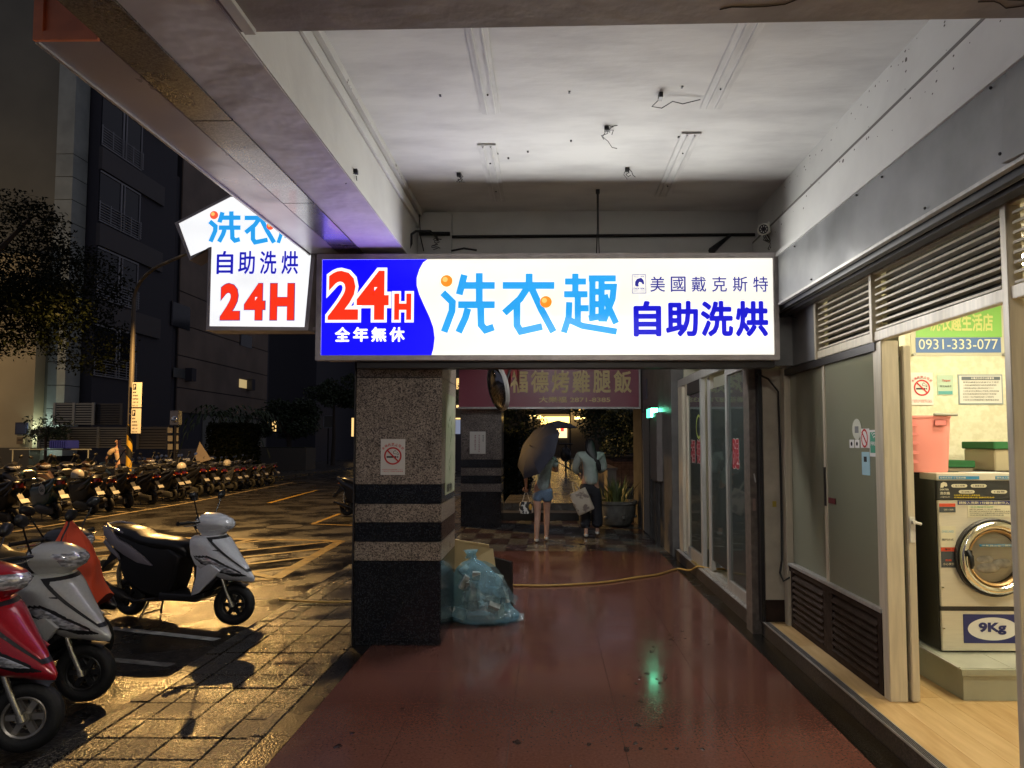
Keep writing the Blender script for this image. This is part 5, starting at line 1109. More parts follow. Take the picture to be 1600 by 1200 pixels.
e_ = PZ(540, 806, -.15); heading(hb_, e_.x+1.27, e_.y-.3, e_.x, e_.y)
# rain cape
cp_ = PD(122, 850, 5.5); t = thing('orange_rain_cape', 'bright orange rain cape draped over a scooter mirror', 'rain cape', tuple(cp_))
mb = MB(); R = []
NT = 22
for i in range(12):
    v = i/11; top = PD(108, 811, 5.36); bot = PD(128, 942, 5.30); c = top.lerp(bot, v); wd = .012+.15*min(1, v*1.8)*(1+.12*sin(v*7)); 
    R.append([c+Vector((wd*cos(a)*(1+.16*sin(3*a+v*5)), 1.15*wd*sin(a)*(1+.25*sin(5*a+v*3)), .035*sin(2*a+1.2)*v + (.03*sin(3*a) if i == 11 else 0))) for a in [2*pi*j/NT for j in range(NT)]])
mb.rings(R, caps=True); mb.build('cape_cloth', mat('orange_cloth', (1, .12, .045), .5, bump=.4, bscale=12, bdist=.02), t, smooth=70)

# ---- far rows ----
GR = 'scooters parked in the row along the road line'
protoF = [scooter('far parked scooter seen from behind', P_black, group=GR), scooter('far parked scooter seen from behind', P_grey, tailm=P_grey, bodym=P_grey, group=GR), scooter('far parked scooter seen from behind', P_teal, tailm=P_teal, bodym=P_teal, group=GR)]
_ord = ['first', 'second', 'third', 'fourth', 'fifth', 'sixth', 'seventh', 'eighth', 'ninth', 'tenth', 'eleventh', 'twelfth', 'thirteenth', 'fourteenth', 'fifteenth', 'sixteenth', 'seventeenth']
rowlab = [('leftmost grey scooter in the far front row, seen from behind' if i == 0 else 'teal rental scooter with a round white Go mark in the far front row' if i == 2 else ('last scooter at the right end of the far front row' if i == 16 else ('scooter %s from the left in the far front row, seen from behind' % _ord[i] if i < 9 else 'scooter %s from the right end of the far front row, seen from behind' % _ord[16-i]))) for i in range(17)]
ypos = [13.5, 14.55, 15.85, 16.75, 17.8, 18.6, 19.5, 20.4, 21.3, 22.2, 23.1, 24.0, 24.9, 25.8, 26.7, 27.6, 28.6]
ccol = [1, 0, 2, 0, 1, 0, 0, 0, 1, 0, 0, 0, 1, 0, 0, 1, 0]
rnd = random.Random(11); usedp = set()
for i, (y, c) in enumerate(zip(ypos, ccol)):
    if c in usedp: o = copy_tree(protoF[c])
    else: o = protoF[c]; usedp.add(c)
    o['label'] = rowlab[i]; a = pi-.28+rnd.uniform(-.17, .17); y += rnd.uniform(-.16, .16)
    o.location = (-11.0+rnd.uniform(-.08, .05)+(-.03*max(0, y-20)), y, -.145); o.rotation_euler = (rnd.uniform(-.13, -.02), 0, a); q_ = rnd.uniform(.93, 1.08); o.scale = (q_, q_, q_)
    if i == 2:
        mb = MB(); mb.rings([[(.20+.115*k_*cos(q), .13+.028, .66+.115*k_*sin(q)) for q in [2*pi*j/24 for j in range(24)]] for k_ in (1, .01)], caps=False)
        g = mb.build('round_mark', mat('white_mark', (.40, .41, .40), .5), None); g.parent = o
        g2 = text('Go', (.27, .163, .61), (-1, 0, 0), UZ, .14, .10, MATS['teal_paint'], None, .03); g2.parent = o
GB = 'scooters parked in the back row facing the road'
protoB = [scooter('x', P_black, group=GB), scooter('x', P_brown, group=GB), scooter('x', P_blue, group=GB)]
backlab = ['leftmost scooter of the back row, facing the road' if i == 0 else 'last scooter at the right end of the back row, by the clipped bush' if i == 10 else ('scooter %s from the left in the back row, facing the road' % _ord[i] if i < 6 else 'scooter %s from the right end of the back row, facing the road' % _ord[10-i]) for i in range(11)]
yb2 = [17.3, 18.4, 19.4, 20.4, 21.5, 23.6, 24.7, 25.8, 26.9, 28.0, 29.2]; cb = [0, 0, 1, 0, 1, 2, 1, 0, 0, 0, 0]; usedp = set()
for i, (y, c) in enumerate(zip(yb2, cb)):
    if c in usedp: o = copy_tree(protoB[c])
    else: o = protoB[c]; usedp.add(c)
    o['label'] = backlab[i]; a = -.35+rnd.uniform(-.1, .1); o.location = (-14.9+rnd.uniform(-.1, .1), y+.3, -.03); o.rotation_euler = (.07, 0, a)
M_hel = mat('helmet_shell', (.45, .42, .38), .25, coat=.6)
for (sx, sy, lab) in ((-11.25, 16.75, 'pale open face helmet resting on a scooter seat left of the striped pole'), (-11.6, 22.2, 'pale open face helmet resting on a seat in the middle of the far row'), (-11.8, 25.8, 'pale open face helmet resting on a seat near the right end of the far row')):
    hz = -.145+.93*.91; h_ = thing('helmet', lab, 'helmet', (sx, sy, hz)); MB().lathe([(.125, .0), (.14, .06), (.135, .13), (.10, .19), (.05, .22), (.001, .225)], (sx, sy, hz+.02), 'Z', 20, cap=False).build('shell', M_hel, h_, smooth=70)
    MB().lathe([(.128, .0), (.118, .0), (.118, .03), (.128, .03)], (sx, sy, hz+.02), 'Z', 20, closed=True).build('edge_trim', M_body, h_); MB().tube([(sx+.08, sy-.11, hz+.07), (sx+.15, sy-.02, hz+.06), (sx+.1, sy+.1, hz+.07)], .012, 6).build('visor', M_body, h_)
# motorcycle cover
pt = PD(322, 715, 24.5); t = thing('folded_grey_cover', 'pale grey scooter cover standing up in a peak among the far scooters', 'cover', tuple(pt)); 
a, b, c, d = PD(305, 712, 24.4), PD(312, 690, 24.5), PD(330, 718, 24.3), PD(308, 724, 24.3)
MB().add([a, b, c, d, PD(318, 705, 24.8), PD(322, 724, 24.8)], [(0, 1, 2, 3), (1, 4, 2), (0, 4, 1), (0, 3, 5, 4), (3, 2, 5), (4, 5, 2)]).build('cloth', mat('grey_cover', (.16, .135, .12), .6), t)
# ---------------- street lamp with striped base ----------------
pb = PZ(203, 778, -.03); pb = Vector((-12.75, 21.3, -.03))
LP = Vector((-9.29, 18.4, 6.59))
t = thing('street_lamp', 'tall curved street lamp with yellow and black stripes at its base', 'street lamp', tuple(pb))
M_pole = mat('grey_pole', (.15, .135, .12), .45, .3)
top = pb+Vector((0, 0, 6.0)); dirn = (Vector((LP.x, LP.y, 0))-Vector((pb.x, pb.y, 0)))
pts = [pb+Vector((0, 0, 2.15)), pb+Vector((0, 0, 4)), top]
for k in range(1, 7):
    a = k/6*pi/2; pts.append(top+dirn*(.45*(1-cos(a)))+Vector((0, 0, .75*sin(a))))
pts.append(LP+Vector((0, 0, .16))-dirn*.05)
MB().tube(pts, [.075, .07, .06]+[.05]*6+[.04], 12).build('pole', M_pole, t, smooth=50)
MB().tube([pb, pb+Vector((0, 0, .45))], .09, 14).build('pole_base', M_pole, t, smooth=50)
M_stripe = mat('yellow_black_stripes', (.5, .3, .02), .5); nt = M_stripe.node_tree; N = nt.nodes; L = nt.links
tc = N.new('ShaderNodeTexCoord'); wv_ = N.new('ShaderNodeTexWave'); wv_.inputs['Scale'].default_value = 1.0; wv_.wave_type = 'BANDS'; wv_.bands_direction = 'DIAGONAL'; L.new(tc.outputs['Object'], wv_.inputs[0])
rp_ = N.new('ShaderNodeValToRGB'); rp_.color_ramp.interpolation = 'CONSTANT'; rp_.color_ramp.elements[0].color = (.012, .012, .012, 1); rp_.color_ramp.elements[1].position = .5; rp_.color_ramp.elements[1].color = (.5, .31, .03, 1)
L.new(wv_.outputs[0], rp_.inputs[0]); L.new(rp_.outputs[0], N['Principled BSDF'].inputs['Base Color'])
MB().tube([pb+Vector((0, 0, .451)), pb+Vector((0, 0, 2.149))], .085, 16).build('striped_sleeve', M_stripe, t, smooth=50)
dn = dirn.normalized(); hc = LP+Vector((0, 0, .12))
R = []
for (u, wd, h) in ((-.32, .05, .05), (-.2, .11, .08), (0, .15, .10), (.2, .13, .08), (.32, .05, .04)):
    c = hc+dn*u; s_ = dn.cross(UZ); R.append([c+s_*(wd*cos(a))+UZ*(h*sin(a)) for a in [2*pi*j/14 for j in range(14)]])
MB().rings(R).build('lamp_head', M_pole, t, smooth=50)
MB().sphere(LP, .11, 12, 8, (1, 1, .45)).build('lit_lens', emit('sodium_lens', (1, .62, .22), 60), t)
lamp_light('SPOT', 'street_lamp_light', LP+Vector((0, 0, -.08)), (1, .56, .17), LAMP_W, parent=t, spot_size=radians(150), spot_blend=.35, shadow_soft_size=.06)
# parking sign on the pole
sa = PD(204, 597, 21.0); sb = PD(216, 677, 21.0)
t = thing('parking_sign', 'tall narrow white parking sign with P marks on the lamp pole', 'sign', (sa.x, 21.0, sb.z)); zm = (sa.z+sb.z)/2
for (za, zb_) in ((sb.z, zm-.02), (zm+.02, sa.z)):
    pl_ = box('plate', (sa.x, 21.1, za), (sb.x, 21.12, zb_), M_white, t)
    box('p_symbol', (sa.x+.03, 21.093, zb_-.22), (sa.x+.12, 21.099, zb_-.04), M_darkink, pl_); text('P', (sa.x+.05, 21.09, zb_-.19), UX, UZ, .05, .12, M_white, pl_, .05)
    for k, s_ in enumerate(('機車', '停車格', '收費時段', '八時至二十時', '計次二十元')):
        text(s_, (sa.x+.03, 21.093, zb_-.32-k*.10), UX, UZ, min(.17, .05*len(s_)), .045, M_darkink, pl_, .01)

# ---------------- trees and bushes ----------------
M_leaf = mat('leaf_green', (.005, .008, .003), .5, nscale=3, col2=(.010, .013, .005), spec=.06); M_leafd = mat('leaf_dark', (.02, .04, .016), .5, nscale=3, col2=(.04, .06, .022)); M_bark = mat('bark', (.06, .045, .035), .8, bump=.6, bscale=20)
def leaves(clumps, n, size, rnd, flat_=.6):
    V = []; F = []; tot = sum(c[3]**2 for c in clumps)
    for (x, y, z, r) in clumps:
        for k in range(int(n*r*r/tot)):
            a = rnd.uniform(0, 2*pi); u = rnd.uniform(-1, 1); rr = r*rnd.uniform(.35, 1.08)**.6; s_ = sqrt(1-u*u)
            p = Vector((x+rr*s_*cos(a), y+rr*s_*sin(a), z+rr*u*flat_))
            d = Vector((rnd.gauss(0, 1), rnd.gauss(0, 1), rnd.gauss(-.3, .7))).normalized(); o = d.orthogonal().normalized(); o.rotate(Matrix.Rotation(rnd.uniform(0, 6.28), 3, d)); l = size*rnd.uniform(.6, 1.3)
            b = len(V); V += [p, p+d*l*.5+o*l*.22, p+d*l, p+d*l*.5-o*l*.22]; F.append((b, b+1, b+2, b+3))
    mb = MB(); mb.v = [tuple(v) for v in V]; mb.f = F; return mb
def tree(label, base, h, crown, n, size, seed, m=None, cat='tree', name='leafy_tree', flat_=.7, group=None):
    rnd = random.Random(seed); t = thing(name, label, cat, tuple(base), group); b = Vector(base)
    cl = []
    cx, cy, cz, R = crown
    for k in range(26):
        a = rnd.uniform(0, 2*pi); rr = R*rnd.uniform(.2, .9); cl.append((cx+rr*cos(a), cy+rr*sin(a), cz+R*flat_*rnd.uniform(-.7, .7), R*rnd.uniform(.13, .40)))
    mb = MB().tube([b, b+Vector((.05, .05, h*.5)), Vector((cx, cy, cz-R*.2))], [R*.09, R*.07, R*.04], 10)
    for c in cl[:9]: mb.tube([Vector((cx, cy, cz-R*.5)), Vector(c[:3])*.5+Vector((cx, cy, cz))*.5, Vector(c[:3])], [R*.035, R*.02, R*.01], 5)
    mb.build('trunk', M_bark, t, smooth=True)
    leaves(cl, n, size, rnd, .8).build('crown', m or M_leaf, t); return t
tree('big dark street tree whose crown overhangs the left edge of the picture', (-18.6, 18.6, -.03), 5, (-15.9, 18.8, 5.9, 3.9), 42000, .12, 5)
def bush(label, lo, hi, n, size, seed, m=None, name='clipped_bush', cat='bush'):
    rnd = random.Random(seed); t = thing(name, label, cat, ((lo[0]+hi[0])/2, (lo[1]+hi[1])/2, lo[2])); V = []; F = []
    box('inner_mass', (lo[0]+.12, lo[1]+.12, lo[2]), (hi[0]-.12, hi[1]-.12, hi[2]-.12), mat('bush_core', (.008, .012, .006), .9), t)
    for k in range(n):
        p = Vector([rnd.uniform(lo[i], hi[i]) for i in range(3)]); ax = rnd.randrange(3); sd_ = rnd.random() < .5
        if ax == 2: p.z = hi[2]+rnd.gauss(0, .04)
        else: p[ax] = (lo[ax] if sd_ else hi[ax])+rnd.gauss(0, .05)
        d = Vector((rnd.gauss(0, 1), rnd.gauss(0, 1), rnd.gauss(.2, .7))).normalized(); o = d.orthogonal(); l = size*rnd.uniform(.6, 1.3); b = len(V)
        V += [p, p+d*l*.5+o*l*.25, p+d*l, p+d*l*.5-o*l*.25]; F.append((b, b+1, b+2, b+3))
    mb = MB(); mb.v = [tuple(v) for v in V]; mb.f = F; mb.build('foliage', m or M_leaf, t); return t
a = PD(340, 735, 31); b = PD(392, 666, 31); bush('clipped square bush behind the far scooter row', (a.x, 30, 0), (b.x, 32, b.z), 9000, .12, 3, M_leaf)
a = PD(62, 740, 24); b = PD(90, 655, 24); tree('thin young shrub in front of the lit louvre fence', (PD(68, 700, 27).x, 27, -.03), 1.8, (PD(72, 668, 27).x, 27, PD(72, 668, 27).z, .85), 900, .13, 8, M_leafd, 'shrub', 'young_shrub')
def palm(label, base, h, L_=1.6, seed=1, n=16):
    rnd = random.Random(seed); t = thing('palm_tree', label, 'palm', tuple(base)); b = Vector(base); tp_ = b+Vector((0, 0, h)); MB().tube([b, tp_], [.12, .08], 8).build('trunk', M_bark, t, smooth=True); mb = MB()
    for k in range(n):
        a = 2*pi*k/n+rnd.uniform(-.2, .2); up = rnd.uniform(.1, .9); prev = tp_
        for j in range(8):
            s_ = (j+1)/8; q = tp_+Vector((cos(a)*L_*s_, sin(a)*L_*s_, L_*(up*s_-1.1*s_*s_))); d = (q-prev); sd_ = Vector((-sin(a), cos(a), 0))
            for g in (-1, 1): mb.add([prev, prev+d*.5, prev+d*.7+sd_*g*.35*(1.1-s_)+Vector((0, 0, -.22)), ], [(0, 1, 2)])
            prev = q
    mb.build('crown', M_leafd, t); return t
palm('dark palm with drooping fronds before the brown building', (PD(345, 700, 33).x, 33, 0), PD(345, 645, 33).z, 2.3, 2); palm('smaller dark palm nearer the brown building corner', (PD(385, 700, 35).x, 35, 0), PD(385, 650, 35).z, 1.8, 5)
tree('round dark roadside tree at the far end of the street', (PD(520, 700, 48).x, 48, -.1), 4, (PD(522, 600, 48).x, 48, PD(522, 612, 48).z, 1.7), 5000, .22, 12, M_leafd)
tree('wide dark tree behind the planter left of the far street', (PD(450, 700, 44).x, 44, -.1), 3, (PD(450, 640, 44).x, 44, PD(450, 655, 44).z, 2.0), 7000, .22, 14, M_leafd)
# courtyard seen through the arcade
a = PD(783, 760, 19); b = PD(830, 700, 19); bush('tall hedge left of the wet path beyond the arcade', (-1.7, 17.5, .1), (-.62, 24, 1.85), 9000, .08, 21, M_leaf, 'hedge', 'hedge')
tree('dark tree behind the hedge beyond the arcade', (-1.9, 26, .1), 2.5, (-1.6, 26, 3.0, 1.7), 9000, .13, 22, M_leafd)
tree('big dark tree farther back on the right side of the path', (4.2, 33, .1), 3, (3.9, 33, 3.6, 3.2), 12000, .18, 28, M_leafd)
tree('dark tree right of the wet path behind the women', (2.6, 24, .1), 2.5, (2.5, 24, 2.9, 1.9), 12000, .13, 23, M_leafd)
tree('low dark tree at the right arcade end beside the wall', (2.8, 17.5, .1), 1.5, (2.3, 17.6, 1.9, .9), 7000, .09, 24, M_leafd)
pw = thing('brick_planter', 'low brown tiled planter wall right of the wet path', 'planter', (2, 20, .3))
M_brk = mat('brown_tile', (.13, .08, .06), .4, nscale=9, namt=.3)
box('planter_core', (1.62, 20.0, .3), (3.6, 20.5, 1.15), M_joint, pw); tl = None
for r in range(5):
    for c in range(9):
        if tl is None: tl = box('tile', (0, 0, 0), (.21, .02, .155), M_brk, pw); tl.location = (0, 0, 0); o = tl; o.location = Vector((1.63, 19.985, .33))-worldloc(pw); tl.data.transform(Matrix.Translation(worldloc(pw)))
        else: o = tl.copy(); COL.objects.link(o)
        o.location = Vector((1.63+c*.218, 19.985, .33+r*.163))-worldloc(pw)
box('planter_cap', (1.58, 19.95, 1.152), (3.6, 20.55, 1.2), MATS['step_stone'], pw)
rl = thing('path_side_wall', 'low pale wall running along the right edge of the wet path', 'wall', (1.4, 17, .3)); box('body', (1.35, 16.2, .3), (1.55, 19.6, .95), mat('pale_wall', (.2, .18, .15), .5, nscale=3, namt=.2), rl); box('coping', (1.32, 16.15, .951), (1.58, 19.65, 1.0), M_gran, rl)
# potted snake plants
pc = PZ(966, 822, 0); pc = Vector((1.30, 13.55, 0))
t = thing('potted_plant', 'large round stone pot of spiky leaved plants by the far right wall', 'potted plant', tuple(pc))
MB().lathe([(.22, 0), (.30, .06), (.36, .25), (.37, .40), (.40, .43), (.40, .48), (.34, .48), (.33, .42), (.001, .42)], pc, 'Z', 28).build('pot', mat('stone_pot', (.11, .11, .10), .5, nscale=8, namt=.3, bump=.5, bscale=12), t, smooth=40)
rnd = random.Random(9); mb = MB()
for k in range(70):
    a = rnd.uniform(0, 2*pi); r_ = rnd.uniform(0, .28); b = pc+Vector((r_*cos(a), r_*sin(a), .42)); h = rnd.uniform(.25, .55); out_ = Vector((cos(a), sin(a), 0))*h*rnd.uniform(.1, .7); sd_ = Vector((-sin(a), cos(a), 0))*.014
    m1 = b+out_*.4+Vector((0, 0, h*.6)); tp_ = b+out_+Vector((0, 0, h)); mb.add([b-sd_, b+sd_, m1+sd_*1.3, tp_, m1-sd_*1.3], [(0, 1, 2, 4), (4, 2, 3)])
mb.build('leaves', mat('spiky_leaf', (.09, .13, .05), .4, nscale=4, namt=.3), t)
mb = MB(); 
for k in range(6): mb.sphere(tuple(pc+Vector((.34*cos(k), .34*sin(k), .18))), .05, 8, 6, (1, 1, .7))
mb.build('pot_relief', MATS['stone_pot'], t, smooth=60)

# ---------------- buildings across the street ----------------
def bwall(name, a, b, m, par, **k): return box(name, a, b, m, par, **k)
M_wA = mat('olive_building_wall', (.17, .165, .13), .7, nscale=.4, namt=.12); M_wY = mat('lamplit_wall_cream', (.50, .41, .24), .7, nscale=.5, namt=.1); M_wT = mat('pale_tile_strip', (.33, .36, .33), .45, nscale=1.2, namt=.15)
M_wB = mat('brown_building_tile', (.20, .155, .125), .6, nscale=.6, namt=.15); M_wD = mat('dark_building_wall', (.05, .05, .065), .7); M_win = mat('dark_window', (.012, .014, .022), .12); M_fr = mat('window_frame_white', (.30, .31, .34), .45)
BA = thing('apartment_block', 'tall dark apartment block with barred balcony windows and end wall coloured lamplit cream', 'building', (-22, 32, 0))
X_F = -20.0
xL = PD(83, 400, 29.5).x; xR = PD(110, 400, 29.5).x
bwall('end_wall', (-40, 29.5, 0), (xL-.02, 30.5, 30), M_wA, BA); bwall('lamplit_wall', (-40, 28.9, 1.35), (PD(58, 500, 28.9).x, 29.48, 9.5), M_wY, BA); bwall('stone_plinth', (-40, 28.85, -.03), (PD(55, 500, 28.9).x, 29.48, 1.348), mat('plinth_stone', (.10, .085, .06), .7), BA)  # same end wall throughout: lamplit part coloured cream, plinth coloured for shade
bwall('main_wall', (-26, 30.52, 0), (X_F-.02, 37, 30), M_wD, BA)
for k in range(16):
    z = 1.0+k*1.0
    if z > 13.5: break
    bwall('pale_tile', (xL, 29.45, z), (xR, 30.4, z+.97), M_wT, BA)
bwall('pale_tile', (xL, 29.45, 14.0), (xR, 30.4, 30), M_wT, BA)
for k in range(5):
    z0_ = 4.5+k*3.45
    # barred balcony window on the street side
    ya, yb_ = 29.95, 33.6
    bwall('storey_band', (X_F-.05, 30.5, z0_+2.35), (X_F+.12, 35.6, z0_+3.35), mat('storey_band', (.085, .08, .085), .6), BA)
    wn = bwall('window', (X_F-.015, ya+.6, z0_), (X_F+.02, yb_, z0_+2.3), M_win, BA)
    for (a1, a2, b1, b2) in ((ya+.6, yb_, z0_+2.22, z0_+2.3), (ya+.6, yb_, z0_, z0_+.06), (ya+2.1, ya+2.2, z0_+.06, z0_+2.22), (ya+2.35, ya+2.42, z0_+.06, z0_+2.22), (yb_-.06, yb_, z0_+.06, z0_+2.22)): box('frame_bar', (X_F+.02, a1, b1), (X_F+.06, a2, b2), M_fr, wn)
    for j in range(7): box('rail_bar', (X_F+.08, ya+.5, z0_+.1+j*.12), (X_F+.10, yb_+.1, z0_+.125+j*.12), M_fr, wn)
    for j in range(5): box('rail_post', (X_F+.101, ya+.5+j*.78, z0_+.05), (X_F+.12, ya+.54+j*.78, z0_+.9), M_fr, wn)
BB = thing('brown_tiled_building', 'brown tiled building with horizontal bands and one small lit window', 'building', (-22, 43, 0))
bwall('end_wall', (-26, 37.2, 0), (X_F-.12, 37.5, 16), M_wD, BB); bwall('wall_core', (-30, 37.6, 0), (X_F-.05, 50, 30), M_wD, BB)
zz = [3.2, 4.55, 6.3, 8.0, 9.8, 13, 18]
for a, b in zip(zz, zz[1:]): bwall('wall_band', (X_F-.045, 37.55, a), (X_F+.02, 49.6, b-.06), M_wB, BB)
bwall('wall_band', (X_F-.045, 37.55, 0), (X_F+.02, 49.6, 1.2), M_wB, BB); bwall('wall_band', (X_F-.045, 40.5, 1.22), (X_F+.01, 49.6, 3.1), mat('grey_wall_band', (.20, .20, .18), .6), BB)
for (xa, ya_, xb, yb2_, lit) in ((271, 574, 289, 592, 0), (374, 592, 385, 607, 1)):
    a = PX(xa, ya_, X_F+.03); b = PX(xb, yb2_, X_F+.03); wn = box('window', (X_F+.021, a.y, min(b.z, a.z)), (X_F+.05, b.y, max(a.z, b.z)), emit('lit_window_dim', (1, .72, .32), .45) if lit else mat('grey_pane', (.12, .13, .13), .3), BB)
    box('window_shade', (X_F+.021, b.y+.02, b.z-.1), (X_F+.4, b.y+.5, a.z+.1), M_wD, BB)
for (xa, ya_, xb, yb2_) in ((268, 470, 296, 517), (375, 520, 393, 545)):
    a = PX(xa, ya_, X_F+.03); b = PX(xb, yb2_, X_F+.03); wn = box('window', (X_F+.021, a.y, b.z), (X_F+.05, b.y, a.z), M_win, BB); box('frame_bar', (X_F+.051, a.y, b.z), (X_F+.07, a.y+.12, a.z), M_wD, wn)
t = thing('added_fill_light', 'added cool fill light by the pale tiled strip of the apartment block', 'added light', (xR-.6, 28.6, 2.0)); box('housing', (xR-.75, 28.62, 1.9), (xR-.45, 28.7, 2.1), M_aludk, t); box('lens', (xR-.72, 28.71, 1.92), (xR-.48, 28.73, 2.08), emit('added_fill_lens', (.8, 1, .9), 6), t)
lamp_light('POINT', 'added_fill_point', (xR-.6, 28.82, 2.0), (.8, 1, .88), 26, parent=t, shadow_soft_size=.1)  # added lamp and fixture, put in to brighten the pale strip
t = thing('street_lamp', 'added second street lamp outside the left edge, brightening the end wall', 'street lamp', (-30, 22, -.03)); MB().tube([(-30, 22, -.03), (-30, 22, 6), (-29.6, 22, 6.8), (-28, 22, 7.0)], [.09, .07, .05, .04], 10).build('pole', M_pole, t, smooth=50); MB().sphere((-28, 22, 6.95), .15, 10, 6, (1.5, 1, .5)).build('lit_lens', MATS['sodium_lens'], t)
lamp_light('POINT', 'added_street_lamp_light', (-28, 22, 6.7), (1, .68, .34), 550, parent=t, shadow_soft_size=.1)  # added lamp out of view, put in to brighten the end wall
# fence / louvre screens at ground
sc2 = thing('louvred_screen_fence', 'pale grey louvred screen fence lit by a cool light left of the pole', 'fence', (-20, 27, 0))
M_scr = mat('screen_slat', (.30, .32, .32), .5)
def scr(x0_, y0_, x1_, y1_, d, n, m=M_scr, mull=2):
    a = PD(x0_, y1_, d); b = PD(x1_, y0_, d); 
    box('screen_backing', (a.x, d+.06, a.z), (b.x, d+.1, b.z), MATS['dark_building_wall'], sc2)
    for k in range(n): z = a.z+(b.z-a.z)*(k+.2)/n; box('slat', (a.x, d, z), (b.x, d+.04, z+(b.z-a.z)*.45/n), m, sc2)
    for k in range(mull+1): xx = a.x+(b.x-a.x)*k/mull; box('post', (xx-.05, d-.02, a.z), (xx+.05, d+.05, b.z), m, sc2)
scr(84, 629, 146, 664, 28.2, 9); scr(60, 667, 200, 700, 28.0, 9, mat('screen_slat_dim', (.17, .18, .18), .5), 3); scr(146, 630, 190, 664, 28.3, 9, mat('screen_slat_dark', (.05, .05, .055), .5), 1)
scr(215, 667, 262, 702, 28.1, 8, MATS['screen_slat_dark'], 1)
t = thing('wall_plaque', 'dark blue square plaque on the lamplit part of the end wall', 'plaque', tuple(PD(34, 672, 28.85))); a = PD(24, 679, 28.85); b = PD(44, 660, 28.85); box('plate', (a.x, 28.82, a.z), (b.x, 28.87, b.z), mat('navy_plaque', (.03, .035, .07), .35), t); box('panel', (a.x+.06, 28.81, a.z+.06), (b.x-.06, 28.819, b.z-.06), mat('navy_plaque_panel', (.045, .055, .11), .35), t)
t = thing('accessible_symbol_sign', 'small dark sign with a white wheelchair symbol at the wall corner', 'sign', tuple(PD(50, 678, 28.8))); a = PD(47, 683, 28.8); b = PD(54, 672, 28.8); box('plate', (a.x, 28.80, a.z), (b.x, 28.84, b.z), M_black, t)
mb = MB(); c = (a+b)/2; stroke(mb, [(-.03, .07), (-.02, -.01), (.04, -.02), (.06, -.08)], .02, Vector((c.x, 28.795, c.z)), UX, UZ, 0); mb.rings([[(c.x-.01+r_*cos(q), 28.794, c.z-.04+r_*sin(q)) for q in [2*pi*j/16 for j in range(16)]] for r_ in (.06, .04)], caps=False); mb.build('wheelchair_symbol', M_white, t)
t = thing('wall_box', 'small brass letter box on the cream wall below the plaque', 'letter box', tuple(PD(33, 690, 28.8))); a = PD(27, 694, 28.8); b = PD(38, 683, 28.8); box('body', (a.x, 28.75, a.z), (b.x, 28.87, b.z), mat('brass_box', (.25, .17, .08), .5), t); box('slot', (a.x+.05, 28.745, a.z+.15), (b.x-.05, 28.749, a.z+.19), M_black, t)
t = thing('blue_crate', 'blue slatted plastic crate behind the far scooters', 'crate', tuple(PD(95, 695, 22.5))); a = PD(80, 701, 22.5); b = PD(108, 688, 22.5); box('tub', (a.x, 22.4, a.z), (b.x, 23.0, b.z), mat('blue_crate_plastic', (.02, .03, .30), .5), t, bevel=.02)
for k in range(8): xx = a.x+(b.x-a.x)*(k+.3)/8; box('rib', (xx, 22.38, a.z+.02), (xx+.02, 22.399, b.z-.02), MATS['blue_crate_plastic'], t)
MB().tube([(a.x-1.5, 22.7, a.z-.03), (b.x+.6, 22.7, a.z-.03)], .02).tube([(a.x-1.4, 22.7, a.z-.04), (a.x-1.4, 22.7, -.03)], .02).tube([(b.x+.5, 22.7, a.z-.04), (b.x+.5, 22.7, -.03)], .02).build('rack', M_scr, t)
# notice boards and lantern
t = thing('notice_board_stand', 'dark stand holding six small notice sheets behind the scooters', 'notice board', tuple(PD(270, 700, 27.5)))
a = PD(262, 705, 27.5); b = PD(279, 665, 27.5); box('post', (a.x, 27.5, -.03), (a.x+.06, 27.56, b.z), M_aludk, t); box('post', (b.x-.06, 27.5, -.03), (b.x, 27.56, b.z), M_aludk, t)
for i in range(2):
    for j in range(3): c = PD(266+i*10, 672+j*13, 27.45); box('sheet', (c.x-.09-.02*(1-i), 27.46, c.z-.11), (c.x+.06+.02*(1-i), 27.48, c.z+.11), mat('dim_sheet', (.34, .31, .25), .6), t)
lc = PD(274, 653, 27.3); t = thing('chrome_lantern', 'shiny rectangular glass lantern box above the notice boards', 'lantern', tuple(lc))
box('case', (lc.x-.17, 27.2, lc.z-.28), (lc.x+.17, 27.5, lc.z+.28), mat('lantern_metal', (.25, .25, .27), .25, .7), t, bevel=.02); MB().sphere((lc.x+.02, 27.19, lc.z-.06), .13, 12, 8, (1, .3, 1)).build('lens', mat('lantern_chrome', (.7, .7, .7), .08, 1), t, smooth=60)
box('arm', (lc.x-.03, 27.3, -.03), (lc.x+.03, 27.36, lc.z-.281), M_aludk, t)
# far low wall / planters right, distant block with lit windows
t = thing('long_low_planter', 'long low stone planter along the far kerb', 'planter', tuple(PD(445, 715, 40))); a = PD(405, 716, 40); b = PD(480, 700, 40); box('wall', (a.x, 39.8, -.03), (b.x, 41.5, b.z), mat('planter_stone', (.10, .09, .075), .7), t); box('soil', (a.x+.15, 39.95, b.z), (b.x-.15, 41.35, b.z+.05), MATS['courtyard_soil'], t)
FBk = thing('distant_building', 'distant dark building closing the street with a few lit windows', 'building', (-25, 70, 0))
box('wall', (-48, 72, -.1), (-11, 74, 30), M_wD, FBk); box('wall', (-20, 56, -.1), (-18.6, 71.9, 24), M_wD, FBk)
E_win = emit('warm_lit_window', (1, .62, .22), 1.3)
def lw(x0_, y0_, x1_, y1_, d, m, par, n='window'): a = PD(x0_, y1_, d); b = PD(x1_, y0_, d); return box(n, (a.x, d, a.z), (b.x, d+.1, b.z), m, par)
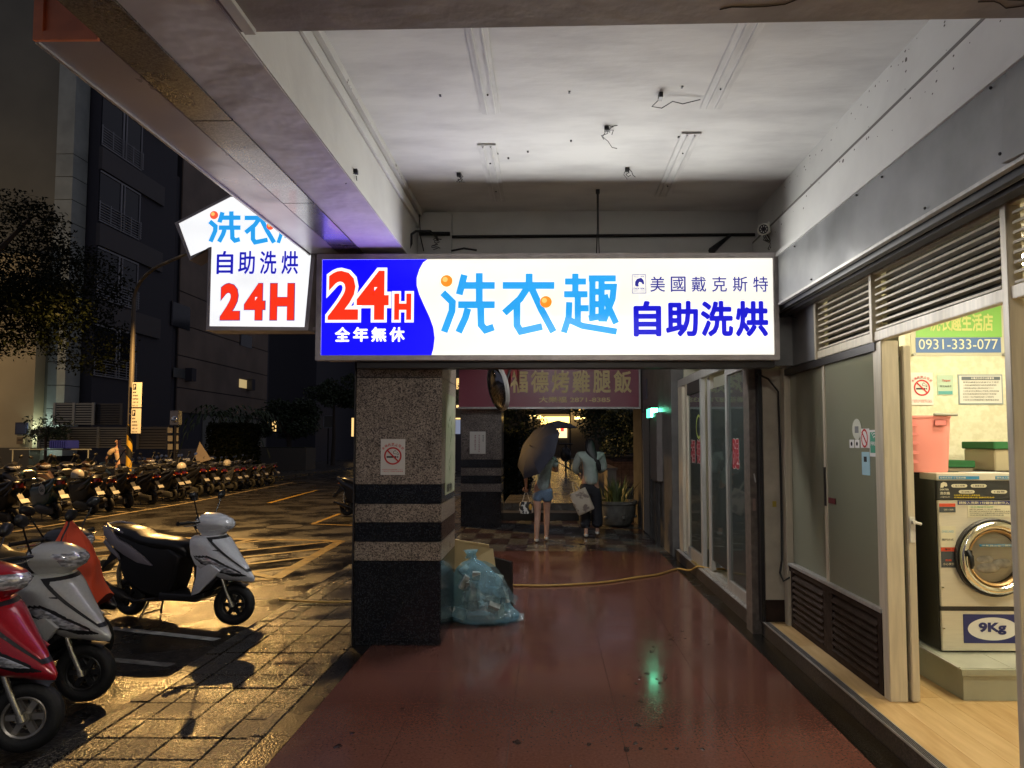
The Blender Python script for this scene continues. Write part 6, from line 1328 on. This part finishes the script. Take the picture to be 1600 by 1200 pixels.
lw(497, 591, 514, 612, 71.8, E_win, FBk); lw(540, 590, 549, 602, 71.8, emit('warm_lit_window_dim', (1, .7, .3), .5), FBk); lw(414, 658, 419, 674, 55.8, E_win, FBk); lw(425, 658, 431, 674, 55.8, E_win, FBk); lw(549, 653, 552.5, 682, 60, E_win, FBk)
t = thing('street_mirror_lamp', 'dim dome shaped lamp hanging at the far end of the street', 'street lamp', tuple(PD(537, 632, 50))); c = PD(537, 632, 50); MB().sphere(c, .55, 14, 8, (1, .6, .5)).build('dome', mat('dome_grey', (.4, .42, .4), .3, .3), t, smooth=60); MB().tube([c+UZ*.25, c+Vector((1.3, 0, .8)), Vector((c.x+1.4, 50, -.1))], .06).build('pole', M_aludk, t)
t = thing('hanging_white_sign', 'small pale square sign board near the far street end', 'sign', tuple(PD(512, 660, 52))); a = PD(505, 669, 52); b = PD(521, 649, 52); box('board', (a.x, 52, a.z), (b.x, 52.1, b.z), mat('dim_board', (.16, .16, .15), .5), t)
for (p_, q_) in (((a.x, a.z), (b.x, a.z+.06)), ((a.x, b.z-.06), (b.x, b.z)), ((a.x, a.z), (a.x+.06, b.z)), ((b.x-.06, a.z), (b.x, b.z))): box('frame_bar', (p_[0], 51.95, p_[1]), (q_[0], 51.99, q_[1]), M_fr, t)
box('post', ((a.x+b.x)/2-.05, 52.02, -.1), ((a.x+b.x)/2+.05, 52.09, a.z), M_aludk, t)
# right side beyond the arcade: lit shops at the far end of the path
SFk = thing('far_lit_shop', 'far shop with bright strip lights at the end of the wet path', 'building', (0, 60, 0))
box('shop_wall', (-9, 60, .2), (12, 61, 12), mat('far_shop_wall', (.03, .027, .025), .7), SFk)
E_str = emit('bright_shop_strip', (1, .72, .28), 4); E_str2 = emit('bright_shop_front', (1, .68, .26), 1.5)
lw(828, 649, 845, 654, 59.85, E_str, SFk, 'light_strip'); lw(845, 651, 892, 663, 59.9, E_str2, SFk, 'lit_front'); lw(898, 634, 921, 642, 59.9, E_str2, SFk, 'lit_front'); lw(898, 651, 915, 655, 59.85, E_str, SFk, 'light_strip'); lw(870, 668, 886, 684, 59.8, emit('shop_interior', (1, .75, .4), 1.6), SFk, 'lit_front')
lw(876, 668, 881, 674, 59.7, emit('red_shop_sign', (1, .06, .05), 1.2), SFk, 'shop_sign')
lamp_light('AREA', 'far_shop_light', (.9, 59.3, 4.2), (1, .62, .22), SHOP_W, parent=SFk, shape='RECTANGLE', size=4.5, size_y=2.2).rotation_euler = (radians(90), 0, 0)
lw(708, 665, 717, 680, 59.8, emit('pale_shopfront', (.8, .8, .7), .8), SFk, 'lit_front') if False else None
t = thing('shop_canopy', 'brown canopy roof over the path in front of the far shop', 'canopy', (0, 38, 3)); a = PD(832, 645, 38); b = PD(892, 634, 38); box('roof', (a.x, 38, a.z), (b.x, 40, b.z), mat('canopy_brown', (.16, .10, .07), .6), t); box('post', (a.x, 38.1, .3), (a.x+.08, 38.2, a.z), M_aludk, t); box('post', (b.x-.08, 38.1, .3), (b.x, 38.2, a.z), M_aludk, t)
t = thing('market_umbrella', 'dark distant open umbrella over the far end of the path', 'umbrella', tuple(PD(873, 662, 33))); c = PD(872, 657, 33); MB().lathe([(.02, .0), (.5, -.12), (.95, -.35), (.93, -.36), (.02, -.05)], c, 'Z', 10).build('canopy', mat('grey_canopy', (.10, .10, .11), .6), t, smooth=20); MB().tube([c, Vector((c.x, c.y, .3))], .02).build('pole', M_aludk, t)
t = thing('distant_scooter', 'distant scooter parked at the end of the wet path', 'scooter', tuple(PD(884, 700, 30))); c = PD(884, 696, 30); MB().lathe([(.2+.04*cos(q), .04*sin(q)) for q in [2*pi*i/8 for i in range(8)]], (c.x, 30, .52), 'X', 16, closed=True).build('wheel', M_tyre, t); MB().sphere((c.x, 30.4, 1.05), .3, 10, 8, (.8, 1.8, 1.1)).build('body', M_body, t, smooth=60); MB().tube([(c.x-.3, 30, 1.5), (c.x+.3, 30, 1.5)], .03).build('handlebar', M_body, t); MB().tube([(c.x, 30, .5), (c.x, 30.1, 1.5)], .05).build('fork', M_body, t)
# shop lights seen between the two columns
t = thing('street_shop_front', 'slice of lit street shopfront between the two columns', 'building', tuple(PD(712, 640, 40)))
box('wall', (PD(700, 600, 40).x, 40.2, -.1), (PD(722, 600, 40).x+.8, 41, 9), M_wD, t)
for (x0_, y0_, x1_, y1_, e_) in ((713, 591, 719, 608, E_win), (713, 633, 719, 637, E_str2), (706, 653, 719, 655, E_str2), (706, 656, 719, 678, emit('blue_white_window', (.35, .4, .55), .5))): lw(x0_, y0_, x1_, y1_, 40.0, e_, t)

# ---------------- trash bag, cardboard, hose ----------------
bb = PZ(752, 966, 0)
t = thing('trash_bag', 'translucent blue bag full of rubbish leaning on the near column', 'trash bag', (-.56, 6.42, 0))
rnd = random.Random(2)
def blob(prof, c, seed, nz=16, na=26, amp=.05, yb=.8):
    R = []; import mathutils.noise as mn
    for i in range(len(prof)):
        z, xl, xr = prof[i]; cx_ = (xl+xr)/2; w_ = (xr-xl)/2; row = []
        for j in range(na):
            a = 2*pi*j/na; v = mn.noise(Vector((cos(a)*2+seed, sin(a)*2, z*7)))+.5*mn.noise(Vector((cos(a)*6+seed, sin(a)*6, z*16)))
            row.append((c.x+cx_+w_*cos(a)*(1+amp*v*1.6), c.y+w_*yb*sin(a)*(1+amp*v*2), c.z+z+.02*v*(z > .02)))
        R.append(row)
    return MB().rings(R)
c = Vector((-.60, 6.42, 0.003))
prof = [(0, -.22, .28), (.02, -.27, .33), (.06, -.28, .34), (.11, -.27, .27), (.16, -.27, .25), (.22, -.27, .23), (.28, -.27, .20), (.34, -.26, .17), (.40, -.25, .12), (.46, -.23, .08), (.50, -.19, .03), (.53, -.12, -.04), (.55, -.08, -.06)]
M_bag = bpy.data.materials.new('blue_bag_film'); M_bag.use_nodes = True; nt = M_bag.node_tree; N = nt.nodes; L = nt.links
for n_ in list(N): N.remove(n_)
o_ = N.new('ShaderNodeOutputMaterial'); tr = N.new('ShaderNodeBsdfTransparent'); tr.inputs[0].default_value = (.62, .84, .93, 1); df = N.new('ShaderNodeBsdfTranslucent'); df.inputs[0].default_value = (.25, .5, .62, 1); df2 = N.new('ShaderNodeBsdfDiffuse'); df2.inputs[0].default_value = (.42, .68, .78, 1); gl_ = N.new('ShaderNodeBsdfGlossy'); gl_.inputs['Roughness'].default_value = .22
m1 = N.new('ShaderNodeMixShader'); m1.inputs[0].default_value = .35; m2 = N.new('ShaderNodeMixShader'); m2.inputs[0].default_value = .66; m3 = N.new('ShaderNodeMixShader'); m3.inputs[0].default_value = .12
nn_ = N.new('ShaderNodeTexNoise'); nn_.inputs['Scale'].default_value = 14; nn_.inputs['Detail'].default_value = 6; nn_.inputs['Distortion'].default_value = 1.5; bp = N.new('ShaderNodeBump'); bp.inputs['Strength'].default_value = 1; bp.inputs['Distance'].default_value = .03; tc = N.new('ShaderNodeTexCoord'); mp = N.new('ShaderNodeMapping'); mp.inputs['Scale'].default_value = (1, 1, .45); mp.inputs['Rotation'].default_value = (0, .6, 0)
L.new(tc.outputs['Object'], mp.inputs[0]); L.new(mp.outputs[0], nn_.inputs[0]); L.new(nn_.outputs[0], bp.inputs['Height'])
for d_ in (df, df2, gl_): L.new(bp.outputs[0], d_.inputs['Normal'])
L.new(df2.outputs[0], m1.inputs[1]); L.new(df.outputs[0], m1.inputs[2]); L.new(m1.outputs[0], m2.inputs[1]); L.new(tr.outputs[0], m2.inputs[2]); L.new(m2.outputs[0], m3.inputs[1]); L.new(gl_.outputs[0], m3.inputs[2]); L.new(m3.outputs[0], o_.inputs[0])
prof = [tuple(prof[i][q]+(prof[i+1][q]-prof[i][q])*k/3 for q in range(3)) for i in range(len(prof)-1) for k in range(3)]+[prof[-1]]
blob(prof, c, 1, na=54).build('bag_film', M_bag, t, smooth=80)
ct = MB()
for k in range(38):
    p = Vector((rnd.uniform(-.20, .22), rnd.uniform(-.17, .17), rnd.uniform(.05, .42))); 
    if p.z > .46-.9*max(0, p.x+.02): continue
    s_ = rnd.uniform(.05, .09); ct.cbox(c+p, (s_*1.6, s_*1.2, s_*.5), (rnd.uniform(0, 3), rnd.uniform(0, 3), rnd.uniform(0, 3)))
ct.build('rubbish', mat('pale_rubbish', (.62, .66, .62), .8, nscale=9, col2=(.16, .18, .17), ramp=(.35, .6)), t)
fl_ = MB(); R = []
for i in range(9):
    v = i/8; p = Vector((-.10+.42*v, -.13-.06*sin(v*3), .50-.30*v**1.2)); w_ = .035+.075*sin(pi*min(1, v*1.05+.1))
    R.append([c+p+Vector((w_*.55*s_*.8, -.03*abs(s_)*sin(i), w_*s_*1.0+.01*sin(5*s_+i))) for s_ in (-1, -.6, -.2, .2, .6, 1)])
fl_.rings(R, caps=False, closed=False).build('bag_flap', M_bag, t, smooth=80)
R = [[c+Vector((-.10+.05*cos(a)*k_+.02*sin(a*3), .04*sin(a)*k_, .545+h)) for a in [2*pi*j/14 for j in range(14)]] for k_, h in ((.8, 0), (.45, .03), (.9, .07), (1.2, .075+.0))]
MB().rings(R, caps=False).build('bag_neck', M_bag, t, smooth=80)
tl_ = MB(); tl_.rings([[c+Vector((.28+.10*v, -.05+.03*s_, .03+.035*s_*(1-.4*v)+.01*v)) for s_ in (-1, -.3, .4, 1)] for v in (0, .5, 1)], caps=False, closed=False).build('bag_corner', M_bag, t, smooth=80)
t = thing('cardboard_box', 'flattened tan cardboard box leaning behind the blue bag', 'cardboard box', (-.7, 6.75, 0))
MB().add([(-.93, 6.72, 0), (-.58, 6.95, 0), (-.58, 6.88, .60), (-.93, 6.72, .68), (-.93, 6.76, 0), (-.58, 6.99, 0), (-.58, 6.92, .60), (-.93, 6.76, .68)], [(0, 1, 2, 3), (4, 7, 6, 5), (3, 2, 6, 7), (1, 5, 6, 2)]).build('board', mat('cardboard', (.38, .28, .13), .8), t)
MB().add([(-.90, 6.70, .40), (-.5, 6.72, .42), (-.53, 6.78, .58), (-.86, 6.74, .64)], [(0, 1, 2, 3)]).build('flap', MATS['cardboard'], t)
MB().add([(-.55, 6.80, 0), (-.35, 6.9, 0), (-.36, 6.9, .43), (-.55, 6.80, .50), (-.54, 6.84, 0), (-.34, 6.94, 0), (-.35, 6.94, .43), (-.54, 6.84, .50)], [(0, 1, 2, 3), (4, 7, 6, 5), (3, 2, 6, 7), (1, 5, 6, 2)]).build('dark_board', M_body, t)
t = thing('yellow_hose', 'yellow hose lying across the arcade floor into the restaurant door', 'hose', (0, 7.6, 0))
hp = [PZ(760, 912, .012), PZ(800, 914, .012), PZ(850, 915, .012), PZ(900, 913, .012), PZ(950, 909, .012), PZ(990, 903, .012), PZ(1030, 897, .012), PZ(1058, 889, .014)]
h0 = [Vector((-2.75, 7.25, -.01)), Vector((-2.3, 7.15, -.01)), Vector((-1.9, 7.2, -.01)), Vector((-1.5, 7.35, .014)), Vector((-1.1, 7.6, .014))]
h2 = [Vector((1.69, 8.55, .06)), Vector((1.755, 8.38, .135)), Vector((1.86, 8.27, .135)), Vector((2.05, 8.22, .132)), Vector((2.14, 7.95, .132)), Vector((2.5, 7.5, .132))]
def smoothp(P, n=6):
    Q = []
    for i in range(len(P)-1):
        p0 = P[max(0, i-1)]; p1 = P[i]; p2 = P[i+1]; p3 = P[min(len(P)-1, i+2)]
        for k in range(n): u = k/n; Q.append(.5*((2*p1)+(p2-p0)*u+(2*p0-5*p1+4*p2-p3)*u*u+(3*p1-p0-3*p2+p3)*u**3))
    return Q+[P[-1]]
MB().tube(smoothp(h0+hp+h2), .012, 8).build('hose_pipe', mat('hose_yellow', (.36, .22, .05), .45), t, smooth=True)
jn = PZ(868, 914, .012); MB().tube([jn-UX*.03, jn+UX*.03], .017, 8).build('hose_joint', M_black, t)
# ---------------- people ----------------
def skin(name, J, B, m, parent, sub=2, root=0):
    me = bpy.data.meshes.new(name); off = worldloc(parent); me.from_pydata([tuple(Vector(j[0])-off) for j in J], B, [])
    o = bpy.data.objects.new('tmp', me); COL.objects.link(o)
    md = o.modifiers.new('s', 'SKIN'); md.use_smooth_shade = True
    for i, j in enumerate(J):
        r = j[1]; r = (r, r) if not isinstance(r, tuple) else r; me.skin_vertices[0].data[i].radius = r; me.skin_vertices[0].data[i].use_root = (i == root)
    sb_ = o.modifiers.new('d', 'SUBSURF'); sb_.levels = sub; sb_.render_levels = sub
    dg = bpy.context.evaluated_depsgraph_get(); dg.update(); m2 = bpy.data.meshes.new_from_object(o.evaluated_get(dg), depsgraph=dg)
    bpy.data.objects.remove(o); bpy.data.meshes.remove(me)
    m2.name = name; m2.materials.clear(); m2.materials.append(m)
    for p in m2.polygons: p.use_smooth = True
    q = bpy.data.objects.new(name, m2); COL.objects.link(q); q.parent = parent; return q
M_skin = mat('skin', (.42, .24, .17), .5); M_hair = mat('black_hair', (.010, .009, .010), .35, bump=.5, bscale=60, stretch=(4, 4, .4))
def person(label, base, fy, legs, arms, lean=(0, 0), H=1.6, neck=None, sc=1.0):
    """base on floor; fy = facing angle (0 = +Y). legs: ((hipside, knee, ankle) ...) arms likewise, local coords (x right, y forward, z up)"""
    t = thing('person', label, 'person', tuple(base)); b = Vector(base); rot = Matrix.Rotation(fy, 3, 'Z')
    W = lambda p: b+rot @ (Vector(p)*sc)
    J = []; E = []
    def add(p, r): J.append((W(p), r if not isinstance(r, tuple) else tuple(q*sc for q in r))); return len(J)-1
    lx, ly = lean
    pel = add((0, 0, .86), (.15, .11)); wa = add((lx*.3, ly*.3, 1.0), (.12, .09)); ch = add((lx*.7, ly*.7, 1.20), (.15, .10)); sh_ = add((lx, ly, 1.32), (.10, .075)); nk = add((lx*1.05, ly*1.1, 1.385), (.05, .05)); 
    hd0 = add((lx*1.08, ly*1.15+.01, 1.44), (.07, .08)); hd = add((lx*1.1, ly*1.2+.015, 1.52), (.078, .092)); ht = add((lx*1.12, ly*1.2+.01, 1.585), (.055, .065))
    E += [(pel, wa), (wa, ch), (ch, sh_), (sh_, nk), (nk, hd0), (hd0, hd), (hd, ht)]
    for (hip, kn, an, toe) in legs:
        i = add(hip, (.085, .085)); k = add(kn, (.052, .055)); cf = add(tuple(kn[q]*.62+an[q]*.38 for q in range(3)), (.05, .055)); a = add(an, (.032, .034)); f = add((an[0]+.0, an[1]-.03, an[2]-.05), (.032, .03)); tt = add(toe, (.038, .022))
        E += [(pel, i), (i, k), (k, cf), (cf, a), (a, f), (f, tt)]
    hands = []
    for (s0, el, wr, ha) in arms:
        i = add(s0, (.055, .055)); k = add(el, (.036, .036)); w_ = add(wr, (.024, .022)); h = add(ha, (.030, .016)); E += [(sh_, i), (i, k), (k, w_), (w_, h)]
        d = (Vector(ha)-Vector(wr)).normalized(); sd_ = d.cross(Vector((0, 1, 0))); sd_ = sd_.normalized() if sd_.length > .1 else Vector((1, 0, 0)); pm_ = sd_.cross(d)
        hands.append((Vector(ha), d, sd_, pm_))
    body = skin('body', J, E, M_skin, t, 2)
    for (ha, d, sd_, pm_) in hands:
        for q, (o_, l) in enumerate(((-.028, .055), (-.010, .065), (.009, .062), (.026, .048))):
            p0 = ha+sd_*o_; p1 = p0+d*l*.6+pm_*.004; p2 = p1+d*l*.35+pm_*.022
            MB().tube([W(p0), W(p1), W(p2)], [.009*sc, .0085*sc, .007*sc], 6).build('finger', M_skin, body, smooth=True)
        MB().tube([W(ha-sd_*.03-d*.03), W(ha-sd_*.055+d*.01), W(ha-sd_*.05+d*.035+pm_*.01)], [.011*sc, .010*sc, .008*sc], 6).build('thumb', M_skin, body, smooth=True)
    hc_ = Vector((lx*1.1, ly*1.2+.015, 1.52))
    MB().tube([W(hc_+Vector((0, .085, .02))), W(hc_+Vector((0, .108, -.015))), W(hc_+Vector((0, .085, -.025)))], [.006, .014, .008], 6).build('nose', M_skin, body, smooth=True)
    for s_ in (-1, 1):
        MB().sphere(W(hc_+Vector((.076*s_, 0, -.01))), .022, 8, 6, (.45, .8, 1.2)).build('ear', M_skin, body, smooth=60)
        MB().sphere(W(hc_+Vector((.030*s_, .082, .015))), .011, 8, 6).build('eye', M_black, body, smooth=60)
    MB().tube([W(hc_+Vector((-.02, .083, -.055))), W(hc_+Vector((.02, .083, -.055)))], .005, 6).build('mouth', mat('lips', (.35, .10, .09), .5), body)
    return t, W, lx, ly
def shoe(W, an, toe, m, t, r=.045):
    a = Vector(an); d = Vector(toe)-Vector((an[0], an[1], an[2])); z0_ = toe[2]
    skin('shoe', [(W((a.x, a.y-.05, z0_+.012)), (.036, .035)), (W((a.x, a.y+.02, z0_+.018)), (.040, .045)), (W((toe[0], toe[1], z0_+.004)), (.042, .030)), (W((toe[0]+d.x*.2, toe[1]+.05, z0_)), (.034, .022))], [(0, 1), (1, 2), (2, 3)], m, t, 2)
# woman with umbrella
pb1 = Vector((-.10, 11.35, 0))
legs = [((-.08, 0, .82), (-.075, .01, .46), (-.09, -.08, .085), (-.09, .03, .03)), ((.085, 0, .82), (.075, .10, .48), (.07, .09, .095), (.07, .19, .04))]
arms = [((-.16, 0, 1.31), (-.27, .03, 1.10), (-.26, .10, .90), (-.26, .12, .83)), ((.17, .02, 1.31), (.24, .10, 1.12), (.08, .26, 1.20), (.02, .27, 1.22))]
M_shoew = mat('white_shoe', (.62, .60, .54), .6)
t, W, lx, ly = person('person from behind in a pale blue shirt and denim shorts under an open umbrella', pb1, .02, legs, arms, (.05, .02))
M_tee = mat('pale_blue_tee', (.36, .46, .47), .8, nscale=20, namt=.25, bump=.3, bscale=18)
skin('shirt', [(W((0, 0, .79)), (.172, .13)), (W((.02, 0, .98)), (.155, .12)), (W((.04, .01, 1.18)), (.17, .125)), (W((.05, .02, 1.31)), (.125, .09)), (W((.05, .02, 1.37)), (.06, .06)), (W((-.16, 0, 1.30)), (.075, .075)), (W((-.22, .02, 1.19)), (.07, .07)), (W((.18, .02, 1.30)), (.075, .075)), (W((.235, .07, 1.19)), (.07, .07))], [(0, 1), (1, 2), (2, 3), (3, 4), (3, 5), (5, 6), (3, 7), (7, 8)], M_tee, t)
skin('shorts', [(W((0, 0, .90)), (.155, .12)), (W((0, 0, .82)), (.17, .13)), (W((-.085, .0, .76)), (.10, .105)), (W((-.088, .005, .62)), (.10, .10)), (W((.085, .01, .76)), (.10, .105)), (W((.09, .03, .62)), (.10, .10))], [(0, 1), (1, 2), (2, 3), (1, 4), (4, 5)], mat('denim', (.13, .20, .30), .85, nscale=60, namt=.2), t)
skin('hair', [(W((.055, .0, 1.60)), (.06, .07)), (W((.055, -.015, 1.52)), (.088, .095)), (W((.055, -.045, 1.42)), (.075, .06)), (W((.05, -.065, 1.30)), (.06, .035))], [(0, 1), (1, 2), (2, 3)], M_hair, t)
for l in legs: shoe(W, l[2], l[3], M_shoew, t)
# umbrella
hand = W((.02, .27, 1.24)); ax = Vector((-.42, -.62, .52)).normalized(); apex = PD(821, 699, 10.55)
u_ = thing('umbrella', 'open dark grey umbrella tilted back over the person in shorts', 'umbrella', tuple(apex))
rc = PD(845, 706, 11.0); ax = Vector((-.74, -.50, .45)).normalized(); apex = rc+ax*.2; ctr0 = apex; A_ = ax.orthogonal().normalized(); B_ = ax.cross(A_); ctr = apex
M_umb = mat('dark_umbrella_cloth', (.024, .026, .042), .7, nscale=4, namt=.15)
for k in range(8):
    R = []
    for i in range(7):
        v = i/6; rr = .49*sin(v*1.25)/sin(1.25); h = -.15*(1-cos(v*1.1))/(1-cos(1.1)); row = []
        for j in range(5):
            a = 2*pi*(k+j/4)/8; sag = 1-.085*sin(pi*j/4)*v; row.append(ctr+ax*h+(A_*cos(a)+B_*sin(a))*rr*sag)
        R.append(row)
    MB().rings(R, caps=False, closed=False).build('canopy_panel', M_umb, u_, smooth=60)
    a = 2*pi*k/8; MB().tube([ctr-ax*.03+(A_*cos(a)+B_*sin(a))*0.02, ctr+ax*(-.15*(1-cos(.55))/(1-cos(1.1))-.01)+(A_*cos(a)+B_*sin(a))*.49*sin(.62)/sin(1.25), ctr-ax*.152+(A_*cos(a)+B_*sin(a))*.493], .004, 5).build('rib', M_aludk, u_)
hand = rc-ax*.55
MB().tube([apex+ax*.05, hand], .006, 6).build('shaft', M_aludk, u_); MB().tube([hand-ax*.1, hand+ax*.04], .014, 8).build('handle', M_black, u_)
# zebra bag
hb1 = W((-.26, .12, .80)); t = thing('handbag', 'black and white patterned bag with a yellow charm hanging from her hand', 'bag', tuple(hb1-UZ*.3))
M_zeb = mat('zebra_print', (.02, .02, .02), .6, nscale=22, col2=(.6, .6, .56), ramp=(.49, .51), stretch=(1, 1, .5))
MB().rings([[hb1+Vector((w_*cos(a)*1.0, .045*sin(a), -h)) for a in [2*pi*j/16 for j in range(16)]] for w_, h in ((.085, .17), (.10, .20), (.11, .28), (.105, .35), (.09, .36))]).build('bag_body', M_zeb, t, smooth=40)
MB().tube([hb1+Vector((-.06, 0, -.18)), hb1+Vector((-.02, 0, -.03)), hb1+Vector((.02, 0, -.03)), hb1+Vector((.06, 0, -.18))], .007, 6).build('strap', M_white, t)
MB().sphere(hb1+Vector((.07, -.06, -.25)), .035, 8, 6, (.8, .6, 1.5)).build('charm', mat('yellow_charm', (.55, .32, .05), .6), t, smooth=60)
# woman with tote
pb2 = Vector((.70, 11.9, 0))
legs = [((-.085, 0, .84), (-.09, .04, .48), (-.07, -.04, .085), (-.07, .07, .03)), ((.085, 0, .84), (.11, .12, .48), (.12, .10, .10), (.12, .2, .05))]
arms = [((-.17, 0, 1.33), (-.25, .07, 1.12), (-.18, .20, 1.0), (-.14, .23, .99)), ((.17, .02, 1.33), (.22, .06, 1.1), (.12, .22, 1.05), (.07, .24, 1.05))]
t, W, lx, ly = person('person from behind with long dark hair, grey green top and wide black trousers', pb2, 0, legs, arms, (0, .03), sc=1.03)
skin('shirt', [(W((.02, 0, .82)), (.195, .145)), (W((.01, 0, 1.02)), (.18, .13)), (W((.0, .01, 1.20)), (.185, .13)), (W((0, .02, 1.33)), (.14, .10)), (W((0, .03, 1.385)), (.07, .06)), (W((-.17, 0, 1.32)), (.085, .085)), (W((-.25, .06, 1.13)), (.075, .07)), (W((-.205, .16, 1.03)), (.05, .05)), (W((.18, .02, 1.32)), (.085, .085)), (W((.23, .06, 1.12)), (.075, .07)), (W((.15, .18, 1.06)), (.05, .05))], [(0, 1), (1, 2), (2, 3), (3, 4), (3, 5), (5, 6), (6, 7), (3, 8), (8, 9), (9, 10)], mat('grey_green_top', (.34, .40, .37), .8, nscale=6, namt=.15, bump=.4, bscale=10), t)
skin('trousers', [(W((0, 0, .92)), (.155, .12)), (W((0, 0, .84)), (.175, .135)), (W((-.09, .0, .76)), (.105, .11)), (W((-.10, .03, .45)), (.10, .10)), (W((-.08, -.03, .13)), (.10, .11)), (W((.09, .01, .76)), (.105, .11)), (W((.11, .10, .45)), (.10, .10)), (W((.12, .09, .13)), (.10, .11))], [(0, 1), (1, 2), (2, 3), (3, 4), (1, 5), (5, 6), (6, 7)], mat('black_trousers', (.012, .013, .02), .8), t)
skin('hair', [(W((0, .02, 1.605)), (.065, .07)), (W((0, .01, 1.52)), (.098, .10)), (W((.0, -.04, 1.42)), (.105, .07)), (W((.05, -.08, 1.30)), (.085, .05)), (W((.13, -.09, 1.16)), (.05, .03)), (W((.15, -.09, 1.08)), (.03, .02))], [(0, 1), (1, 2), (2, 3), (3, 4), (4, 5)], M_hair, t)
for l in legs: shoe(W, l[2], l[3], M_shoew, t)
tb = PD(909, 783, 11.62); t = thing('tote_bag', 'cream tote bag with dark printed shapes hanging at her left side', 'bag', tuple(tb))
ca, sa_ = cos(.42), sin(.42); rx_ = Vector((ca, 0, sa_*1.0)); rz_ = Vector((-sa_, 0, ca))
M_tote = mat('cream_canvas', (.46, .40, .32), .85, nscale=9, col2=(.18, .14, .12), ramp=(.56, .62))
Rr = []
for h, w_, d_ in ((-.20, .135, .02), (-.18, .145, .04), (0, .15, .05), (.17, .145, .035), (.185, .145, .025)): Rr.append([tb+rx_*(w_*(abs(cos(a))**.5)*(1 if cos(a) > 0 else -1))+rz_*h+Vector((0, d_*sin(a), 0)) for a in [2*pi*j/20 for j in range(20)]])
MB().rings(Rr).build('bag_body', M_tote, t, smooth=50)
for yy in (-.03, .03): MB().tube([tb+rx_*-.06+rz_*.16+UY*yy, tb+rx_*-.02+rz_*.34+UY*yy, tb+rx_*.03+rz_*.34+UY*yy, tb+rx_*.05+rz_*.16+UY*yy], .008, 6).build('strap', M_tote, t)
# man at the far scooters
pm3 = Vector((PD(178, 700, 21.2).x, 21.6, -.03))
legs = [((-.09, 0, .84), (-.10, .05, .46), (-.10, 0, .09), (-.10, .1, .035)), ((.09, 0, .84), (.10, .05, .46), (.10, .0, .09), (.10, .1, .035))]
arms = [((-.19, .22, 1.24), (-.27, .35, 1.02), (-.2, .52, .93), (-.17, .58, .92)), ((.19, .22, 1.24), (.27, .35, 1.02), (.2, .52, .93), (.17, .58, .92))]
t, W, lx, ly = person('person in a beige short sleeved shirt with a dark strap bending over the far scooters', pm3, .9, legs, arms, (0, .22), sc=1.08)
skin('shirt', [(W((0, 0, .80)), (.168, .13)), (W((0, .08, 1.02)), (.15, .12)), (W((0, .16, 1.2)), (.175, .125)), (W((0, .23, 1.31)), (.12, .09)), (W((-.19, .22, 1.24)), (.08, .08)), (W((-.24, .29, 1.12)), (.075, .075)), (W((.19, .22, 1.24)), (.08, .08)), (W((.24, .29, 1.12)), (.075, .075))], [(0, 1), (1, 2), (2, 3), (3, 4), (4, 5), (3, 6), (6, 7)], mat('beige_shirt', (.42, .32, .22), .8, bump=.3, bscale=12), t)
skin('trousers', [(W((0, 0, .92)), (.14, .11)), (W((0, 0, .84)), (.155, .12)), (W((-.09, .02, .74)), (.09, .09)), (W((-.10, .05, .46)), (.075, .075)), (W((-.10, 0, .13)), (.065, .07)), (W((.09, .02, .74)), (.09, .09)), (W((.10, .05, .46)), (.075, .075)), (W((.10, 0, .13)), (.065, .07))], [(0, 1), (1, 2), (2, 3), (3, 4), (1, 5), (5, 6), (6, 7)], mat('dark_shorts', (.03, .03, .04), .8), t)
skin('hair', [(W((0, .27, 1.605)), (.06, .07)), (W((0, .255, 1.54)), (.086, .085))], [(0, 1)], M_hair, t)
for l in legs: shoe(W, l[2], l[3], M_black, t)
MB().tube([W((.16, .10, 1.30)), W((.05, .02, 1.22)), W((-.1, -.06, 1.0)), W((-.15, -.04, .92))], .016, 6).build('strap', M_black, t)

t = thing('ceiling_light', 'added tube light hidden behind the lit sign to brighten the far arcade', 'ceiling light', (.2, 7.0, ZC)); box('housing', (-.4, 6.93, ZC-.05), (.8, 7.07, ZC-.002), M_white, t); box('tube', (-.38, 6.95, ZC-.09), (.78, 7.05, ZC-.051), emit('added_fill_tube', (.95, .97, 1), 150), t)  # added fill tube, out of sight, for the people, banner and far floor
# ---------------- arcade light behind the viewer ----------------
t = thing('ceiling_light', 'tube light under the arcade ceiling behind the viewer', 'ceiling light', (.2, -1.2, ZC)); box('housing', (-.4, -1.27, ZC-.05), (.8, -1.13, ZC-.002), M_white, t); box('tube', (-.38, -1.25, ZC-.09), (.78, -1.15, ZC-.051), emit('arcade_tube', (1, .93, .82), TUBE_S), t)
